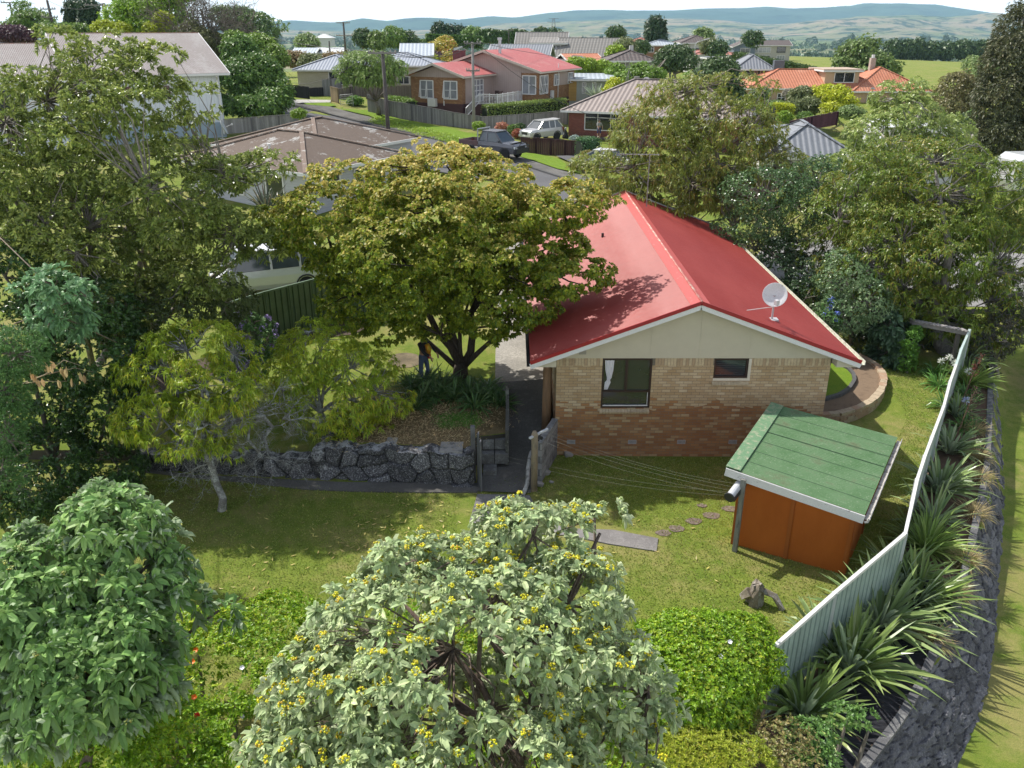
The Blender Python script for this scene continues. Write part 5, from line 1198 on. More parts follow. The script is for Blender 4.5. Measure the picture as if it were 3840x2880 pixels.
# ---- smaller and farther buildings
def far_house(label, px0, px1, pyb, Y, ang, h, rise, D, rm, wm, roof='hip', win=(), name='house', over=.5, extra=(), z=None, group=None, cat='house', fm=None, sink=2.0):
    O = PY(px0, pyb, Y); W = span(px0, px1, Y) / math.cos(ang)
    d = dict(x0=0, x1=W, y0=0, y1=D, h=h, rise=rise, rm=rm, roof=roof, over=over, win=[(s, a * W if s in 'fb' else a * D, b * W if s in 'fb' else b * D, c, e) + tuple(k) for s, a, b, c, e, *k in win], sink=sink)
    if fm: d['fm'] = fm
    return bldg(label, O, ang, [d] + [dict(e, sink=sink) for e in extra], name=name, wall=wm, group=group, cat=cat)
M_sh = ribroof('grey_shingle', (.24, .23, .215), .5, tiles=.25, rough=.8); M_dk = ribroof('dark_roof', (.115, .095, .09), .5, tiles=.3, rough=.7); M_gb = ribroof('slate_roof', (.20, .215, .24), .4, rough=.5)
M_lb = ribroof('light_blue_roof', (.42, .47, .52), .5, rough=.4); M_or_t = ribroof('orange_tiles', (.52, .20, .115), .33, tiles=.14, rough=.75, stain=(.60, .30, .2), lo=.48, hi=.7); M_beige = paint((.50, .36, .24), .8, .05); M_wall = paint((.50, .50, .48), .7, .05); M_blue = paint((.25, .35, .42), .7)
M_pkr = ribroof('faded_red_roof', (.40, .17, .14), .4, rough=.7); M_wroof = ribroof('pale_roof', (.58, .60, .60), .5, rough=.4); M_dbr = brickmat('far_brick', [(.30, .16, .10)] * 3, [(.30, .16, .10)] * 3, 0, 1, (.25, .18, .14))
DK = paint((.05, .05, .06))
far_house('grey shingled gable house, right of the pair with steep roofs', 2085, 2285, 262, 142, R(-14), 1.3, 3.4, 9, M_sh, M_wall, 'gx')
hA = far_house('grey shingled house with long dormer, left of the steep roofed pair', 1935, 2112, 262, 146, R(-6), 2.2, 3.5, 10, M_sh, M_wall, 'gx', extra=[dict(x0=2.5, x1=8.1, y0=-.6, y1=4, h=4.1, rise=.9, rm=M_sh, roof='skill', over=.4, win=[('f', 5.0, 7.3, 2.7, 3.8, None, GLASS, 2, 0)])])
far_house('low blue grey house with dark roof and silver flue left of the steep roofs', 1835, 2045, 262, 128, R(-8), 1.6, 1.75, 9, M_gb, M_blue, 'gx', extra=[dict(x0=-2, x1=3.2, y0=-1.5, y1=6, h=1.5, rise=1.2, rm=M_gb, roof='gy', wm=M_blue)])
far_house('small house with terracotta tiled gable between steep roofs and green trees', 2140, 2255, 262, 118, R(14), .95, .95, 6, M_or_t, M_wall, 'gx', extra=[dict(x0=-1, x1=3, y0=-1, y1=5, h=.8, rise=.9, rm=M_dk, roof='gy', wm=M_wall)])
hb_ = far_house('grey house with dark brown hip roof and white chimney beyond the lime green trees', 2285, 2450, 275, 112, R(0), 1.5, 1.15, 8, M_dk, paint((.28, .28, .28), .8), 'hip', [('f', .2, .35, .1, 1.3, None, GLASS2, 0, 0)])
m = MB(); m.bb(2.8, 3.3, 3.0, 3.5, 1.8, 3.2); m.build('chimney', M_wall, hb_)
yg = far_house('yellow boarded garage with pale blue roof behind the brown roofed house', 2118, 2285, 378, 96, R(-4), 2.25, .25, 6, M_lb, paint((.36, .38, .36), .7), 'skill', [('f', .38, .46, .8, 1.9, None, GLASS2), ('f', .6, .68, .8, 1.9, None, GLASS2)], name='garage', cat='garage')
m = MB(); m.bb(.1, 1.25, -.06, 0, .0, 2.1); m.build('garage_door', boards('yellow_boards', (.44, .28, .085), .3), yg)
far_house('far house with faded red roof just left of the conical tree', 2372, 2450, 190, 190, R(0), 1.6, .9, 8, M_pkr, M_wall); far_house('far house with dark hip roof right below the conical tree', 2425, 2500, 192, 200, R(0), 1.8, .95, 8, M_dk, M_dbr)
far_house('brick house with light blue roof on the far side of the dark round tree', 2418, 2545, 215, 165, R(0), 2.1, .95, 9, M_lb, M_dbr, 'hip', [('f', .1, .25, .9, 1.8), ('f', .62, .8, .9, 1.8)])
far_house('white two level house with dark brown roof near the street lamp', 2555, 2680, 212, 175, R(0), 2.5, 1.3, 9, M_dk, M_wall, 'hip', [('f', .05, .28, .3, 1.6, None, DK), ('f', .35, .9, .2, 1.5, paint((.1, .16, .25)))])
far_house('pale pinkish low roof in front of the white two level house', 2600, 2690, 228, 152, R(5), 1.0, .55, 7, M_pkr, M_wall); far_house('second pinkish roof just left of the two storey grey house', 2672, 2775, 226, 158, R(5), .9, .6, 7, M_pkr, M_wall)
far_house('low grey flat roof below the pinkish roofs', 2690, 2790, 245, 140, R(6), 1.0, .3, 7, M_gb, M_wall, 'flat')
ts = far_house('two storey grey and cream house with brown roof on the paddock edge', 2812, 2955, 232, 250, R(-4), 4.25, 1.3, 9, M_dk, paint((.40, .38, .33), .8), 'gx', [('f', .08, .5, 2.4, 3.8, None, GLASS2, 3, 0), ('f', .66, .88, 2.4, 3.9, DK, GLASS, 0, 0), ('f', .3, .5, .1, 1.7, None, None, 1, 0), ('f', .68, .88, .1, 1.7, None, GLASS2, 2, 0)], extra=[dict(x0=-5, x1=.8, y0=-1.5, y1=7, h=3.9, rise=1.4, rm=M_dk, roof='gy', wm=paint((.12, .15, .2), .7), win=[('f', -3.2, -.6, 2.4, 3.6, None, GLASS, 1, 0)])])
gh = far_house('charcoal walled house with slate hip roof and dark chimney above the orange roof', 2760, 2885, 300, 118, R(-6), 1.4, 1.7, 8, M_gb, paint((.055, .055, .065), .8), 'hip', [('f', .5, .6, .0, 1.3, paint((.35, .27, .18)), GLASS, 0, 0), ('f', .68, .8, .0, 1.3, paint((.35, .27, .18)), GLASS, 0, 0)])
m = MB(); m.bb(4.6, 5.9, -1.0, .2, .0, 2.5); m.build('chimney', boards('charcoal_boards', (.11, .125, .15), .25), gh)
og = far_house('orange tiled house with flat roofed beige upper storey and brick chimney', 2805, 3300, 410, 104, R(-1), 2.4, 1.95, 8.5, M_or_t, M_beige, 'hip', [('f', .21, .27, .6, 1.8), ('f', .92, .96, .2, 1.9, None, GLASS)], extra=[dict(x0=8.9, x1=12.9, y0=.8, y1=6, h=4.35, rise=.2, rm=paint((.42, .32, .25), .8), roof='flat', over=.35, wm=M_beige, win=[('f', 10.0, 12.3, 3.0, 4.1, None, GLASS, 1, 0)]), dict(x0=12, x1=20.5, y0=-.8, y1=8.5, h=2.15, rise=2.45, rm=M_or_t, roof='hip', wm=M_beige, win=[('f', 13.6, 14.8, .3, 1.7, None, GLASS, 0, 0)])])
m = MB(); m.bb(15.4, 16.0, 4.4, 5.0, 3.5, 5.6); m.build('chimney', paint((.40, .33, .28), .9), og); m = MB(); m.tube([(15.7, 4.7, 5.6), (15.7, 4.7, 5.95)], .2, 8); m.build('chimney_pot', Mw, og)
dish('satellite_dish', 'satellite dish on the orange tiled hip roof', tuple(PY(3268, 356, 103)), .32, (-.1, -1, .3), paint((.45, .47, .5), .5, .05), .25)
far_house('near grey ribbed hip roofed house half hidden by the bronze trees', 2870, 3170, 700, 60, R(-8), 2.15, 1.95, 8, M_gb, M_wall, 'hip', [('f', .05, .2, .5, 1.8, None, GLASS2), ('f', .3, .42, .5, 1.8, None, GLASS2), ('f', .5, .62, .3, 1.8, DK)], extra=[dict(x0=.3, x1=4, y0=6, y1=12, h=2.5, rise=.5, rm=M_gb, roof='skill', wm=paint((.3, .22, .15)))])
far_house('white walled building behind the pale open tree at the right', 3290, 3560, 600, 62, R(-10), 2.2, .3, 6, M_wroof, paint((.60, .62, .62), .7), 'flat', over=.1)
far_house('small grey board shed with flat mossy roof near the tall dark conifer', 3632, 3685, 598, 64, R(-12), 1.35, .25, 1.6, weathered((.32, .30, .26), (.2, .18, .12), .9, 2), boards('grey_boards', (.17, .17, .18), .12, True), 'skill', name='shed', cat='shed', over=.1)
for a, b, y, Y, l_, rm in ((1105, 1175, 212, 150, 'grey roofed house half hidden by reddish shrubs, left of the white roofs', M_lb), (1188, 1275, 210, 155, 'long white roofed building beyond the reddish shrubs', M_wroof), (1512, 1612, 240, 120, 'grey gabled house behind the street tree and maroon chimney', M_lb)):
    far_house(l_, a, b, y, Y, R(4), (.5, .75)[0] if y < 220 else 1.0, .75 if y < 220 else 1.5, 8, rm, M_wall, 'gx')
far_house('very distant white farm house on the plain at the left', 1180, 1245, 163, 700, 0, 4, 3, 12, M_wroof, M_wall, over=1)
# ------------------------------------------------------------------ fences
def paling(label, pts, h, col=(.22, .215, .21), name='paling_fence', boards_=.14, gap=.008, cap=True, rails=False, var=.3, posts=True):
    """pts: list of (Vector ground, top z) ; upright boards between"""
    rg = np.random.default_rng(int(abs(pts[0].x) * 100)); t = thing(name, label, 'fence', tuple(pts[0]))
    mats = [weathered(mul(col, k), mul(col, 1.5), .9, 3, .52, .7, (4, 4, .5)) for k in (.8, 1.0, 1.2)]
    for a, b in zip(pts, pts[1:]):
        L_ = (b - a).length; n = max(1, int(L_ / boards_)); m = MB()
        for i in range(n):
            p, q = a.lerp(b, i / n), a.lerp(b, (i + 1) / n - gap / L_); hh = h + rg.normal() * .012; z0 = min(p.z, q.z) - .05
            m.beam(p.lerp(q, .5) + Vector((0, 0, -.05)), p.lerp(q, .5) + Vector((0, 0, hh)), (q - p).length, .025, int(rg.integers(0, 3)), up=(b - a).normalized().cross(Vector((0, 0, 1))))
        m.build('boards', mats, t, world=True)
        if cap: m = MB(); m.beam(a + Vector((0, 0, h + .03)), b + Vector((0, 0, h + .03)), .10, .04); m.build('capping', paint(mul(col, .7), .9), t, world=True)
        if posts: m = MB(); m.beam(b + Vector((0, -.06, -.1)), b + Vector((0, -.06, h + .02)), .1, .1, up=(0, 1, 0)); m.build('post', paint(mul(col, .55), .9), t, world=True)
    return t
def gp_(px, py, Y): return PY(px, py, Y)
paling('long grey paling fence stepping down the street in front of the red roofed house', [gp_(1380, 418, 88), gp_(1460, 443, 86), gp_(1545, 458, 84.5), gp_(1620, 472, 83), gp_(1700, 489, 82), gp_(1804, 505, 81)], 1.62)
paling('grey paling fence behind the white car, below the clipped hedge', [gp_(1804, 507, 81), gp_(1900, 500, 82.3), gp_(2000, 492, 84), gp_(2128, 478, 86)], 1.62, (.26, .255, .25))
paling('brownish paling fence in front of the cream brick house', [gp_(1272, 398, 95), gp_(1318, 388, 98), gp_(1430, 386, 98), gp_(1545, 384, 98)], 1.75, (.17, .145, .13))
paling('short new tan paling fence end by the cream brick house drive', [gp_(1243, 392, 93), gp_(1272, 400, 92)], 1.8, (.34, .26, .16))
paling('black board fence beside the cream brick house', [gp_(1078, 375, 96), gp_(1112, 378, 95), gp_(1162, 384, 94)], 1.55, (.03, .03, .035))
paling('lower black gate beside the black board fence', [gp_(1163, 374, 96), gp_(1214, 372, 97)], 1.2, (.03, .03, .035), name='gate')
paling('grey slatted screen at the corner of the cream brick house', [gp_(1212, 362, 97), gp_(1245, 360, 97), gp_(1282, 356, 97.5)], 1.75, (.25, .25, .26), name='screen')
paling('low dark maroon board fence in front of the white car', [PG(1952, 574), PG(2010, 577), PG(2065, 581), PG(2118, 585), PG(2160, 589)], 1.2, (.085, .04, .04), cap=True)
paling('grey paling fence at the foot of the dark trees beside the white house', [gp_(845, 500, 69), gp_(950, 492, 70), gp_(1050, 484, 71), gp_(1142, 476, 72)], 1.05, (.23, .225, .225))
paling('maroon stepped board fence above the near grey hip roof', [gp_(2955, 505, 66), gp_(3040, 485, 68), gp_(3136, 466, 70)], .95, (.075, .03, .04))
paling('pale grey paling fence right of the white building', [gp_(3560, 615, 58), gp_(3660, 630, 57), gp_(3800, 655, 56)], .75, (.33, .33, .33))
paling('grey sleeper retaining wall under the flower garden', [gp_(2860, 520, 76), gp_(2960, 528, 76)], .9, (.16, .16, .15), name='retaining_wall')
paling('dark green steel fence among the garden shrubs', [gp_(2872, 470, 80), gp_(2905, 472, 80)], 1.15, (.03, .085, .055), name='metal_fence')
paling('grey trellis fence glimpsed between camellia and bronze tree', [gp_(2930, 1010, 37), gp_(3010, 1020, 37)], .9, (.4, .4, .4), name='trellis')
drape('concrete_yard', None, asphalt('pale_yard', (.25, .245, .24), 14, .15), .02, 1, world_pts=[Vector(p) for p in [(10.5, 37, 0), (15, 35.5, 0), (27, 36, 0), (27, 43, 0), (14, 44, 0)]])
# ------------------------------------------------------------------ poles, lamps
Mpole = weathered((.09, .08, .075), (.20, .19, .18), .9, 2, .5, .62, (3, 3, .3)); Mconc = weathered((.26, .25, .24), (.36, .35, .33), .9, 2, .5, .62, (3, 3, .3))
def pole(label, px, pt, pb, Y, arms=((.25, 1.0),), r=.13, mat=None, insul=True, lean=0.0, name='utility_pole', dirx=1.0):
    b = PY(px, pb, Y); top = PY(px, pt, Y); H = top.z - b.z; t = thing(name, label, 'utility pole', tuple(b)); m = MB(); m.tube([(0, 0, -.5), (lean * H, 0, H)], [r, r * .7], 8); m.build('pole', mat or Mpole, t, smooth=True)
    for dz, w in arms:
        m = MB(); m.beam((lean * H - w * dirx, -r, H - dz), (lean * H + w, -r, H - dz), .1, .12); m.beam((lean * H - w * .5, -r, H - dz), (lean * H, -r, H - dz - w * .5), .03, .03); m.beam((lean * H + w * .5, -r, H - dz), (lean * H, -r, H - dz - w * .5), .03, .03); m.build('crossarm', paint((.20, .19, .18), .9), t)
        m = MB()
        for k in (-.95, -.6, .6, .95): m.lathe([(.05, 0), (.07, .05), (.04, .12), (.06, .16)], (lean * H + w * k, -r, H - dz + .06), 6)
        if insul: m.build('insulators', paint((.35, .33, .3), .4), t)
    return t, Vector((b.x + lean * H, b.y, b.z + H))
_, q1 = pole('dark wooden power pole rising in front of the street tree', 1461, 192, 548, 64, ((.12, 1.0),), .17, lean=-.02)
_, q2 = pole('grey power pole in front of the red roofed house with a lamp arm', 1778, 158, 505, 80.5, ((.1, .75), (2.4, .6)), .16, Mconc)
m = MB(); m.tube([(0, 0, q2.z - .6 - 4.6 + 0), (-.9, -.2, q2.z - 5.0)], .03, 6)
lamp = thing('street_lamp', 'white lamp head on an arm of the grey power pole', 'street lamp', (q2.x, q2.y - .15, q2.z)); m = MB(); m.tube([(0, 0, -.9), (-1.0, 0, -.45)], .035, 6); m.build('arm', Mconc, lamp); m = MB(); m.box((-1.3, 0, -.5), (.8, .3, .18), ry=-.25); m.build('lamp_head', paint((.55, .57, .58), .4), lamp)
_, q3 = pole('distant power pole in front of the far hills, left of centre', 1295, 82, 185, 150, ((.15, 1.1), (2.1, 1.3)), .2)
pole('short dark stub pole on the plain left of centre', 1237, 153, 192, 140, (), .14); _, q5 = pole('leaning power pole beyond the grey roof, farthest left but one', 208, 0, 130, 110, ((1.0, .9), (1.9, 1.0)), .2, lean=-.05)
_, q6 = pole('stout power pole with transformer arms behind the grey roof', 405, 12, 100, 100, ((.2, 1.9), ), .3, lean=-.03); _, q7 = pole('power pole between bare shrubs beyond the white house', 775, 38, 180, 120, ((.1, 1.3), (.9, 1.2)), .18); pole('power pole crossarm at the top left corner', 60, 8, 120, 115, ((.05, 1.0),), .15)
pole('slim power pole before the row of dark pines', 1908, 112, 175, 190, ((.1, 1.0),), .12)
def cable(a, b, sag, label, r=.02):
    m = MB(); a, b = Vector(a), Vector(b); m.tube([a.lerp(b, k / 14) - Vector((0, 0, sag * 4 * (k / 14) * (1 - k / 14))) for k in range(15)], r, 4, cap=False); m.build('power_cable', paint((.05, .05, .05)), label=label, category='cable')
for k, o in enumerate((-.7, .0, .7)):
    cable(q1 + Vector((o, 0, .1)), q2 + Vector((o * .8, 0, .1)), .9, ('left', 'middle', 'right')[k] + ' of three black cables between the street power poles')
cable(q2 + Vector((.3, 0, 0)), PY(2330, 470, 78), 1.0, 'black cable from the grey pole to the brown ribbed roof'); cable(q2 + Vector((.5, 0, 0)), PY(2450, 196, 150), 1.2, 'upper black cable running right past the steep roofs'); cable(q1 + Vector((-.8, 0, 0)), PY(1100, 310, 96), .8, 'black cable from the dark pole toward the cream brick house'); cable(q7, q1 + Vector((-.8, 0, 0)), 1.0, 'long black cable from the bare shrubs to the dark street pole'); cable(q5, q6, .8, 'black cable between the leaning pole and the stout pole')
cable(PY(2800, 425, 60), PY(3140, 486, 58), .2, 'black cable sagging across the flower garden')
def lamp_post(label, pxb, pyb, pxt, pyt, Y, pxe, pye):
    b = PY(pxb, pyb, Y); t_ = PY(pxt, pyt, Y) - b; e = PY(pxe, pye, Y) - b; t = thing('street_lamp', label, 'street lamp', tuple(b)); m = MB(); m.tube([(0, 0, -1), t_ * .55, t_ * .85 , t_ * .95 + (e - t_) * .25 + Vector((0, 0, .1)), e], [.10, .08, .06, .05, .05], 8); m.build('pole', paint((.45, .46, .47), .5), t, smooth=True); m = MB(); d = (e - t_).normalized(); m.beam(e, e + d * .8, .3, .12); m.build('lamp_head', paint((.5, .5, .5), .4), t)
lamp_post('curved white street lamp over the far roofs right of centre', 2606, 220, 2607, 160, 130, 2640, 150); lamp_post('curved street lamp beside the tall dark conifer', 3682, 350, 3690, 260, 75, 3712, 226)
tw = PY(2075, 142, 900); tt = thing('transmission_tower', 'faint lattice transmission tower in front of the hills', 'pylon', tuple(tw)); H_ = PY(2075, 68, 900).z - tw.z; m = MB()
for sx in (-1, 1):
    for sy in (-1, 1): m.beam((3.2 * sx, 3.2 * sy, 0), (.7 * sx, .7 * sy, H_), .3, .3)
for z in np.linspace(0, H_, 7)[:-1]:
    w = 3.2 - 2.5 * z / H_; w2 = 3.2 - 2.5 * (z + H_ / 6) / H_; m.beam((-w, -w, z), (w2, -w2, z + H_ / 6), .18, .18); m.beam((w, -w, z), (-w2, -w2, z + H_ / 6), .18, .18)
for k, w in ((.98, 5), (.8, 6.5)): m.beam((-w, 0, H_ * k), (w, 0, H_ * k), .35, .35)
m.build('lattice', paint((.25, .26, .27)), tt)
# ------------------------------------------------------------------ trees and shrubs close to the camera
def rs(label, cat_, name, blobs, base, mat, seed, nclump, per, cr, k, Ln, W, kind, spread, droop, r0=.15, barkm=None, flat=.7, keep=.74, up=.15, ntip=40, fork=.35, rt=.02, lo=.7,
       loose=0.0, group=None, nb=9, trunk_pts=None, tag='crown', extra=None):
    rng = np.random.default_rng(seed); root = thing(name, label, cat_, tuple(base), 0, group)
    T, A, C = clumped(rng, blobs, nclump, per, cr, flat, lo, up, keep)
    if loose: T = T - np.abs(rng.normal(size=(len(T), 1))) * np.array([0, 0, loose])
    V, F = rosettes(rng, T, A, k, Ln, W, spread, kind, droop); npmesh(tag, V, F, mat, root, world=True)
    if r0:
        mb = MB(); cs = [b[0] for b in blobs]; cs = [cs[i] for i in rng.choice(len(cs), min(nb, len(cs)), replace=False)]
        branches(mb, base, cs, rng, r0, fork, C, ntip, rt=rt, trunk_pts=trunk_pts); mb.build('trunk' if cat_ == 'tree' else 'stem', barkm or bark(), root, smooth=True, world=True)
    return root, T, A, C
# the maple
mb_ = px_blobs([(1640, 790, 24.6, 370, 140, .8), (1350, 860, 24.6, 230, 150), (1930, 850, 24.8, 200, 150), (1600, 960, 24.2, 420, 210, .8), (1890, 1030, 23.9, 250, 150), (1720, 680, 25, 200, 65), (1250, 960, 24.8, 180, 110), (2050, 1010, 24.2, 150, 85),
  (1480, 1110, 24.2, 190, 100), (1735, 560, 25.4, 25, 45), (2110, 800, 25, 60, 60), (1830, 1150, 23.8, 140, 80), (2150, 1020, 24.2, 80, 40), (1440, 1150, 24.3, 150, 70), (1600, 1160, 24.9, 120, 60), (1900, 1140, 23.8, 110, 70), (1310, 1060, 24.5, 130, 60), (1190, 840, 24.8, 110, 60), (1420, 700, 25, 120, 55)])
rng = np.random.default_rng(101); base = PT(1725, 1425); mp = thing('maple_tree', 'big rounded maple with orange tipped leaves and forked dark trunk in the terrace bed', 'tree', tuple(base))
T, A, C = clumped(rng, lumps(mb_, 190, 1.05, .55, 3, .5), 2500, 12, .28, .6, .72, .25, .62)
young = np.clip((T[:, 2] - 4.6) / 4.0, 0, 1) * .75 + .25 * (A[:, 2] > .25) + .3 * np.repeat(rng.uniform(-.5, .5, len(C)), 12) + .06
k = 8; V, F = rosettes(rng, T, A, k, .13, .085, 1.35, 'diamond', .25); npmesh('crown', V, F, attrleaf('maple_leaf', (.05, .11, .008), (.20, .225, .012), (.66, .34, .09), .40, .5, .62, 1.2), mp, world=True, attr=('young', np.repeat(young, k * 4)))
m = MB(); b = Vector(base); Mb = bark((.035, .028, .022), (.085, .07, .055))
f1 = PY(1728, 1370, 25.0); m.tube([b + Vector((0, 0, -.2)), b.lerp(f1, .6), f1], [.30, .24, .23], 12)
for pts, r in (([(1728, 1370, 25), (1690, 1300, 24.8), (1640, 1245, 24.6), (1600, 1160, 24.4), (1500, 1000, 24.3)], .15), ([(1728, 1370, 25), (1712, 1310, 25), (1690, 1240, 25.1), (1680, 1150, 25.2), (1640, 900, 25)], .17), ([(1735, 1380, 25), (1765, 1320, 25), (1772, 1250, 24.8), (1768, 1170, 24.6), (1850, 1000, 24.4)], .15),
               ([(1735, 1380, 25), (1790, 1325, 24.6), (1850, 1270, 24.3), (1950, 1120, 24.2)], .10), ([(1720, 1385, 25), (1660, 1330, 25.2), (1560, 1240, 25.2), (1350, 1000, 24.9)], .10), ([(1680, 1150, 25.2), (1700, 900, 25.2), (1740, 640, 25.2)], .10)):
    P_ = [PY(*q) for q in pts]; m.tube(P_, [r * (1 - .55 * i / (len(P_) - 1)) for i in range(len(P_))], 9)
branches(m, f1, [b_[0] for b_ in mb_[:12]], rng, .08, .3, C, 120, rt=.022)
m.build('trunk', Mb, mp, smooth=True, world=True)
# big open many-stemmed tree, left
LB = px_blobs([(320, 290, 23.4, 140, 150), (335, 170, 23.8, 80, 60), (150, 400, 23, 160, 150), (560, 330, 23.6, 120, 90), (450, 520, 23.2, 300, 190), (130, 640, 22.8, 220, 210), (700, 480, 23.8, 90, 120), (600, 740, 23, 300, 200), (250, 880, 22.6, 300, 190),
  (850, 730, 23.8, 150, 90), (960, 640, 24.6, 100, 45), (700, 950, 23, 230, 140), (420, 1080, 22.6, 280, 130), (920, 900, 24, 110, 90), (40, 520, 23, 80, 90), (600, 230, 23.6, 50, 50), (520, 200, 23.4, 40, 40)])
LM = leafmat('glossy_yellow_green', (.16, .205, .038), (.07, .11, .022), (.36, .39, .10), .32, .30, .7)
rs('tall open many stemmed tree with glossy yellow green leaves before the white house', 'tree', 'broadleaf_tree', lumps(LB, 170, .75, .6, 4, .5), PZ(430, 1330, 1.0), LM, 102, 2700, 5, .24, 8, .18, .058, 'broad', 1.25, .25, .26, bark((.13, .11, .09), (.30, .28, .25)), ntip=520, fork=.12, rt=.016, nb=14, lo=.55, keep=.6)
# woolly bush with yellow berries, centre foreground
CB = px_blobs([(1500, 2150, 8.3, 150, 120), (1300, 2330, 8.0, 150, 120), (1730, 2150, 8.5, 170, 110), (2000, 2010, 9.0, 170, 90), (2230, 1950, 9.4, 110, 55), (2130, 2270, 8.4, 220, 180), (1700, 2430, 7.7, 500, 290), (1270, 2620, 7.3, 250, 200), (1700, 2790, 6.9, 480, 230),
  (2250, 2580, 7.7, 220, 220), (2160, 2830, 7.1, 280, 180), (1180, 2830, 6.9, 240, 150), (1080, 2640, 7.2, 90, 70), (1880, 1960, 9.1, 80, 60), (2430, 2590, 7.9, 90, 130)])
WM = leafmat('woolly_leaf', (.16, .23, .10), (.27, .335, .165), (.35, .41, .20), .22, .6, .9, (.32, .36, .22)); WBk = bark((.13, .10, .08), (.26, .21, .17))
bush, T, A, C = rs('grey green woolly leaved bush full of yellow berries, centre foreground', 'shrub', 'berry_bush', CB, Vector((-.2, 7.2, .5)), WM, 103, 600, 6, .22, 9, .19, .070, 'broad', 1.35, .32, .10, WBk, ntip=260, fork=.45, rt=.012, nb=7, flat=.8, lo=.6, keep=.7)
def icos():
    import bmesh
    bm = bmesh.new(); bmesh.ops.create_icosphere(bm, subdivisions=1, radius=1); v = np.array([tuple(q.co) for q in bm.verts]); f = np.array([[w.index for w in q.verts] for q in bm.faces]); bm.free(); return v, f
IV, IF = icos()
def balls(P, r):
    r = np.broadcast_to(np.asarray(r, float).reshape(-1, 1, 1), (len(P), 1, 1)); V = (P[:, None] + IV[None] * r).reshape(-1, 3); F = (IF[None] + (np.arange(len(P)) * len(IV))[:, None, None]).reshape(-1, 3); return V, [F]
def berries(name, rng, T, A, n, mat, parent, r=.013, per=15, rad=.038, off=.05):
    i = rng.choice(len(T), n, replace=False); c = T[i] + A[i] * off + np.array([0, 0, .02]); rr = rng.uniform(.6, 1.15, n)
    d = rdir(rng, n * per, .3); P = np.repeat(c, per, 0) + d * rad * np.repeat(rr, per)[:, None] * np.array([1.2, 1.2, .7]); V, F = balls(P, rng.uniform(.8, 1.15, len(P)) * r); npmesh(name, V, F, mat, parent, world=True, smooth=True)
rng = np.random.default_rng(7); top = (A[:, 2] > -.1)
berries('ripe_berries', rng, T[top], A[top], 520, leafmat('ripe_berry', (.62, .44, .01), (.60, .38, .01), (.5, .22, .02), .1, .4), bush)
berries('green_berries', rng, T[top], A[top], 300, leafmat('green_berry', (.26, .34, .13), (.34, .40, .17), None, .1, .5), bush)
m = MB(); TR = bark((.09, .065, .055), (.17, .13, .11))
for pts, r in (([(1950, 2900, 6.9), (1940, 2840, 7.0), (1900, 2760, 7.2), (1790, 2690, 7.4), (1700, 2620, 7.6)], .075), ([(1900, 2760, 7.2), (1800, 2560, 7.7), (1640, 2400, 8.0), (1500, 2250, 8.3)], .05), ([(1950, 2900, 6.9), (1990, 2650, 7.6), (2010, 2480, 8.0), (2120, 2270, 8.5), (2250, 2000, 9.3)], .05), ([(1990, 2650, 7.6), (2200, 2500, 8.0), (2400, 2480, 8.1)], .035), ([(1790, 2690, 7.4), (1500, 2560, 7.8), (1250, 2500, 7.8)], .04)):
    P_ = [PY(*q) for q in pts]; m.tube(P_, [r * (1 - .6 * i / (len(P_) - 1)) for i in range(len(P_))], 8)
m.build('branch', TR, bush, world=True, smooth=True)
WM2 = leafmat('green_woolly_leaf', (.085, .175, .04), (.15, .26, .07), (.23, .34, .10), .25, .5, .9, (.22, .28, .17))
LB2 = px_blobs([(100, 2420, 8.4, 200, 280), (330, 2530, 8.3, 280, 190), (500, 2350, 8.9, 120, 150), (400, 1950, 9.6, 150, 100), (200, 2140, 9.2, 200, 150), (450, 2190, 9.2, 200, 170), (200, 2430, 8.5, 280, 200), (470, 2450, 8.5, 160, 180), (590, 2080, 9.6, 70, 60), (700, 2260, 9.6, 50, 30), (820, 2290, 9.6, 25, 20), (350, 2610, 8.1, 150, 90), (30, 2300, 8.8, 120, 220), (60, 2580, 8.0, 100, 120), (590, 2520, 8.6, 60, 60)])
b2, T2, A2, C2 = rs('green large leaved bush with few unripe berries, bottom left foreground', 'shrub', 'berry_bush', LB2, Vector((-6.2, 7.6, .3)), WM2, 104, 470, 6, .26, 8, .27, .10, 'broad', 1.35, .42, .09, WBk, ntip=60, fork=.75, rt=.012, nb=10, flat=.8, lo=.6, keep=.7)
berries('green_berries', rng, T2, A2, 70, leafmat('green_berry2', (.20, .28, .10), (.28, .33, .11), (.45, .33, .05), .1, .5), b2)
rs('small bright large leaved sapling in the shade of the big left tree', 'shrub', 'berry_bush', px_blobs([(200, 1085, 17.4, 120, 60), (235, 1190, 17.2, 85, 75), (320, 1110, 17.5, 50, 50)]), PZ(240, 1400, .4), leafmat('sapling_leaf', (.09, .18, .075), (.13, .24, .11), None, .25, .4), 105, 44, 5, .24, 8, .26, .085, 'broad', 1.3, .3, .05, WBk, ntip=30, rt=.01)
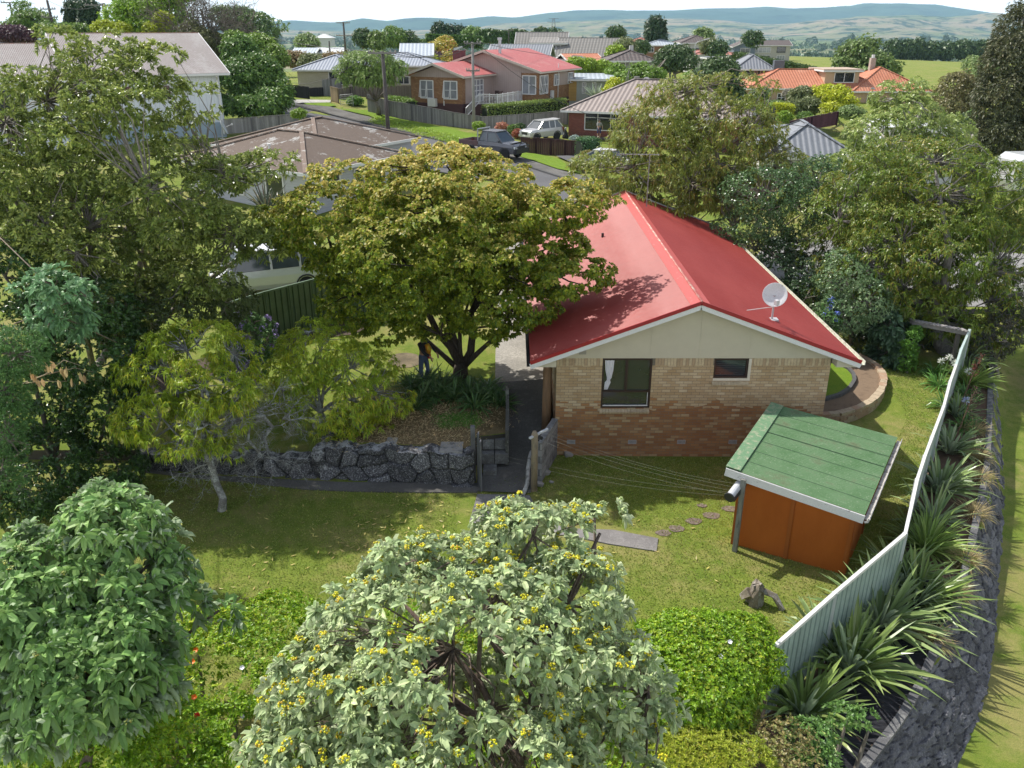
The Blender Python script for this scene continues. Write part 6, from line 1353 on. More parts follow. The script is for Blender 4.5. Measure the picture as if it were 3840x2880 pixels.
# flowering climber hedge along the bottom
VM = leafmat('vine_leaf', (.08, .18, .008), (.17, .28, .012), (.30, .32, .02), .3, .45, 1.4)
def vine(label, lst, seed, n, base, mat=VM, Ln=.10, W=.045, k=7, cr=.2, per=6, name='climber_hedge', cat_='hedge', up=.5):
    bl = px_blobs(lst); r, T, A, C = rs(label, cat_, name, bl, base, mat, seed, n, per, cr, k, Ln, W, 'diamond', 1.3, .25, 0, flat=.7, up=up, tag='foliage', lo=.82, keep=.85)
    rg = np.random.default_rng(seed); m = MB()
    for b_ in bl: m.tube([Vector((b_[0][0], b_[0][1], -.2)), Vector(b_[0]) + Vector((.1, 0, -.1))], [.05, .02], 5)
    m.build('stem', bark(), r, world=True); return r, T, A
vh, VT, VA = vine('bright green flowering climber hedge between the two foreground bushes', [(720, 2440, 11.6, 190, 100), (1010, 2430, 11.8, 260, 110), (850, 2620, 10.6, 330, 170), (1130, 2640, 10.5, 260, 160), (560, 2800, 9.7, 430, 200), (420, 2760, 8.4, 180, 70), (620, 2700, 9.0, 110, 90), (1000, 2860, 9.5, 400, 180), (150, 2820, 9.2, 300, 150), (620, 2580, 10.6, 150, 120)], 111, 2100, Vector((-4, 10.5, 0)))
vc, _, _ = vine('climber hedge seen through the centre berry bush', [(1500, 2620, 10.2, 420, 220), (2000, 2600, 10.3, 380, 220), (1800, 2880, 9.2, 600, 150)], 112, 900, Vector((-.5, 10, 0)))
vr, VT2, VA2 = vine('bright green climber hedge against the lower end of the metal fence', [(2620, 2480, 11.3, 260, 110), (2790, 2400, 11.9, 90, 70), (2560, 2640, 10.5, 220, 170), (2720, 2620, 10.8, 90, 150), (2450, 2500, 11.2, 90, 90)], 113, 1300, Vector((2.6, 11, 0)))
vine('feathery yellow green shrub at the bottom edge right of centre', [(2580, 2850, 9.3, 170, 70), (2750, 2870, 9.1, 140, 60), (2430, 2880, 9.1, 90, 60)], 114, 420, Vector((2, 9.2, 0)), leafmat('feathery', (.20, .27, .02), (.27, .30, .03), (.33, .29, .06), .3), .09, .022, 12, .16, name='feathery_shrub', cat_='shrub', up=.9)
vine('brown stemmed scrambling weeds on the bank under the metal fence', [(2930, 2790, 9.7, 90, 60), (2860, 2860, 9.4, 120, 60), (2980, 2870, 9.3, 80, 40)], 115, 130, Vector((3.4, 9.5, -.2)), leafmat('weed_leaf', (.10, .15, .03), (.20, .15, .06), (.24, .19, .09), .3), .08, .04, 5, .2, name='weeds', cat_='weeds')
vine('low green weeds around the flax roots on the bare soil', [(3040, 2760, 9.9, 70, 30), (3160, 2680, 10.4, 50, 20), (3080, 2850, 9.5, 60, 25), (3245, 2700, 10.3, 40, 20)], 116, 70, Vector((4.2, 9.9, 0)), leafmat('weed_leaf2', (.06, .13, .03), (.10, .19, .04), None, .3), .10, .045, 6, .14, name='weeds', cat_='weeds')
def flowers(root, T, A, spots, col, r, name='flower', ctr=None):
    mt = paint(col, .5, .1, 20.0)
    for px, py in spots:
        q = np.array([tuple(PY(px, py, y)) for y in np.linspace(8.5, 12.5, 40)]); D = ((q[:, None] - T[None]) ** 2).sum(-1); i, j = np.unravel_index(D.argmin(), D.shape); p = Vector(T[j]) + Vector((0, -.06, .08)); m = MB(); n = 5
        for k_ in range(n):
            a = k_ * 6.2832 / n; d = Vector((math.cos(a), math.sin(a) * .7 - .35, math.sin(a) * .5 + .4)).normalized(); s = d.cross(Vector((0, -.6, .8))).normalized(); m.add([p, p + d * r * .6 + s * r * .45, p + d * r, p + d * r * .6 - s * r * .45], [(0, 1, 2, 3)])
        m.build(name, mt, root, world=True)
flowers(vh, VT, VA, [(657, 2451), (747, 2441), (741, 2470), (668, 2480), (646, 2563), (736, 2620), (762, 2682), (655, 2572)], (.80, .17, .01), .055); flowers(vh, VT, VA, [(759, 2685), (921, 2822), (908, 2870), (925, 2868)], (.75, .04, .02), .055); flowers(vh, VT, VA, [(1025, 2508), (914, 2676), (840, 2418), (1174, 2540), (900, 2516)], (.80, .78, .84), .05); flowers(vr, VT2, VA2, [(2698, 2465), (2730, 2412)], (.82, .80, .86), .05)
# peach trees
PM = leafmat('peach_leaf', (.13, .22, .012), (.26, .33, .02), (.38, .33, .02), .36, .4, .9); PBk = weathered((.20, .195, .19), (.48, .50, .50), .9, 5, .48, .58)
PL = px_blobs([(740, 1290, 20.0, 160, 75), (640, 1390, 19.6, 180, 90), (760, 1450, 19.2, 190, 80), (560, 1570, 18.8, 110, 80), (700, 1620, 18.6, 160, 60), (840, 1560, 18.8, 90, 70), (880, 1330, 20.1, 90, 70), (830, 1690, 18.4, 60, 40), (480, 1600, 18.9, 40, 40)])
bp_ = PZ(830, 1912, 0)
pl, T, A, C = rs('leaning grey trunked peach tree with drooping yellow green leaves on the shaded lawn', 'tree', 'peach_tree', PL, bp_, PM, 121, 300, 6, .34, 15, .19, .032, 'blade', 1.45, .62, .10, PBk, ntip=200, rt=.014, trunk_pts=[bp_ + Vector((0, 0, -.1)), PY(836, 1868, 18.5), PY(812, 1815, 18.55), PY(798, 1760, 18.6), PY(770, 1690, 18.7), PY(760, 1600, 18.9)], up=.3, flat=.6)
m = MB(); rg = np.random.default_rng(5)
def twig(m, p, d, L_, r, lev, rg):
    p = Vector(p); pts = [p]; d = Vector(d).normalized()
    for i in range(4): d = (d + Vector(rg.normal(size=3)) * .28 + Vector((0, 0, -.04 * (2 - lev)))).normalized(); pts.append(pts[-1] + d * L_ / 4)
    m.tube(pts, [r * (1 - .7 * i / 4) for i in range(5)], 5 if lev < 2 else 3, cap=False)
    if lev < 3:
        for i in range(1, 5):
            for _ in range(2 if lev < 2 else 1): twig(m, pts[i], (d + Vector(rg.normal(size=3)) * .8), L_ * .5, r * .5, lev + 1, rg)
gn = [PY(870, 1585, 19.0), PY(930, 1565, 19.3), PY(985, 1560, 19.5), PY(1020, 1600, 19.6), PY(990, 1640, 19.5), PY(1005, 1690, 19.4)]
m.tube([PY(770, 1690, 18.7), PY(820, 1630, 18.8)] + gn, [.08, .07, .07, .065, .06, .055, .05, .035], 8); m.tube([gn[2], PY(935, 1600, 19.3), PY(930, 1650, 19.2), PY(975, 1700, 19.1)], [.045, .04, .04, .03], 7)
for q in ((830, 1690, 18.5), (780, 1740, 18.4), (800, 1640, 18.6), (820, 1600, 18.7), (1000, 1690, 19.4), (970, 1700, 19.2), (1020, 1600, 19.6), (1060, 1570, 19.8), (1000, 1560, 19.6), (960, 1540, 19.6), (870, 1560, 19.2)):
    for _ in range(3): twig(m, PY(*q), (rg.uniform(-.6, 1.0) if q[0] > 850 else rg.uniform(-1, .6), rg.uniform(-.8, .3), rg.uniform(-.35, .5)), rg.uniform(.6, 1.1), .014, 0 if _ == 0 else 1, rg)
m.build('bare_twigs', PBk, pl, world=True)
PR = px_blobs([(1200, 1310, 22.2, 150, 75), (1110, 1390, 21.8, 140, 80), (1320, 1380, 22.0, 160, 90), (1400, 1470, 21.8, 130, 80), (1250, 1500, 21.5, 190, 100), (1460, 1520, 21.6, 70, 50), (1160, 1245, 22.4, 60, 40), (1390, 1620, 21.2, 50, 55), (1290, 1620, 21.3, 90, 50), (1080, 1470, 21.7, 80, 60)])
rs('yellow green peach tree on the terrace above the black rock wall', 'tree', 'peach_tree', PR, PZ(1180, 1600, 1.0), PM, 122, 330, 6, .34, 15, .19, .032, 'blade', 1.45, .62, .09, PBk, ntip=260, rt=.013, up=.3, flat=.6)
# dark evergreen shrubs at the left edge
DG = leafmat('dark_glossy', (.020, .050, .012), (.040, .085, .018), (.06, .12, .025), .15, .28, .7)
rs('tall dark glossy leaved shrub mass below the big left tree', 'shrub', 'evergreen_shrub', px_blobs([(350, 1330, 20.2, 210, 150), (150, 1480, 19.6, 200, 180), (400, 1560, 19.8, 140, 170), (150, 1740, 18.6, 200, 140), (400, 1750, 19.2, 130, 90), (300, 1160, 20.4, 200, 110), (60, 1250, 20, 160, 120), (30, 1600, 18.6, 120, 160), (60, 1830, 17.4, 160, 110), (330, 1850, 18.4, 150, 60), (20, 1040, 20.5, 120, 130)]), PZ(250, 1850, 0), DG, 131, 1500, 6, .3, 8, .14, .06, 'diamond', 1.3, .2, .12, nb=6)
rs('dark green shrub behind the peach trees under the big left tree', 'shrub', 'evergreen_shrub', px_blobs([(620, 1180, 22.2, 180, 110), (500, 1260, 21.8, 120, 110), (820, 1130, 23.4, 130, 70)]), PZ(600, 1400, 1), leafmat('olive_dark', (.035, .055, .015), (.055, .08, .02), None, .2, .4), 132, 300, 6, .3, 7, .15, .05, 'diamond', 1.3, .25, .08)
CFM = leafmat('conifer_green', (.05, .12, .03), (.085, .17, .045), None, .2, .5)
rs('fresh green fine leaved conifer at the left edge, upper', 'shrub', 'conifer_shrub', px_blobs([(60, 1330, 15.8, 100, 90), (20, 1470, 15.5, 80, 130)]), PZ(0, 1900, 0), CFM, 133, 260, 8, .2, 10, .09, .02, 'diamond', 1.0, .1, .06)
rs('fresh green fine leaved conifer at the left edge, lower and smaller', 'shrub', 'conifer_shrub', px_blobs([(20, 1640, 15.0, 60, 110), (0, 1780, 14.6, 60, 90)]), PZ(0, 1950, 0), CFM, 134, 110, 8, .2, 10, .09, .02, 'diamond', 1.0, .1, .06)
dl = thing('dead_branch', 'dead branch with hanging tan leaves in front of the dark shrubs', 'branch', tuple(PY(80, 1440, 17.4))); m = MB(); q = [PY(80, 1440, 17.4), PY(170, 1405, 17.3), PY(240, 1350, 17.2), PY(300, 1370, 17.1)]; m.tube(q, [.02, .015, .01, .006], 5); m.tube([q[1], PY(280, 1380, 17.1), PY(350, 1395, 17)], [.012, .008, .004], 4); m.tube([q[0], PY(140, 1430, 17.2), PY(250, 1430, 17.1)], [.012, .01, .005], 4); m.build('twig', paint((.30, .24, .16)), dl, world=True)
P_ = np.array([tuple(PY(a + rng.normal() * 7, b + rng.normal() * 6, 17.1)) for a, b in [(115, 1365), (120, 1380), (165, 1355), (180, 1350), (172, 1362), (190, 1362), (240, 1375), (235, 1380), (215, 1420), (318, 1400), (125, 1410), (152, 1425), (272, 1420), (245, 1390)] for _ in range(2)])
V, F = leaves(P_, np.tile([0.05, -.1, -1.0], (len(P_), 1)) + rng.normal(size=P_.shape) * .15, rng.normal(size=P_.shape) + [0, -1, 0], .20, .09, 'broad', .1); npmesh('dead_leaves', V, F, leafmat('tan_leaf', (.48, .30, .15), (.38, .24, .12), None, .3, .7), dl, world=True)
# hydrangeas
HL = leafmat('hydrangea_leaf', (.05, .11, .03), (.08, .16, .045), None, .25, .5)
def hydrangea(label, lst, base, seed, n, cols, nf, seg=.10):
    root, T, A, C = rs(label, 'shrub', 'hydrangea', px_blobs(lst), base, HL, seed, n, 5, .2, 6, .16, .09, 'diamond', 1.3, .3, .04, nb=4)
    rg = np.random.default_rng(seed); i = rg.choice(np.nonzero(A[:, 1] < .35)[0], min(nf, int((A[:, 1] < .35).sum())), replace=False); c = T[i] + A[i] * .06; per = 26; d = rdir(rg, len(c) * per, .25)
    hm = leafmat('hydrangea_' + str(seed), *cols, .2, .7)
    for j in range(len(c)):
        dj = d[j * per:(j + 1) * per]; V, F = leaves(c[j] + dj * seg * rg.uniform(.7, 1.1), np.cross(dj, rg.normal(size=dj.shape)), dj, seg * .55, seg * .5, 'diamond', 0); npmesh('flower_head', V, F, hm, root, world=True)
hydrangea('purple blue hydrangea in front of the green steel fence', [(940, 1230, 24.0, 70, 50), (960, 1310, 23.6, 60, 60), (900, 1380, 23.0, 80, 60), (1000, 1290, 23.9, 30, 50)], PT(920, 1440), 141, 120, ((.19, .14, .55), (.30, .23, .62), (.24, .18, .4)), 95)
hydrangea('deep blue hydrangea in dark shade left of the peach tree', [(500, 1410, 20.4, 60, 40), (540, 1350, 20.6, 40, 30)], PT(520, 1500), 142, 50, ((.06, .05, .30), (.10, .08, .36), (.1, .08, .3)), 22)
hydrangea('bright blue hydrangea by the far right gutter corner', [(3105, 1200, 28.5, 40, 35), (3115, 1150, 28.8, 25, 20)], PG(3120, 1290), 143, 34, ((.07, .11, .62), (.12, .16, .68), (.1, .12, .5)), 12, .085)
# strap-leaved plants
def strap_plant(name, label, cat_, base, n, Ln, W, mat, seed, lean=.55, droop=.5, group=None, seg=5, stiff=1.0, fan=0.0, r0=.12, dirb=None):
    """tuft of long channelled blades rising from one crown"""
    rg = np.random.default_rng(seed); t = thing(name, label, cat_, tuple(base), 0, group)
    ph = rg.uniform(0, 6.28, n); el = rg.uniform(.12, 1.0, n) ** .8 * lean * 1.5; L_ = Ln * rg.uniform(.55, 1.08, n); w = W * rg.uniform(.7, 1.15, n)
    d = np.stack([np.sin(el) * np.cos(ph), np.sin(el) * np.sin(ph), np.cos(el)], 1)
    if dirb is not None: d = unit(d + np.array(dirb) * rg.uniform(.2, 1.0, (n, 1)))
    s = unit(np.cross(d, [0, 0, 1.0]) + 1e-6); s = unit(s + rg.normal(size=s.shape) * .35); P0 = np.stack([np.cos(ph), np.sin(ph), 0 * ph], 1) * rg.uniform(0, r0, n)[:, None]; rows = []
    dr = droop * rg.uniform(.2, 1.5, n)
    for i in range(seg + 1):
        u = i / seg; c = P0 + d * (L_ * u)[:, None] * np.array([1, 1, 1]) ; c = c + np.array([0, 0, -1.0]) * (L_ * dr * u ** 2.6)[:, None] + unit(d * [1, 1, 0] + 1e-6) * (L_ * dr * .25 * u ** 2)[:, None]; wd = w * (.55 + 1.0 * u) * (1 - u ** 3.2) + .002; rows.append((c - s * wd[:, None] / 2, c + unit(np.cross(s, d)) * (-wd * .22)[:, None], c + s * wd[:, None] / 2))
    V = np.stack([np.stack(r, 1) for r in rows], 1).reshape(n, -1, 3); q = []
    for i in range(seg): b_ = i * 3; q += [[b_, b_ + 1, b_ + 4, b_ + 3], [b_ + 1, b_ + 2, b_ + 5, b_ + 4]]
    F = (np.array(q)[None] + (np.arange(n) * (seg + 1) * 3)[:, None, None]).reshape(-1, 4); V = V.reshape(-1, 3); npmesh('blades', V, [F], mat, t); return t
FM = leafmat('flax_blade', (.075, .125, .035), (.14, .20, .045), (.26, .31, .11), .2, .28, .5, (.20, .26, .17)); FM2 = leafmat('flax_blade2', (.10, .16, .06), (.17, .23, .08), (.28, .32, .14), .2, .28, .5, (.22, .27, .18)); CM = leafmat('cabbage_blade', (.12, .19, .035), (.17, .25, .05), (.26, .30, .10), .25, .35, .5)
flax = [(3012, 2690, 70, 1.5, .085, FM, 'lowest flax plant on the bare bank at the end of the metal fence'), (3184, 2530, 90, 1.75, .085, FM, 'big flax with long drooping blades, second up from the fence end'), (3300, 2350, 110, 1.7, .085, FM2, 'dense silvery green flax beside the fence corner, below the fine leaved cabbage plant'),
        (3440, 2260, 80, 1.5, .07, FM, 'flax leaning over the stone wall below the fine leaved cabbage plant'), (3470, 2060, 150, 1.35, .045, CM, 'fine leaved cabbage plant fountain beside the fence corner'), (3520, 1850, 95, 1.5, .075, FM2, 'flax beside the fence opposite the green shed roof'), (3560, 1700, 75, 1.4, .07, FM2, 'flax with dark seed stalk beside the fence, opposite the upper shed roof edge'),
        (3585, 1560, 60, 1.2, .06, FM, 'upper flax with red brown flower stalk near the white agapanthus'), (3630, 1440, 110, 1.2, .05, CM, 'fine bladed plant at the top of the wall bed beside white flowers'), (3625, 1370, 40, 1.5, .08, FM, 'upright flax at the far end of the wall bed'),
        (3090, 2440, 60, 1.4, .085, FM2, 'upright flax close against the lower fence panel'), (3370, 2200, 70, 1.5, .075, FM, 'upright flax close against the fence just below its corner'), (3500, 1960, 60, 1.3, .07, FM2, 'flax between the fine leaved cabbage plant and the fence')]
for i, (a, b, n, L_, w, mt, lab) in enumerate(flax):
    p = PG(a, b); t = strap_plant('flax_plant', lab, 'flax', p, int(n * 1.5), L_ * .98, w * 1.1, mt, 200 + i, .72 if 'fine' not in lab else .95, .35 if 'fine' not in lab else .25, group='strap leaved plants in the bed outside the metal fence', dirb=(.22, -.08, 0))
    if 'stalk' in lab:
        m = MB(); m.tube([(0, 0, 0), (.25, .1, 1.2), (.42, .12, 2.1)], [.02, .015, .01], 5); m.build('stalk', paint((.12, .07, .05), .8), t); rg = np.random.default_rng(i)
        P = np.array([[.30 + .12 * u, .11, 1.35 + .7 * u] for u in rg.uniform(0, 1, 70)]) + rg.normal(size=(70, 3)) * .07; V, F = leaves(P, rg.normal(size=P.shape) + [0, 0, .6], rg.normal(size=P.shape), .10, .035, 'diamond', 0); npmesh('seed_pods', V, F, paint((.13, .035, .025) if i == 7 else (.055, .03, .022), .8), t)
TG = leafmat('tan_grass', (.28, .22, .10), (.36, .29, .15), (.20, .20, .06), .3, .6)
for i, (a, b, lab) in enumerate([(3655, 1620, 'highest'), (3665, 1720, 'second highest'), (3672, 1800, 'third highest'), (3650, 1930, 'middle'), (3620, 2110, 'third lowest'), (3575, 2230, 'second lowest'), (3480, 2400, 'lowest')]):
    strap_plant('grass_tussock', lab + ' of the tan fine tussocks spilling over the stone wall top', 'tussock', PG(a, b), 260, .60, .012, TG, 230 + i, .85, .45, group='tan tussocks along the wall top', seg=3, r0=.14)
AG = leafmat('agapanthus_leaf', (.035, .085, .02), (.06, .125, .03), (.13, .16, .05), .2, .35); AG2 = leafmat('agapanthus_leaf2', (.05, .13, .025), (.085, .18, .035), None, .2, .35)
for i, (a, b, L_) in enumerate([(1545, 1455, .75), (1600, 1440, .8), (1655, 1455, .8), (1590, 1500, .7), (1640, 1490, .7), (1700, 1500, .65), (1760, 1480, .7), (1800, 1500, .65), (1850, 1500, .6), (1780, 1530, .6), (1560, 1530, .6), (1830, 1465, .6), (1720, 1455, .6), (1880, 1520, .5)]):
    strap_plant('agapanthus', 'dark green agapanthus tuft in the clump at the foot of the maple', 'agapanthus', PT(a, b), 95, L_ * 1.3, .05, AG, 250 + i, .85, .5, group='agapanthus clump under the maple', seg=4)
for i, (a, b, c, lab) in enumerate([(3520, 1450, True, 'agapanthus with white flower heads inside the far end of the metal fence'), (3540, 1530, False, 'bright green agapanthus tuft against the inside of the metal fence'), (3500, 1400, False, 'dark agapanthus tuft under the pergola frame'), (3620, 1490, 'b', 'agapanthus with a white flower head outside the metal fence'), (3610, 1605, 'l', 'agapanthus with one lilac flower head outside the metal fence')]):
    t = strap_plant('agapanthus', lab, 'agapanthus', PG(a, b), 80, .75, .05, AG2, 270 + i, .85, .5, seg=4)
    if c:
        for k_, (dx, dy, h) in enumerate([(-.1, 0, .95), (.2, .1, 1.05), (.35, -.05, .9)][:3 if c is True else 1]):
            m = MB(); m.tube([(0, 0, 0), (dx, dy, h)], .012, 5); m.build('stalk', paint((.12, .2, .05)), t); rg = np.random.default_rng(k_); d = rdir(rg, 50, .2); V, F = leaves(np.array([dx, dy, h]) + d * .03, d, rg.normal(size=d.shape), .12, .04, 'diamond', 0); npmesh('flower_head', V, F, leafmat('agapanthus_flower' + str(c), *(((.75, .78, .72), (.85, .86, .8)) if c != 'l' else ((.25, .28, .65), (.35, .38, .75))), None, .3, .6), t)
for i, (a, b) in enumerate([(1040, 800), (1000, 780), (1090, 815)]): strap_plant('flax_plant', 'dark purple green flax below the weatherboard house window', 'flax', PY(a, b + 25, 43), 45, 2.0, .10, leafmat('dark_flax', (.04, .06, .04), (.07, .08, .05), (.20, .10, .05), .2, .4), 290 + i, .5, .25, group='dark flax by the weatherboard house')
# dry grass and weeds on the bed
rg = np.random.default_rng(17); 
def tufts(name, label, cat_, pts, n, h, w, mat, seed, spreadr=.3, kind='stuff'):
    rg = np.random.default_rng(seed); P = np.repeat(pts, n, 0) + np.c_[rg.normal(size=(len(pts) * n, 2)) * spreadr, np.zeros(len(pts) * n)]; d = np.c_[rg.normal(size=(len(P), 2)) * .8, np.abs(rg.normal(size=len(P))) * .7 + .25]
    V, F = leaves(P, d, rg.normal(size=P.shape) + [0, 0, .2], h * rg.uniform(.4, 1.2, len(P)), w, 'blade', .35); npmesh(name, V, F, mat, kind=kind, label=label, category=cat_)
bedp = np.array([tuple(Vector((x, y, tz(x, y) + .015))) for x, y in zip(rg.uniform(-5.0, -.3, 700), rg.uniform(20.55, 24.2, 700)) if not (x > -1.2 and y < 21.6)])
tufts('dry_grass', 'dead tan grass lying over the terrace bed', 'dry grass', bedp, 14, .16, .012, leafmat('straw', (.36, .25, .13), (.46, .34, .19), (.24, .14, .08), .2, .8), 18)
gp2 = np.array([tuple(PT(a, b, .02)) for a, b in zip(rg.uniform(1650, 1790, 60), rg.uniform(1555, 1600, 60))]); tufts('grass', 'lush green grass patch on the dry terrace bed', 'grass', gp2, 40, .16, .012, leafmat('lush_grass', (.06, .17, .015), (.10, .23, .03), None, .25, .6), 19, .12)
# lawn blades where the camera is nearest: keeps the turf from reading as paint
def turf(name, label, xr, yr, n, zf, seed, keep=lambda x, y: True, mat=None, h=.055):
    rg = np.random.default_rng(seed); x = rg.uniform(*xr, n); y = rg.uniform(*yr, n); k_ = keep(x, y); x, y = x[k_], y[k_]; z = zf(x, y); P = np.c_[x, y, z]; d = np.c_[rg.normal(size=(len(P), 2)) * .55, np.ones(len(P)) * .8]
    V, F = leaves(P, d, rg.normal(size=P.shape), h * rg.uniform(.5, 1.5, len(P)), .022, 'diamond', .2); npmesh(name, V, F, mat, kind='stuff', label=label, category='grass')
TM = leafmat('turf_blade', (.12, .18, .022), (.20, .24, .04), (.32, .27, .12), .3, .6, .5)
ZI = lambda x, y: gz(x, y)
def nearlawn(x, y):
    fx = np.interp(y, [a.y for a in FT], [a.x for a in FT]); wy = np.interp(x, [-10.6, -4.1, -1.0, 1.2, 9.0, 9.1, 13], [20.2, 19.6, 19.3, 21.4, 21.4, 30, 30]); sl = np.interp(x, [-1.3, 3.9], [16.9, 17.0]); pth = (x > -1.4) & (x < 3.7) & (y > 16.9) & (y < np.interp(x, [-1.3, .3, 3.7], [19.4, 18.3, 17.5]))
    bedm = ((x - 9) ** 2 + (y - 25.5) ** 2 < 3.9 ** 2) & (x > 8.9)
    return (x < fx - .1) & (y < wy) & ~pth & ~bedm
turf('lawn_blades', 'short mown grass of the back lawn', (-12, 15), (11.5, 29), 260000, ZI, 31, nearlawn, TM)
rg = np.random.default_rng(61); q = [PZ(a, b, .03) for a, b in zip(np.r_[rg.normal(1450, 190, 110), rg.uniform(600, 2900, 90)], np.r_[rg.normal(1980, 90, 110), rg.uniform(1900, 2300, 90)])]; q = np.array([tuple(p) for p in q if p.y < 19.2 and p.y > 12.5 and p.x < 4.8])
V, F = leaves(q, rg.normal(size=q.shape) * [1, 1, .1], np.tile([0, 0, 1.0], (len(q), 1)), .15, .035, 'diamond', -.05); npmesh('fallen_leaves', V, F, leafmat('fallen', (.32, .30, .07), (.40, .30, .12), None, .1), kind='stuff', label='curled fallen peach leaves on the lawn', category='fallen leaves')
# ------------------------------------------------------------------ trees beyond the red roof
BZ = leafmat('bronze_leaf', (.09, .14, .018), (.17, .19, .025), (.26, .16, .05), .35, .4, .5); BZ2 = leafmat('bronze_green', (.05, .10, .010), (.115, .165, .014), (.24, .18, .03), .35, .4, .4)
BA = px_blobs([(2560, 560, 39, 260, 150, .5), (2400, 700, 39, 170, 120, .6), (2760, 620, 38.5, 200, 160, .6), (2600, 740, 38.6, 300, 100, .5), (2300, 770, 39, 90, 70), (2255, 600, 39.2, 60, 50), (2580, 390, 39.6, 110, 90), (2700, 440, 39.4, 90, 80), (2850, 520, 39, 120, 80), (2480, 470, 39.4, 100, 80), (2230, 800, 39.4, 50, 30), (2760, 330, 39.8, 30, 35), (2480, 350, 39.8, 35, 30)])
rs('wide bronze leaved drooping tree behind the red roof, hiding the brown ribbed house', 'tree', 'bronze_tree', lumps(BA, 110, 1.5, .4, 5), PG(2560, 905), BZ, 301, 1700, 7, .4, 7, .24, .055, 'blade', 1.4, .6, .3, bark((.14, .12, .10), (.30, .27, .24)), ntip=420, rt=.022, fork=.3, loose=.12, flat=.55, lo=.6, keep=.66, up=.3)
BB = px_blobs([(3370, 650, 33, 190, 80, .7), (3480, 790, 32, 300, 170, .7), (3250, 800, 32.6, 160, 90), (3720, 720, 32, 150, 120), (3400, 980, 31, 270, 140, .7), (3640, 1000, 31, 230, 170, .7), (3180, 960, 31.8, 120, 50), (3760, 1130, 30.2, 120, 130), (3480, 1130, 30, 140, 70), (3820, 880, 31, 110, 150), (3100, 880, 32.4, 70, 30), (3290, 1080, 30.8, 150, 60), (3600, 1190, 30.2, 150, 60), (3480, 880, 31.5, 280, 100), (3560, 600, 33.5, 120, 50)])
rs('very broad bronze green drooping tree over the far end of the metal fence', 'tree', 'bronze_tree', lumps(BB, 170, 1.25, .38, 6), PG(3560, 1330), BZ2, 302, 2400, 7, .36, 7, .22, .05, 'blade', 1.4, .55, .3, bark((.12, .11, .10), (.28, .26, .24)), ntip=420, rt=.02, fork=.3, loose=.1, flat=.5, lo=.6, keep=.66, up=.35)
CAM = leafmat('camellia_leaf', (.035, .075, .025), (.065, .12, .04), (.10, .17, .055), .12, .25, .5)
rs('dark glossy camellia between the two bronze trees, bare stems below', 'tree', 'camellia_tree', px_blobs([(2870, 730, 35, 170, 90), (3010, 800, 34.6, 130, 120), (2850, 850, 34.8, 130, 80), (3070, 700, 35.4, 120, 100), (2760, 860, 35.4, 90, 50), (2960, 900, 34.6, 60, 30), (2830, 930, 34, 60, 60)]), PG(2960, 1060), CAM, 303, 900, 7, .35, 6, .12, .055, 'diamond', 1.3, .2, .12, ntip=200, rt=.02)
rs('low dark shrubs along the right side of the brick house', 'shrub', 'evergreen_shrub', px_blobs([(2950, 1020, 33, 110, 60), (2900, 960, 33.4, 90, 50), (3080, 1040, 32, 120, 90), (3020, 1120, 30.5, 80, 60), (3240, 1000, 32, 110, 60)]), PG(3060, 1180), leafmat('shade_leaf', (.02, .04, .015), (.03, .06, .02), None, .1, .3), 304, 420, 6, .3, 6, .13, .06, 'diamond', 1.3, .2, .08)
rs('pale speckled green shrub right of the red roof corner', 'shrub', 'pale_shrub', px_blobs([(3170, 1050, 29.6, 100, 80), (3160, 1180, 29, 100, 80), (3240, 1130, 29, 100, 90), (3150, 980, 30, 50, 40)]), PG(3190, 1290), leafmat('pale_leaf', (.07, .13, .05), (.12, .19, .08), (.24, .30, .15), .15, .3), 305, 560, 6, .25, 7, .10, .045, 'diamond', 1.3, .2, .08)
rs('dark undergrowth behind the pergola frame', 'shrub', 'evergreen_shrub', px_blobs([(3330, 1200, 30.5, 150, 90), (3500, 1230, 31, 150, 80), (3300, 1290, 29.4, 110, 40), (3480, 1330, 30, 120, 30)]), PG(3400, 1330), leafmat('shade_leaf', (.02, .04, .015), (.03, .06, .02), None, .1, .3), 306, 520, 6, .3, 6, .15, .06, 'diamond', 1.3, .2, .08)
rs('large leaved dark plant left of the pergola frame', 'shrub', 'berry_bush', px_blobs([(3350, 1240, 28.6, 70, 60), (3330, 1320, 28.2, 50, 40)]), PG(3340, 1370), leafmat('big_dark', (.03, .065, .03), (.05, .09, .04), None, .15, .4), 307, 50, 5, .3, 7, .38, .17, 'broad', 1.3, .4, .05)
rs('bright green vine climbing the left pergola post', 'vine', 'pergola_vine', px_blobs([(3410, 1290, 27.8, 28, 50), (3395, 1360, 27.6, 32, 45), (3430, 1250, 28.2, 20, 25)]), PG(3400, 1400), leafmat('pergola_vine_leaf', (.07, .16, .02), (.11, .22, .03), None, .25, .4), 308, 150, 6, .16, 6, .11, .07, 'diamond', 1.3, .2, .04, tag='foliage')
rs('dark purple green shrub at the foot of the stone wall, far right', 'shrub', 'dark_shrub', px_blobs([(3700, 1290, 28.5, 80, 70), (3790, 1230, 28.5, 80, 90), (3690, 1370, 27.8, 40, 40)]), PG(3740, 1420), leafmat('purple_dark', (.03, .04, .025), (.05, .045, .035), None, .1, .4), 309, 300, 6, .25, 6, .10, .04, 'diamond', 1.3, .2, .08)
PO = leafmat('pale_open_leaf', (.14, .20, .05), (.20, .25, .06), (.30, .33, .12), .3, .35)
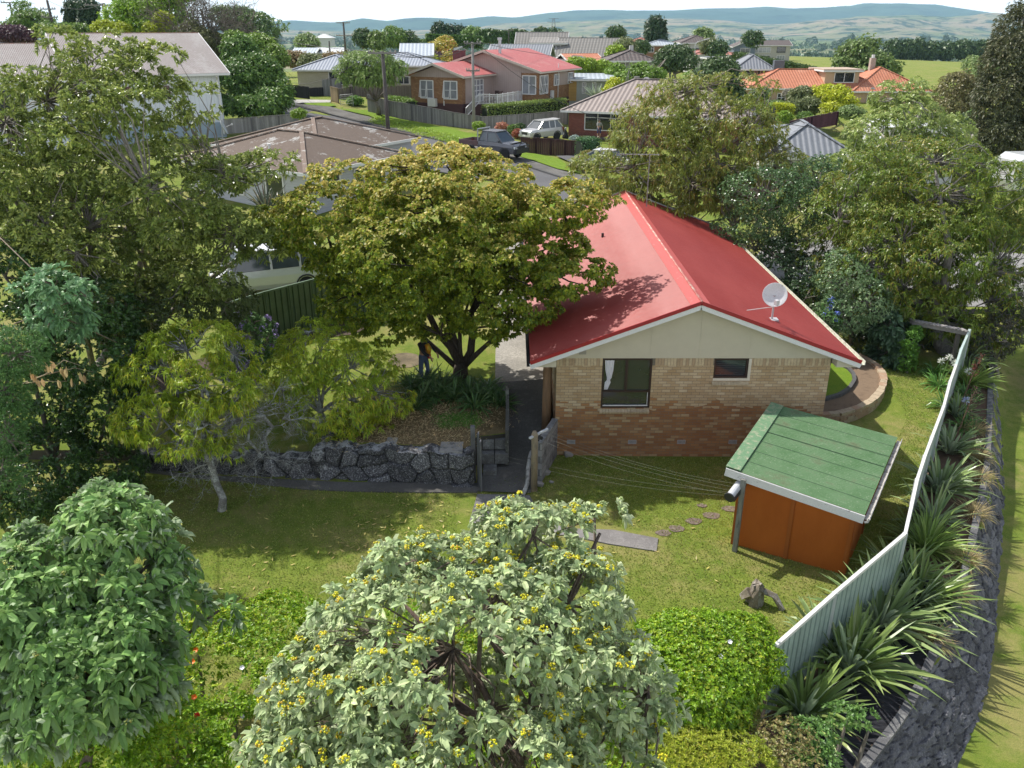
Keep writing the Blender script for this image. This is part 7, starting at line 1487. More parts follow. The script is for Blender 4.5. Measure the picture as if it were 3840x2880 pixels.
rs('pale open tree with grey limbs in front of the white walled building', 'tree', 'broadleaf_tree', px_blobs([(3400, 450, 52, 110, 80), (3300, 500, 51, 110, 60), (3520, 500, 52, 100, 60), (3350, 370, 53, 60, 50), (3450, 600, 50, 150, 50), (3550, 560, 51, 70, 60), (3200, 620, 50, 90, 50), (3120, 660, 49, 90, 40), (3430, 340, 53, 30, 30)]), PY(3440, 720, 50), PO, 310, 620, 6, .6, 7, .30, .12, 'diamond', 1.3, .3, .3, bark((.3, .28, .25), (.45, .43, .4)), ntip=160, rt=.03, keep=.6)
rs('tall dark brown green conifer at the right edge of the photo', 'tree', 'dark_conifer', px_blobs([(3800, 130, 64, 50, 80), (3790, 260, 63, 80, 110), (3780, 400, 62, 105, 120), (3770, 520, 61, 100, 70), (3830, 60, 64, 25, 30)]), PG(3770, 640), leafmat('dark_conifer_leaf', (.03, .04, .012), (.05, .058, .018), (.09, .08, .025), .12, .5), 311, 1500, 7, .8, 5, .30, .10, 'diamond', 1.2, .3, .5, ntip=20)
def tree(label, lst, base, mat, seed, n=260, cr=.8, Ln=.35, W=.16, name='garden_tree', cat_='tree', r0=.25, per=7, k=4, flat=.75, group=None, keep=.74, kind='diamond', droop=.25, up=.2, lo=.72, ntip=24):
    lst = [(q[0], q[1], q[2], max(q[3] - cr * .8 * FPX / q[2], q[3] * .5), max(q[4] - cr * .7 * FPX / q[2], q[4] * .45)) + tuple(q[5:]) for q in lst]
    return rs(label, cat_, name, px_blobs(lst), base, mat, seed, n, per, cr, k, Ln, W, kind, 1.25, droop, r0, None, flat=flat, group=group, keep=keep, up=up, lo=lo, ntip=ntip, tag='crown' if cat_ == 'tree' else 'foliage', rt=.04)[0]
def lm(a, b, c=None, tr=.25): return leafmat('leaf%d' % (int(a[0] * 1e4) + int(b[1] * 1e3)), a, b, c, tr, .45, .25)
G_mid = lm((.06, .12, .02), (.10, .17, .03), (.16, .22, .04)); G_lime = lm((.14, .23, .015), (.20, .29, .025), (.28, .32, .04)); G_dark = lm((.03, .065, .018), (.05, .09, .025), (.09, .13, .03), .12); G_olive = lm((.09, .12, .04), (.13, .15, .06), (.18, .19, .09)); G_yel = lm((.26, .32, .012), (.34, .37, .02), (.42, .38, .03)); G_pale = lm((.11, .17, .05), (.15, .21, .07), (.2, .25, .1)); G_red = lm((.16, .10, .045), (.20, .15, .06), (.12, .14, .04)); G_pur = lm((.05, .025, .035), (.08, .035, .045), None, .1); G_gold = lm((.20, .24, .03), (.32, .24, .03), (.40, .16, .04)); G_pine = lm((.02, .045, .018), (.035, .065, .025), None, .08)
tree('bronze round tree on the paddock side left of the tall conifer', [(3590, 350, 88, 85, 80), (3560, 420, 86, 70, 50), (3640, 410, 87, 60, 50)], PG(3590, 465), lm((.10, .085, .035), (.13, .12, .04), (.09, .13, .03)), 312, 420)
tree('bright green bush left of the tall dark conifer', [(3660, 480, 74, 60, 70), (3620, 530, 72, 50, 50)], PG(3650, 560), G_mid, 313, 260, cat_='shrub', name='garden_shrub')
tree('dark green mid height tree above the small grey shed', [(3560, 490, 72, 60, 40), (3620, 460, 74, 40, 30), (3610, 560, 68, 40, 30)], PG(3600, 600), G_dark, 314, 260)
tree('grey green shrub behind the curved right street lamp', [(3700, 300, 90, 60, 90), (3650, 250, 95, 40, 40)], PG(3700, 400), G_pale, 315, 240)
tree('large mid green tree standing alone on the paddock edge', [(3215, 210, 128, 75, 55), (3275, 245, 126, 70, 50), (3170, 250, 127, 50, 40), (3330, 265, 126, 45, 40), (3250, 170, 129, 45, 30), (3240, 290, 124, 90, 25)], PY(3250, 335, 126), lm((.07, .12, .03), (.11, .16, .04), (.15, .2, .05)), 316, 620, cr=1.4, Ln=.7, W=.32)
tree('vivid yellow green tree in front of the orange house dormer', [(3130, 365, 84, 60, 45), (3180, 385, 83, 35, 30), (3085, 345, 85, 35, 22), (3120, 410, 82, 40, 20)], PG(3130, 440), G_yel, 317, 320, cr=.7, Ln=.4)
tree('olive green tree left of the vivid yellow green tree', [(3010, 365, 86, 55, 40), (3035, 400, 84, 45, 35), (2985, 400, 84, 30, 30)], PG(3015, 440), G_olive, 318, 300, cr=.7, Ln=.4)
tree('dark round clipped looking tree behind the bronze tree, the bigger one', [(2690, 290, 80, 85, 75), (2640, 320, 80, 50, 60), (2740, 350, 79, 50, 60)], PG(2700, 420), G_dark, 319, 560, cr=.9, Ln=.35)
tree('dark round dense tree above the brown ribbed roof, the smaller one', [(2530, 210, 100, 70, 40), (2500, 235, 99, 50, 30), (2570, 235, 99, 45, 30)], PY(2530, 300, 99), G_dark, 320, 460, cr=1.0, Ln=.4)
tree('green loose tree between the two dark round trees', [(2400, 270, 92, 45, 35), (2450, 285, 91, 45, 30), (2370, 290, 92, 30, 25), (2600, 300, 88, 30, 30)], PG(2420, 345), lm((.09, .17, .02), (.13, .21, .03)), 321, 300)
for i, (a, b, w) in enumerate([(2155, 245, 34), (2205, 248, 36), (2258, 255, 36)]):
    tree(['leftmost', 'middle', 'rightmost'][i] + ' of the three flat topped lime green trees beyond the red roofed house', [(a, b, 104, w, 24, .8)], PY(a, 322, 104), G_lime, 322 + i, 170, cr=.7, Ln=.35, group='lime green trees in a row', flat=.9, r0=.16)
tree('lime green tree at the right end of the lime row, behind the roof aerial', [(2310, 270, 101, 36, 30), (2330, 300, 99, 25, 25)], PY(2320, 345, 99), lm((.10, .18, .02), (.15, .24, .03)), 326, 220)
tree('yellow green bush behind the left end of the brown ribbed roof', [(2310, 320, 93, 26, 24), (2290, 345, 92, 18, 14)], PY(2310, 365, 93), G_yel, 327, 160, cat_='shrub', name='garden_shrub')
strap_plant('agave', 'silvery spiky agave beside the brick chimney', 'agave', PY(2235, 372, 92), 50, 2.0, .22, leafmat('agave_leaf', (.22, .27, .19), (.28, .32, .24), None, .1, .5), 328, .8, .1)
for a, b, Y, w, h, mt, sd, lab in [(2345, 175, 128, 30, 22, G_olive, 330, 'round yellow green tree right of the steep shingled roof'), (2310, 200, 126, 16, 26, G_lime, 331, 'narrow golden green conifer beside the steep roof gable'), (2402, 178, 140, 14, 12, G_dark, 332, 'small dark bush before the far brick house'), (2312, 130, 190, 18, 22, G_dark, 333, 'dark loose conifer behind the steep shingled roof'), (2635, 135, 190, 26, 16, G_pale, 334, 'pale loose tree behind the dark brown far roof'), (2822, 146, 230, 26, 14, G_dark, 335, 'dark round tree behind the two storey grey house'), (2695, 182, 150, 22, 18, G_dark, 336, 'dark palm like tree left of the two storey grey house'), (2660, 175, 152, 20, 18, G_olive, 337, 'small olive tree right of the far street lamp'), (2030, 132, 300, 14, 8, G_dark, 338, 'small dark tree far behind the left steep roof'), (2075, 134, 300, 9, 6, G_dark, 339, 'tiny dark tree at the foot of the transmission tower')]:
    tree(lab, [(a, b, Y, w, h)], PY(a, b + h + 8, Y), mt, sd, 110, cr=Y / 110, Ln=Y / 260, W=Y / 520, r0=.3)
tree('big dark conical tree standing above the far roofs', [(2457, 88, 170, 16, 24), (2457, 110, 170, 28, 26), (2457, 132, 170, 36, 20)], PY(2457, 165, 170), G_pine, 341, 360, cr=1.4, Ln=.7, W=.3)
# pines, round tree and long row left of centre
for i, (a, t_, w) in enumerate([(1648, 92, 24), (1690, 100, 24), (1725, 102, 22)]):
    tree(['tallest leftmost', 'middle', 'rightmost'][i] + ' of the three dark pines beyond the golden tree', [(a, t_ + 18, 230, w * .6, 18), (a, t_ + 40, 230, w, 24)], PY(a, 165, 230), G_pine, 342 + i, 150, cr=1.7, Ln=.9, W=.4, group='dark pines in a row')
tree('round green tree at the right end of the dark pines', [(1772, 132, 225, 32, 24)], PY(1772, 165, 225), G_mid, 345, 160, cr=1.8, Ln=.9, W=.4)
rg = np.random.default_rng(50); proto = None
for i in range(12):
    a = 1808 + i * 14.2; tt_ = 124 - 3 * math.sin(i) ; c = PY(a, 160, 215)
    if proto is None: proto = tree('one of the close set dark columnar trees in the long shelter row', [(a, 137, 215, 9.5, 20)], c, lm((.04, .08, .02), (.06, .11, .025), None, .1), 346, 70, cr=1.0, Ln=.8, W=.35, group='columnar trees of the shelter row', name='shelter_tree')
    else: copy_tree(proto, tuple(c), rg.uniform(0, 6), scale=(1, 1, rg.uniform(.92, 1.12)))
for a, b, Y, w, h, mt, sd, lab in [(1362, 140, 170, 27, 27, G_dark, 350, 'dark round topped tree standing above the street tree'), (1412, 152, 168, 12, 34, lm((.09, .14, .03), (.12, .18, .04)), 351, 'slender green cypress right of the dark round topped tree'), (1475, 132, 200, 40, 28, G_mid, 352, 'broad mid green tree right of the slender cypress'), (1525, 148, 202, 26, 22, G_dark, 353, 'darker green bushy tree touching the broad mid green tree'), (1150, 160, 190, 42, 30, G_pale, 354, 'pale rounded tree on the field at the left'),
                               (1110, 222, 110, 60, 22, G_red, 355, 'reddish green shrub row left of the grey and white roofs'), (1170, 232, 108, 50, 26, G_olive, 356, 'olive shrub before the white roofs'), (1255, 225, 109, 55, 22, G_red, 357, 'reddish shrub right of the olive shrub'), (1650, 185, 150, 50, 30, G_gold, 358, 'golden orange tipped round tree behind the maroon chimney'), (1668, 168, 152, 30, 22, G_gold, 359, 'smaller golden round tree joined to the golden one'), (1630, 222, 140, 34, 22, G_pur, 360, 'purple grey shrub below the golden tree'), (1690, 225, 138, 30, 20, G_gold, 361, 'yellow shrub right of the purple grey shrub'), (1610, 225, 138, 18, 16, G_yel, 362, 'small yellow shrub by the maroon chimney')]:
    tree(lab, [(a, b, Y, w, h), (a + w * .4, b + h * .35, Y - 1, w * .6, h * .6)], PY(a, b + h + 10, Y), mt, sd, 210, cr=Y / 120, Ln=Y / 290, W=Y / 600, r0=.3)
tree('feathery green street tree with many bare forking trunks beside the grey fence', [(1380, 230, 84, 110, 40), (1300, 270, 83.5, 50, 35), (1460, 270, 84, 60, 45), (1380, 290, 83, 90, 30), (1285, 310, 83, 20, 30), (1500, 250, 84, 30, 30)], PG(1420, 434), lm((.10, .17, .03), (.15, .22, .045), (.20, .26, .07)), 363, 560, cr=.7, Ln=.38, W=.10, r0=.22, kind='blade', droop=.7, ntip=80)
# left background
for a, b, Y, w, h, mt, sd, lab, ex in [(120, 90, 112, 80, 50, G_mid, 370, 'broad loose green tree beyond the left grey roof', [(60, 110, 111, 50, 30), (190, 110, 110, 40, 25), (90, 40, 113, 35, 28)]), (230, 125, 100, 60, 30, G_mid, 371, 'low green shrub mass above the left grey roof', [(300, 120, 100, 40, 20)]), (45, 128, 96, 60, 20, G_pur, 372, 'purple leaved shrub at the left roof ridge', [(100, 138, 96, 25, 12)]),
    (280, 40, 120, 20, 36, G_pine, 373, 'left of the two dark columnar cypresses against the sky', [(283, 78, 120, 24, 22)]), (330, 40, 118, 18, 44, G_pine, 374, 'right of the two dark columnar cypresses, taller, against the sky', [(333, 85, 118, 24, 28)]), (840, 60, 130, 60, 36, lm((.07, .12, .035), (.10, .16, .05)), 375, 'tall grey green willow at the end of the street', [(900, 60, 130, 60, 30), (960, 80, 130, 60, 35), (1000, 130, 129, 50, 45), (890, 110, 130, 60, 40), (1045, 95, 130, 25, 12)])]:
    tree(lab, [(a, b, Y, w, h)] + ex, PY(a, b + h + 60 if w > 30 else b + h + 40, Y), mt, sd, 420, cr=Y / 110, Ln=Y / 250, W=Y / 560, r0=.35)
tree('large bright green feathery tree rising behind the white house roof', [(520, 30, 96, 110, 45), (620, 40, 97, 80, 45), (440, 60, 95, 60, 40), (560, 95, 95, 120, 30), (680, 80, 96, 50, 50), (640, -20, 97, 80, 40), (480, -10, 97, 50, 30)], PY(560, 190, 96), lm((.10, .20, .012), (.16, .26, .02), (.24, .31, .03)), 380, 900, cr=1.0, Ln=.4, W=.18)
for i, (a, b, w) in enumerate([(395, 105, 45), (455, 112, 30), (612, 72, 22), (575, 112, 26)]):
    tree(['widest', 'second', 'highest', 'last'][i] + ' of the mounded yellow green bushes over the white house ridge', [(a, b, 92, w, 20, .8)], PY(a, 160, 92), lm((.20, .25, .012), (.27, .31, .02)), 381 + i, 130, cr=.7, Ln=.35, W=.16, r0=.12)
bt = thing('bare_shrub', 'bare grey twiggy shrubs between the bright tree and the willow', 'shrub', tuple(PY(775, 200, 92))); m = MB(); rg = np.random.default_rng(9)
for i in range(16): twig(m, PY(700 + i * 11, 215, 92 + rg.normal()), (rg.normal() * .4, rg.normal() * .3, 1.2), rg.uniform(3.5, 6), .09, 0, rg)
m.build('stem', bark((.10, .085, .07), (.2, .18, .15)), bt, world=True)
tree('brown green scrub under the bare twigs beside the white house', [(760, 175, 90, 70, 60), (720, 130, 91, 40, 50), (830, 180, 92, 60, 45)], PY(770, 260, 90), lm((.08, .09, .035), (.11, .12, .04)), 386, 420, cr=1.0, Ln=.4); tree('small yellow flowering bush among the scrub', [(808, 148, 93, 28, 16)], PY(808, 175, 93), lm((.45, .35, .02), (.30, .30, .03)), 387, 110, cr=.6, Ln=.3, W=.14, cat_='shrub', name='flowering_shrub')
tree('dense dark green tree mass overhanging the street fence, main crown', [(900, 200, 82, 70, 70), (960, 290, 80, 110, 90), (880, 330, 78, 90, 90), (1010, 380, 77, 80, 60), (930, 400, 75, 120, 40), (1060, 340, 78, 40, 50)], PG(950, 450), lm((.045, .10, .015), (.08, .15, .025), (.13, .21, .03), .2), 388, 1300, cr=.8, Ln=.38, W=.18)
tree('lighter green tree just above the dense dark tree mass', [(960, 170, 86, 70, 40), (1020, 215, 85, 60, 45), (880, 150, 88, 40, 30)], PY(960, 300, 86), lm((.09, .16, .02), (.13, .21, .03), (.18, .25, .04)), 389, 460, cr=.8, Ln=.38, W=.18)
tree('low bright shrub at the right end of the street corner fence', [(1120, 425, 70, 30, 14)], PG(1120, 450), lm((.12, .20, .02), (.17, .25, .03)), 390, 110, cr=.35, Ln=.2, W=.1, cat_='shrub', name='garden_shrub')
# shrubs and hedges along the street
def hedge(label, a, b, w, h, mat, seed, n=200, cr=.25, Ln=.14, W=.08, name='hedge', box=True, extra=0):
    """clipped hedge from a to b (ground points)"""
    rg = np.random.default_rng(seed); a, b = Vector(a), Vector(b); t = thing(name, label, 'hedge' if 'hedge' in name else 'shrub', tuple(a)); u = (b - a); s = Vector((-u.y, u.x, 0)).normalized(); k = n * 30
    q = rg.uniform(0, 1, k); f = rg.integers(0, 4, k); e = rg.uniform(-1, 1, k); g = rg.uniform(0, 1, k)
    off = np.where(f == 0, -1, np.where(f == 1, 1, e)) * w / 2; zz = np.where(f >= 2, 1, g) * h; off = off * (1 - .25 * (zz / h) ** 6); P = np.array(a)[None] + np.array(u)[None] * q[:, None] + np.array(s)[None] * off[:, None] + np.array([0, 0, 1.0]) * zz[:, None] + rg.normal(size=(k, 3)) * cr * .28
    N = np.where(f[:, None] >= 2, [[0, 0, 1.0]], np.array(s)[None] * np.sign(off)[:, None]); D = N * .8 + rg.normal(size=N.shape) * .6; V, F = leaves(P, D, N + rg.normal(size=N.shape) * .5, Ln, W, 'diamond', .2); npmesh('foliage', V, F, mat, t, world=True)
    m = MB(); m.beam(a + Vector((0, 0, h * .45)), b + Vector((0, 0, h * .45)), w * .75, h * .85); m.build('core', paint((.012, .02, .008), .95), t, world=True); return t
G_hed = leafmat('hedge_leaf', (.10, .16, .035), (.16, .22, .04), (.28, .32, .06), .2, .4)
def hedgeP(label, pa, pb, Ya, Yb, w, h, mat, seed, n, **k): return hedge(label, PY(pa[0], pa[1], Ya), PY(pb[0], pb[1], Yb), w, h, mat, seed, n, **k)
hedgeP('clipped hedge with cream flowers between the grey fence and the red roofed house', (1818, 470, ), (2115, 440), 84, 88.5, 1.3, 1.75, G_hed, 400, 420)
hedgeP('low green hedge behind the grey fence beside the orange brick wall', (1465, 405), (1545, 420), 90, 87, 1.2, 1.1, leafmat('hedge_leaf3', (.09, .17, .02), (.14, .22, .03), None, .2), 401, 130)
hedgeP('long dark hedge running down the paddock edge from the two storey house', (2760, 232), (3075, 300), 135, 118, 2.0, 1.15, leafmat('hedge_dark', (.03, .065, .015), (.06, .10, .02), (.10, .14, .03), .1), 402, 420, Ln=.4, W=.2)
hedgeP('long low dark hedge across the plain behind the golden tree', (1600, 172), (1810, 182), 190, 190, 3, 2.0, leafmat('hedge_far', (.04, .09, .015), (.07, .13, .02), None, .1), 403, 150, Ln=.6, W=.3); hedgeP('pale green hedge far left of the golden tree', (1420, 178), (1600, 176), 210, 210, 3, 1.3, leafmat('hedge_far2', (.09, .15, .03), (.12, .18, .04), None, .1), 404, 110, Ln=.6, W=.3)
hedgeP('rounded clipped dark green hedge end beside the maroon fence', (2170, 600), (2235, 598), 66.5, 67, 1.6, 1.55, leafmat('hedge_leaf4', (.04, .10, .035), (.07, .15, .05), None, .15), 405, 130, Ln=.11)
hedgeP('bright yellow clipped hedge in the flower garden', (2902, 425), (2970, 432), 80, 80, 1.0, .8, G_yel, 406, 100); hedgeP('lime green clipped hedge left of the yellow hedge', (2775, 432), (2890, 425), 83, 82, 1.2, .8, lm((.14, .22, .03), (.2, .28, .04)), 407, 100)
gs = [(2800, 435, 79, 38, 20, G_pur, 'dark purple domed shrub in the flower garden'), (2745, 440, 77, 22, 12, G_yel, 'yellow flowering clump left of the purple dome'), (2790, 452, 76, 26, 10, lm((.30, .08, .03), (.35, .16, .03)), 'red flowering clump under the purple dome'), (2940, 445, 78, 32, 28, lm((.13, .22, .02), (.19, .28, .03)), 'bright green rounded shrub under the yellow hedge'), (2850, 360, 88, 40, 34, lm((.10, .16, .06), (.14, .2, .07)), 'blue green feathery shrub before the orange roof'), (2900, 395, 85, 40, 20, G_pale, 'pale shrub below the orange eave'), (2780, 380, 88, 36, 30, lm((.07, .13, .02), (.12, .19, .03)), 'green shrub left of the blue green feathery shrub'),
      (2900, 480, 74, 50, 12, lm((.07, .15, .02), (.11, .2, .03)), 'low green edging plants on the sleeper wall'), (2945, 488, 73.5, 16, 10, lm((.38, .12, .10), (.42, .2, .15)), 'pinkish red clump at the sleeper wall'), (3020, 440, 78, 30, 20, G_mid, 'green shrub right of the bright rounded shrub'), (3050, 455, 77, 40, 18, lm((.1, .2, .02), (.15, .25, .03)), 'fresh green shrub before the maroon stepped fence'), (3190, 420, 80, 50, 26, G_pale, 'grey leaved shrub below the beige house wall'), (2960, 350, 90, 24, 16, lm((.2, .19, .15), (.24, .22, .18)), 'silvery twiggy shrub under the orange roof'), (3100, 445, 79, 20, 12, G_yel, 'small yellow shrub under the vivid tree'), (2845, 300, 108, 16, 10, G_pale, 'small pale shrub beside the charcoal house chimney')]
for i, (a, b, Y, w, h, mt, lab) in enumerate(gs): tree(lab, [(a, b, Y, w, h)], PY(a, b + h, Y), mt, 420 + i, 110, cr=.4, Ln=.26, W=.13, cat_='shrub', name='garden_shrub', r0=.05)
for i, (a, b, Y, w, h, mt, lab) in enumerate([(1882, 480, 79.5, 24, 20, lm((.40, .14, .11), (.30, .17, .08)), 'pink red leaved shrub behind the grey pickup'), (1793, 470, 78.5, 22, 9, lm((.13, .22, .02), (.2, .28, .03)), 'lime green mound behind the pickup tray'), (1925, 485, 78.8, 18, 16, G_mid, 'dark green bush behind the white car bonnet'), (1950, 478, 80, 12, 12, G_dark, 'small dark bush against the grey fence'), (2090, 482, 82, 32, 20, lm((.09, .12, .03), (.12, .15, .04)), 'grassy olive shrub between the white car and the brick wall'), (1940, 500, 77.5, 12, 8, lm((.35, .08, .06), (.25, .12, .05)), 'small red shrub in front of the white car'), (2205, 590, 62, 30, 26, lm((.12, .14, .02), (.2, .14, .03)), 'yellow brown shrub at the bend of the footpath'), (2170, 625, 60.5, 30, 16, lm((.16, .11, .04), (.13, .14, .03)), 'low reddish shrub at the tip of the grass verge'), (2155, 522, 78.5, 11, 8, lm((.25, .32, .30), (.3, .36, .33)), 'blue grey succulent clump by the brick wall corner'), (2195, 525, 78, 26, 8, G_olive, 'low mixed planting under the house window'), (1332, 378, 91.5, 30, 18, lm((.07, .16, .02), (.11, .21, .03)), 'rounded green shrub behind the wire gate')]):
    tree(lab, [(a, b, Y, w, h)], PY(a, b + h, Y), mt, 450 + i, 130, cr=.35, Ln=.22, W=.11, cat_='shrub', name='garden_shrub', r0=.05)
for i, (a, b) in enumerate([(1910, 505), (1928, 508), (1398, 640)]): strap_plant('strap_leaf_plant', ['spiky green plant left of the white car', 'second spiky green plant, touching the white car bumper', 'weedy grass clump by the near road edge'][i], 'strap plant', PG(a, b), 60, 1.2, .09, G_mid, 470 + i, .9, .5)
# yellow weeds along the verge, long grass by fences
pts = [PG(a, b) for a, b in zip(rg.uniform(1480, 1740, 300), rg.uniform(0, 1, 300))]
pp = np.array([tuple(PG(a, 430 + (a - 1380) * .25 + c, .12)) for a, c in zip(rg.uniform(1400, 1740, 260), rg.uniform(0, 26, 260))]); tufts('verge_weeds', 'yellow green weeds along the fence foot', 'weeds', pp, 26, .26, .05, G_lime, 480, .3)
# paddock row and plains trees
PD = lm((.035, .07, .025), (.055, .09, .03), (.08, .12, .04), .1)
pr = None
for i, (a, w) in enumerate([(3350, 24), (3395, 24), (3440, 20), (3478, 26), (3540, 26), (3600, 26), (3632, 24), (3680, 24), (3742, 22)]):
    c = PY(a, 214 + (4 if i in (3, 4, 6) else 0), 330); lab = 'dark round crowned tree number %s in the paddock row' % ('first', 'second', 'third', 'fourth', 'fifth', 'sixth', 'seventh', 'eighth', 'ninth')[i] if False else ('leftmost', 'second', 'third', 'fourth', 'fifth', 'sixth', 'seventh', 'eighth', 'rightmost')[i] + ' of the dark round crowned trees in the paddock row'
    if pr is None: pr = tree(lab, [(a, 180, 330, w, 22), (a + 4, 195, 330, w * .8, 14)], c, PD, 490, 170, cr=2.6, Ln=1.4, W=.7, group='paddock row trees', name='paddock_tree', r0=.8)
    else: copy_tree(pr, tuple(c), rg.uniform(0, 6), label=lab, scale=(w / 24, w / 24, rg.uniform(.9, 1.15)))
# far trees on the plain: three kinds, copied one by one
fk = []
for i in range(3):
    rgk = np.random.default_rng(500 + i); root = thing('plain_tree', 'small dark tree on the far plain', 'tree', (0, 900, -34), 0, 'trees scattered over the far plain')
    bl = [((rgk.normal() * 2.2, rgk.normal() * 2.2, 6 + rgk.normal()), (4.6, 4.6, 4.4 + i)) for _ in range(3)] if i < 2 else [((0, 0, 7), (3.0, 3.0, 8.5))]
    T, A, C = clumped(rgk, bl, 70, 6, 1.6, .8); V, F = rosettes(rgk, T, A, 3, 1.7, 1.2, 1.2, 'diamond', .1); npmesh('crown', V, F, PD, root); m = MB(); m.tube([(0, 0, -1), (0, 0, 5)], [.5, .3], 6); m.build('trunk', bark(), root); fk.append(root)
rg = np.random.default_rng(77); used = [False] * 3; lines = []
for _ in range(13):
    x0, y0 = rg.uniform(-.55, .62), rg.uniform(700, 3600) ; lines.append((x0 * y0, y0, rg.normal() * .25, rg.uniform(8, 20)))
spots = []
for x0, y0, a, n in lines:
    for i in range(int(n)):
        r_ = i * rg.uniform(11, 19) * (1 + y0 / 2200); spots.append((x0 + math.cos(a) * r_ + rg.normal() * 5, y0 + math.sin(a) * r_ + rg.normal() * 8, rg.uniform(.8, 1.4) * (1 + y0 / 4500)))
for _ in range(110): y = rg.uniform(450, 3800); spots.append((rg.uniform(-.62, .62) * y, y, rg.uniform(.7, 1.5) * (1 + y / 4500)))
spots = [s for s in spots if not (s[1] < 700 and s[0] > 20)][:285]
for x, y, s in spots:
    k_ = int(rg.choice(3, p=[.45, .35, .2])); z = g1(x, y)
    if not used[k_]: used[k_] = True; fk[k_].location = (x, y, z); fk[k_].scale = (s,) * 3
    else: copy_tree(fk[k_], (x, y, z), rg.uniform(0, 6), scale=s)
# distant woods that read as one mass
P = []
for _ in range(46):
    y = rg.uniform(1400, 4200); x = rg.uniform(-.65, .7) * y; L_ = rg.uniform(60, 380); a = rg.normal() * .3
    for i in range(int(L_ / 7)): P.append((x + math.cos(a) * i * 7 + rg.normal() * 6, y + math.sin(a) * i * 7 + rg.normal() * 10, 0))
P = np.array(P); P[:, 2] = gz(P[:, 0], P[:, 1]); q = np.repeat(P, 16, 0) + np.abs(rg.normal(size=(len(P) * 16, 3))) * [0, 0, 5.0] + rg.normal(size=(len(P) * 16, 3)) * [5, 5, 1.0]
V, F = leaves(q, rg.normal(size=q.shape) + [0, 0, .3], rg.normal(size=q.shape) + [0, 0, 1], 5.5, 4.5, 'diamond', .1); npmesh('far_woods', V, F, PD, kind='stuff', label='dark woods and shelter belts far over the plain', category='woods')
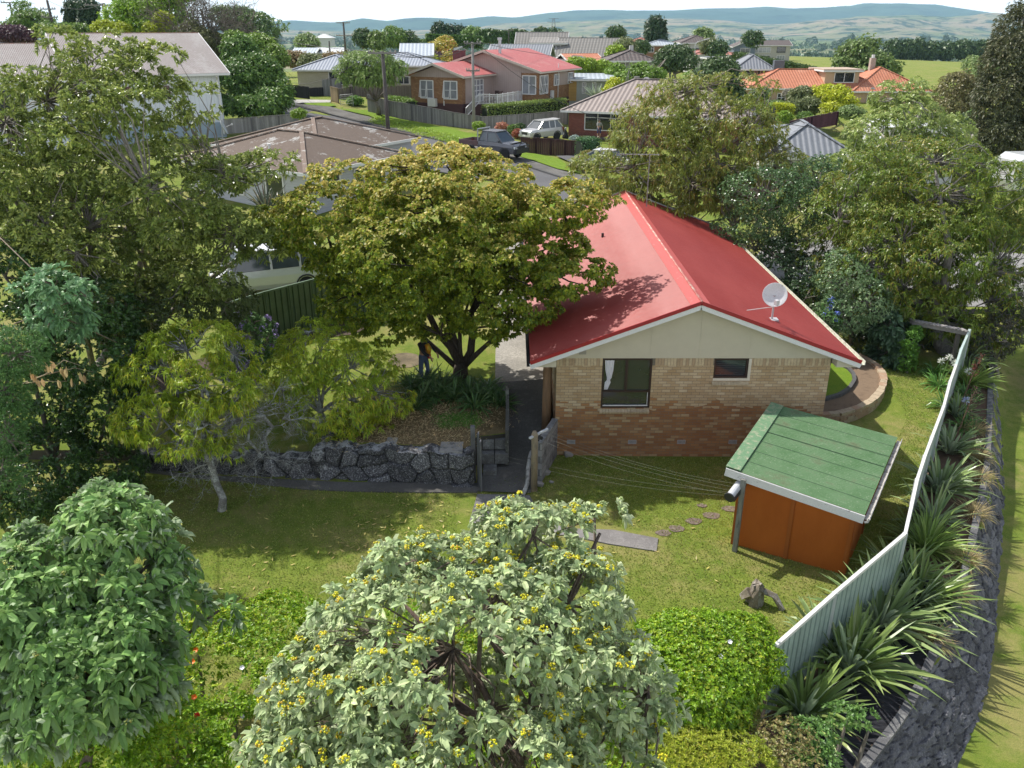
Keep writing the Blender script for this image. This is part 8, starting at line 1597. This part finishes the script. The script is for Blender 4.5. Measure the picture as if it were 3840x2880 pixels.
# ------------------------------------------------------------------ vehicles
M_tyre = paint((.02, .02, .02), .8); M_rim = paint((.42, .42, .44), .3, metal=.7); M_blk = paint((.025, .025, .028), .5); M_lampw = paint((.75, .78, .82), .15); M_glc = glass_mat('car_glass', (.05, .065, .075))
def carpaint(c, metal=.3): return paint(c, .25, .03, 1.0, metal, .6)
def loft(secs, close=True):
    m = MB(); n = len(secs[0]); vs = [p for s_ in secs for p in s_]; fs = [(i * n + k, i * n + (k + 1) % n, (i + 1) * n + (k + 1) % n, (i + 1) * n + k) for i in range(len(secs) - 1) for k in range(n)]
    fs += [tuple(range(n))[::-1], tuple(range((len(secs) - 1) * n, len(secs) * n))]; m.add(vs, fs); return m
def car(name, label, cat_, loc, rz, col, L_=4.3, W=1.75, prof=None, gh=None, wheels=(.8, 3.5), r=.34, z0=.28, group=None, front=True):
    """x runs from the nose (0) to the tail (L_); prof = (x, z) of bonnet/belt line; gh = greenhouse (x, z) from windscreen foot over the roof to the rear"""
    t = thing(name, label, cat_, tuple(loc), rz, group); P = carpaint(col) if isinstance(col, tuple) else col; secs = []
    for x, z in prof:
        e = min(x, L_ - x); w = W / 2 * (1 - .16 * max(0, 1 - e / .45) ** 2); secs.append([(x - L_ / 2, -w * .96, z0), (x - L_ / 2, -w, z0 + .18), (x - L_ / 2, -w, (z0 + z) / 2 + .1), (x - L_ / 2, -w * .94, z - .03), (x - L_ / 2, -w * .8, z), (x - L_ / 2, w * .8, z), (x - L_ / 2, w * .94, z - .03), (x - L_ / 2, w, (z0 + z) / 2 + .1), (x - L_ / 2, w, z0 + .18), (x - L_ / 2, w * .96, z0)])
    b = loft(secs).build('body', P, t, smooth=False)
    (xa, za), (xb, zb), (xc, zc), (xd, zd) = gh; w1, w2 = W / 2 * .93, W / 2 * .74; q = lambda x, w, z: (x - L_ / 2, w, z)
    m = MB(); A = [q(xa, -w1, za), q(xb, -w2, zb), q(xc, -w2, zc), q(xd, -w1, zd)]; B = [q(xa, w1, za), q(xb, w2, zb), q(xc, w2, zc), q(xd, w1, zd)]; m.add(A + B, [(0, 1, 2, 3), (7, 6, 5, 4), (0, 4, 5, 1), (1, 5, 6, 2), (2, 6, 7, 3)]); m.build('glazing', M_glc, t)
    m = MB(); m.slab([q(xb - .08, -w2 - .02, zb - .01), q(xb - .08, w2 + .02, zb - .01), q(xc + .08, w2 + .02, zc - .01), q(xc + .08, -w2 - .02, zc - .01)], (0, 0, .06)); m.build('roof', P, t)
    m = MB()
    for s_ in (-1, 1):
        for (x0_, z0_), (x1_, z1_) in (((xa, za), (xb, zb)), ((xd, zd), (xc, zc))): m.beam(q(x0_, s_ * w1, z0_), q(x1_, s_ * w2, z1_), .08, .08)
        n_ = 2 if xc - xb > 1.2 else 1
        for k in range(1, n_ + 1): xm_ = xb + (xc - xb) * k / (n_ + .6); m.beam(q(xm_, s_ * (w1 + .005), za), q(xm_, s_ * (w2 + .01), zb + (zc - zb) * k / (n_ + .6)), .09, .05)
        m.box(q(xa + .25, s_ * (w1 + .12), za + .08), (.1, .16, .14))
    m.build('pillar', P, t)
    for x in wheels:
        for s_ in (-1, 1):
            wl_ = link('wheel', None, t, (x - L_ / 2, s_ * (W / 2 - .09), r)); m = MB(); m.lathe([(r * .62, -.11), (r * .97, -.11), (r, -.06), (r, .06), (r * .97, .11), (r * .62, .11)], (0, 0, 0), 18, axis=(0, 1, 0)); m.build('tyre', M_tyre, wl_, smooth=False)
            m = MB(); m.lathe([(r * .62, -.085), (r * .55, -.09), (.05, -.06), (.05, .06), (r * .55, .09), (r * .62, .085)], (0, 0, 0), 18, axis=(0, 1, 0)); m.build('rim', M_rim, wl_)
            m = MB(); m.tube([(x - L_ / 2 + math.cos(a) * (r + .07), s_ * (W / 2 + .005), r + math.sin(a) * (r + .07)) for a in np.linspace(.1, 3.04, 9)], .035, 5); m.build('wheel_arch', M_blk, t)
    zf = prof[0][1]
    for s_ in (-1, 1): m = MB(); m.box((-L_ / 2 + .10, s_ * W * .36, zf - .08), (.2, .34, .14), rz=-.25 * s_); m.build('headlight', M_lampw, t); m = MB(); m.box((L_ / 2 - .04, s_ * W * .40, prof[-1][1] - .12), (.1, .14, .28)); m.build('tail_light', paint((.35, .02, .02), .3), t)
    m = MB(); m.box((-L_ / 2 + .02, 0, zf - .16), (.1, W * .42, .2)); m.build('grille', M_blk, t); m = MB(); m.box((-L_ / 2 + .03, 0, z0 + .12), (.16, W * .95, .2)); m.box((L_ / 2 - .03, 0, z0 + .12), (.14, W * .95, .2)); m.build('bumper', P if isinstance(col, tuple) and sum(col) > 1 else M_blk, t)
    m = MB(); m.box((-L_ / 2 - .06, 0, z0 + .14), (.02, .36, .12)); m.build('number_plate', paint((.7, .7, .7), .5), t)
    return t
ub = PG(1940, 593); uf = Vector((ub.x, ub.y, 0)); ang = R(155)
c = PG(1830, 575); c = PY(1850, 588, 65.2); c.z = g1(c.x, c.y) + .03
u = car('pickup_truck', 'dark grey double cab pickup with bull bar and open tray on the street kerb', 'pickup truck', c, R(147), (.13, .135, .155), 5.35, 1.9, [(0, .92), (.25, 1.06), (1.25, 1.14), (1.45, 1.16), (3.45, 1.2), (3.46, 1.02), (3.5, 1.0)], [(1.25, 1.14), (1.95, 1.78), (3.15, 1.80), (3.45, 1.2)], (.95, 4.15), .39, .42)
m = MB(); x0 = .85
m.bb(x0, 2.68, -.92, .92, .78, .86); m.bb(x0, 2.68, -.95, -.90, .86, 1.16); m.bb(x0, 2.68, .90, .95, .86, 1.16); m.bb(2.64, 2.69, -.92, .92, .86, 1.16); m.build('tray', paint((.16, .10, .10), .7), u); m = MB(); m.bb(x0 + .02, x0 + .08, -.85, -.78, .9, 1.95); m.bb(x0 + .02, x0 + .08, .78, .85, .9, 1.95); m.bb(x0 + .02, x0 + .08, -.85, .85, 1.9, 1.97); m.build('headboard', paint((.45, .46, .48), .4), u)
m = MB(); m.tube([(-2.78, -.85, .5), (-2.85, -.8, .95), (-2.86, .8, .95), (-2.78, .85, .5)], .035, 6); m.tube([(-2.84, -.5, 1.0), (-2.84, -.4, 1.12), (-2.84, .4, 1.12), (-2.84, .5, 1.0)], .03, 6); m.box((-2.72, 0, .62), (.18, 1.8, .3)); m.build('bull_bar', M_blk, u); m = MB(); m.box((-2.15, 0, 1.10), (.35, 1.5, .04), ry=.2); m.build('bonnet_guard', M_blk, u); u.scale = (.95, 1, 1.08)
c = PY(2030, 528, 77.6); c.z = g1(c.x, c.y) + .02
s_ = car('hatchback', 'white and silver short three door off roader parked behind the maroon fence', 'car', c, R(38), (.55, .55, .56), 3.9, 1.75, [(0, .85), (.2, .98), (.95, 1.06), (1.1, 1.08), (3.6, 1.12), (3.9, 1.05)], [(.95, 1.06), (1.6, 1.66), (3.3, 1.70), (3.75, 1.12)], (.75, 3.1), .35, .36)
m = MB(); m.slab([(1.3, -.55, 1.72), (1.3, .55, 1.72), (1.78, .5, 1.74), (1.78, -.5, 1.74)], (0, 0, .05)); m.build('spoiler', carpaint((.6, .6, .6)), s_)
c = PT(1030, 1075); c.y = 33.5; c.x = PY(1010, 1040, 33.5).x; c.z = tz(c.x, 33.5) + .03
car('van', 'white van parked behind the dark green steel fence, seen through branches', 'van', c, R(22), (.62, .63, .64), 4.6, 1.8, [(0, .85), (.2, 1.0), (.7, 1.1), (4.4, 1.15), (4.6, 1.1)], [(.5, 1.08), (1.2, 1.78), (4.2, 1.82), (4.5, 1.14)], (.8, 3.7), .34, .3)
c = PG(2285, 640); car('car', 'white car half hidden by the bronze tree beside the footpath', 'car', c, R(150), (.6, .6, .61), 4.2, 1.75, [(0, .75), (.3, .88), (1.2, .98), (3.9, 1.0), (4.2, .95)], [(1.1, .97), (1.8, 1.42), (3.1, 1.44), (3.9, 1.0)], (.8, 3.4), .32, .28)
# quad bike and caravan at the far right
q = PY(3630, 665, 50); qb_ = thing('quad_bike', 'red and black quad bike half hidden beyond the big bronze green tree', 'quad bike', tuple(q), R(40))
for x in (-.6, .6):
    for y in (-.4, .4): m = MB(); m.lathe([(.12, -.12), (.3, -.12), (.3, .12), (.12, .12)], (x, y, .3), 12, axis=(0, 1, 0)); m.build('wheel', M_tyre, qb_)
m = MB(); m.tube([(-.85, 0, .55), (-.3, 0, .75), (.2, 0, .70), (.8, 0, .66)], [.22, .26, .2, .24], 8); m.build('body', paint((.5, .02, .03), .35), qb_); m = MB(); m.box((.25, 0, .86), (.7, .3, .14)); m.build('seat', M_blk, qb_); m = MB(); m.tube([(-.25, -.4, 1.1), (-.35, 0, .95), (-.25, .4, 1.1)], .025, 6); m.build('handlebar', M_blk, qb_)
q = PY(3850, 730, 48); cv_ = thing('caravan', 'white caravan end at the right edge beyond the bronze green tree', 'caravan', tuple(q), R(5)); m = MB(); pr_ = [(-1.6, .4), (-1.75, .9), (-1.6, 2.0), (-1.2, 2.3), (1.6, 2.3), (1.75, 1.0), (1.6, .4)]; m.slab([(x, -1, z) for x, z in pr_], (0, 2.0, 0)); m.build('body', carpaint((.6, .62, .62)), cv_); m = MB(); m.bb(-1.1, .2, -1.02, -1.0, 1.2, 1.8); m.build('window', M_glc, cv_)
m = MB(); m.lathe([(.12, -.1), (.32, -.1), (.32, .1), (.12, .1)], (0, -.9, .32), 12, axis=(0, 1, 0)); m.build('wheel', M_tyre, cv_)
# wire gate, veranda chairs
wg = thing('wire_gate', 'open galvanised wire gate by the rounded green shrub', 'gate', tuple(PY(1278, 402, 91))); m = MB(); a_, b_ = PY(1278, 400, 91), PY(1325, 396, 90.5); m.tube([a_, a_ + Vector((0, 0, 1.15)), b_ + Vector((0, 0, 1.15)), b_], .03, 5)
m.build('frame', paint((.45, .46, .47), .4), wg, world=True); m = MB()
for k in range(1, 9): p = a_.lerp(b_, k / 9); m.tube([p, p + Vector((0, 0, 1.15))], .008, 4)
for k in range(1, 5): m.tube([a_ + Vector((0, 0, k * .25)), b_ + Vector((0, 0, k * .25))], .008, 4)
m.build('mesh', paint((.4, .4, .4), .4), wg, world=True)
for i, (u_, v_, lab) in enumerate([(w1_ + 1.2, 4.8, 'dark chair at the back of the white railed veranda'), (w1_ + 2.2, 4.2, 'dark chair in the middle of the veranda'), (w1_ + 2.8, 3.2, 'dark chair nearest the veranda railing')]):
    p = Fl + Matrix.Rotation(th, 3, 'Z') @ Vector((u_, v_, .38)); ch = thing('veranda_chair', lab, 'chair', tuple(p), th + i); dm = paint((.06, .03, .025), .5)
    m = MB(); m.box((0, 0, .45), (.5, .5, .05)); m.build('seat', dm, ch); m = MB(); m.box((0, .24, .75), (.5, .05, .55)); m.build('backrest', dm, ch)
    for x in (-.2, .2):
        for y in (-.2, .2): m = MB(); m.bb(x - .025, x + .025, y - .025, y + .025, 0, .43); m.build('leg', dm, ch)
# ------------------------------------------------------------------ people
def skin(name, pts, edges, rad, mat, parent, root=0):
    me = bpy.data.meshes.new(name); me.from_pydata([tuple(p) for p in pts], edges, []); me.materials.append(mat); o = link(name, me, parent)
    mo = o.modifiers.new('skin', 'SKIN'); mo.use_smooth_shade = True
    if not me.skin_vertices: me.attributes  # layer is made with the modifier
    if me.skin_vertices:
        for i, v in enumerate(me.skin_vertices[0].data): v.radius = (rad[i], rad[i] * .86); v.use_root = (i == root)
    sb = o.modifiers.new('sub', 'SUBSURF'); sb.levels = 1; sb.render_levels = 2; return o
def ensure_skin_layer(me):
    import bmesh
    bm = bmesh.new(); bm.from_mesh(me); bm.verts.layers.skin.verify(); bm.to_mesh(me); bm.free()
def skin2(name, nodes, edges, mat, parent):
    """nodes: {key: (x, y, z, r)}"""
    ks = list(nodes); me = bpy.data.meshes.new(name); me.from_pydata([nodes[k][:3] for k in ks], [(ks.index(a), ks.index(b)) for a, b in edges], []); ensure_skin_layer(me); me.materials.append(mat)
    for i, k in enumerate(ks): d = me.skin_vertices[0].data[i]; d.radius = (nodes[k][3], nodes[k][3] * .8); d.use_root = (i == 0)
    o = link(name, me, parent); mo = o.modifiers.new('skin', 'SKIN'); mo.use_smooth_shade = True; sb = o.modifiers.new('sub', 'SUBSURF'); sb.levels = 1; sb.render_levels = 2; return o
def person(label, loc, rz, h, top, legs, shoes, hair, skinc, shorts=False, arms=((.0, .0), (.0, .0)), stride=.12, tops='jacket', bots='trousers', cap=False):
    t = thing('person', label, 'person', tuple(loc), rz); s = h / 1.75; sk = paint(skinc, .6, .05); N = {}; E_ = []
    def nd(k, x, y, z, r): N[k] = (x * s, y * s, z * s, r * s)
    nd('pelvis', 0, 0, .95, .13); nd('waist', 0, 0, 1.10, .125); nd('chest', 0, -.01, 1.30, .145); nd('neck0', 0, 0, 1.45, .07); nd('neck', 0, -.01, 1.52, .055); nd('head', 0, -.02, 1.62, .085); nd('crown', 0, -.01, 1.70, .075)
    E_ += [('pelvis', 'waist'), ('waist', 'chest'), ('chest', 'neck0'), ('neck0', 'neck'), ('neck', 'head'), ('head', 'crown')]; A = {}; Lg = {}
    for q, sg in (('l', -1), ('r', 1)):
        f, b = arms[0 if sg < 0 else 1]; st_ = stride * sg
        nd('hip' + q, .10 * sg, 0, .90, .085); nd('knee' + q, .11 * sg, -st_ * .5 - .02, .50, .058); nd('ankle' + q, .11 * sg, st_ * .6, .09, .038); nd('toe' + q, .12 * sg, st_ * .6 - .17, .04, .035)
        E_ += [('pelvis', 'hip' + q), ('hip' + q, 'knee' + q), ('knee' + q, 'ankle' + q), ('ankle' + q, 'toe' + q)]
        nd('sho' + q, .19 * sg, 0, 1.42, .055); nd('elb' + q, (.25 + b * .1) * sg, -.05 - .25 * f, 1.13 + .06 * f, .042); nd('wri' + q, (.25 - .06 * f) * sg, -.10 - .42 * f, .90 + .28 * f, .028); nd('palm' + q, (.25 - .07 * f) * sg, -.12 - .48 * f, .83 + .30 * f, .034)
        E_ += [('chest', 'sho' + q), ('sho' + q, 'elb' + q), ('elb' + q, 'wri' + q), ('wri' + q, 'palm' + q)]; px_, py_, pz_ = [v / s for v in N['palm' + q][:3]]
        for i in range(5):
            ln = (.05, .075, .085, .078, .06)[i]; dy = (i - 2) * .018; dx = -.03 * sg if i == 0 else 0; nd('f%d%s' % (i, q), px_ + dx * 1.2, py_ + dy - .01, pz_ - .035 if i else pz_ - .01, .010); nd('g%d%s' % (i, q), px_ + dx * 1.6 - .012 * sg, py_ + dy - .02, pz_ - .035 - ln, .008); E_ += [('palm' + q, 'f%d%s' % (i, q)), ('f%d%s' % (i, q), 'g%d%s' % (i, q))]
    skin2('body', N, E_, sk, t)
    def sub(keys, edges, k, name, mt, extra=None):
        n2 = {q: (N[q][0], N[q][1], N[q][2], N[q][3] * k + .008) for q in keys}
        if extra: n2.update(extra)
        skin2(name, n2, edges, mt, t)
    sub(['waist', 'chest', 'neck0', 'shol', 'shor', 'elbl', 'elbr'] + (['wril', 'wrir'] if tops == 'jacket' else []), [('waist', 'chest'), ('chest', 'neck0'), ('chest', 'shol'), ('chest', 'shor'), ('shol', 'elbl'), ('shor', 'elbr')] + ([('elbl', 'wril'), ('elbr', 'wrir')] if tops == 'jacket' else []), 1.16, tops, top)
    ks = ['pelvis', 'waist', 'hipl', 'hipr', 'kneel', 'kneer'] + ([] if shorts else ['anklel', 'ankler']); sub(ks, [('pelvis', 'waist'), ('pelvis', 'hipl'), ('pelvis', 'hipr'), ('hipl', 'kneel'), ('hipr', 'kneer')] + ([] if shorts else [('kneel', 'anklel'), ('kneer', 'ankler')]), 1.12, 'shorts' if shorts else bots, legs)
    for q in 'lr': sub(['ankle' + q, 'toe' + q], [('ankle' + q, 'toe' + q)], 1.15, 'shoe', shoes)
    m = MB(); hc = Vector(N['head'][:3]); m.lathe([(.001, -.02), (.088 * s, -.01), (.092 * s, .05 * s), (.075 * s, .105 * s), (.03 * s, .13 * s), (.001, .133 * s)], hc + Vector((0, .012, .0)), 14); m.build('cap' if cap else 'hair', hair, t, smooth=True)
    if cap: m = MB(); m.slab([(-.07 * s, hc.y - .07, hc.z + .035), (.07 * s, hc.y - .07, hc.z + .035), (.05 * s, hc.y - .17, hc.z + .02), (-.05 * s, hc.y - .17, hc.z + .02)], (0, 0, .01)); m.build('peak', hair, t)
    m = MB(); m.tube([hc + Vector((0, -.075, .0)) * s, hc + Vector((0, -.10, -.02)) * s], .012 * s, 6); m.build('nose', sk, t)
    for sg in (-1, 1): m = MB(); m.lathe([(.001, -.006), (.010, 0), (.001, .006)], hc + Vector((.03 * sg, -.078, .012)) * s, 8, axis=(0, 1, 0)); m.build('eye', paint((.03, .03, .03)), t); m = MB(); m.lathe([(.001, -.008), (.02, 0), (.001, .008)], hc + Vector((.082 * sg, .0, -.005)) * s, 8, axis=(1, 0, 0)); m.build('ear', sk, t)
    m = MB(); m.box(hc + Vector((0, -.076, -.045)) * s, (.045, .012, .01)); m.build('mouth', paint((.3, .12, .10)), t); return t, N
p = PT(1592, 1442); pt_, N = person('person in a dark jacket and blue jeans standing beside the maple trunk, half hidden', p, R(60), 1.78, paint((.012, .012, .016), .7), paint((.06, .09, .15), .8), paint((.02, .02, .02)), paint((.02, .015, .012), .8), (.35, .2, .14), arms=((.7, 0), (.6, 0)))
m = MB(); m.tube([(.02, -.14, 1.40), (.04, -.19, 1.25), (.05, -.19, 1.08)], [.07, .10, .06], 8); m.build('shirt', weathered((.55, .20, .01), (.45, .38, .04), .6, 9, .45, .55), pt_, smooth=True); m = MB(); m.tube([(.05, -.18, 1.05), (.07, -.19, .92)], [.07, .05], 8); m.build('sash', paint((.5, .01, .02), .6), pt_)
p = PY(2245, 523, 77.0); p.z = max(p.z, g1(p.x, p.y)); person('person in grey shirt, cap and dark blue shorts standing before the dark red brick house', p, R(20), 1.75, paint((.28, .28, .28), .8), paint((.02, .03, .12), .8), paint((.1, .1, .1)), paint((.08, .07, .07), .8), (.42, .26, .19), shorts=True, arms=((.5, 0), (.3, 0)), tops='shirt', cap=True)
q = PY(2120, 523, 79); go = thing('garden_ornament', 'black standing garden figure with a pale top by the brick wall corner', 'ornament', tuple(q)); m = MB(); m.lathe([(.28, 0), (.30, .25), (.20, .55), (.10, .8), (.05, .86)], (0, 0, 0), 10); m.build('base', paint((.02, .02, .02), .8), go); m = MB(); m.lathe([(.04, 0), (.11, .08), (.09, .2), (.02, .26)], (0, 0, .84), 10); m.build('head', paint((.4, .4, .38), .8), go)
# ------------------------------------------------------------------ air
hz_m = NT('haze_air'); pv = hz_m.n('VolumePrincipled'); pv.inputs['Density'].default_value = 0.85e-4; pv.inputs['Color'].default_value = (.50, .80, 1.0, 1); pv.inputs['Anisotropy'].default_value = 0.0
hz_m.l(pv.outputs[0], hz_m.out.inputs['Volume'])
m = MB(); m.bb(min(xs.min(), -7600) - 200, max(xs.max(), 7600) + 200, ys.min() - 40, max(ys.max(), 10300) + 300, -75, 290); m.build('haze', hz_m.m, kind='stuff', label='pale blue air that far hills fade into', category='haze')
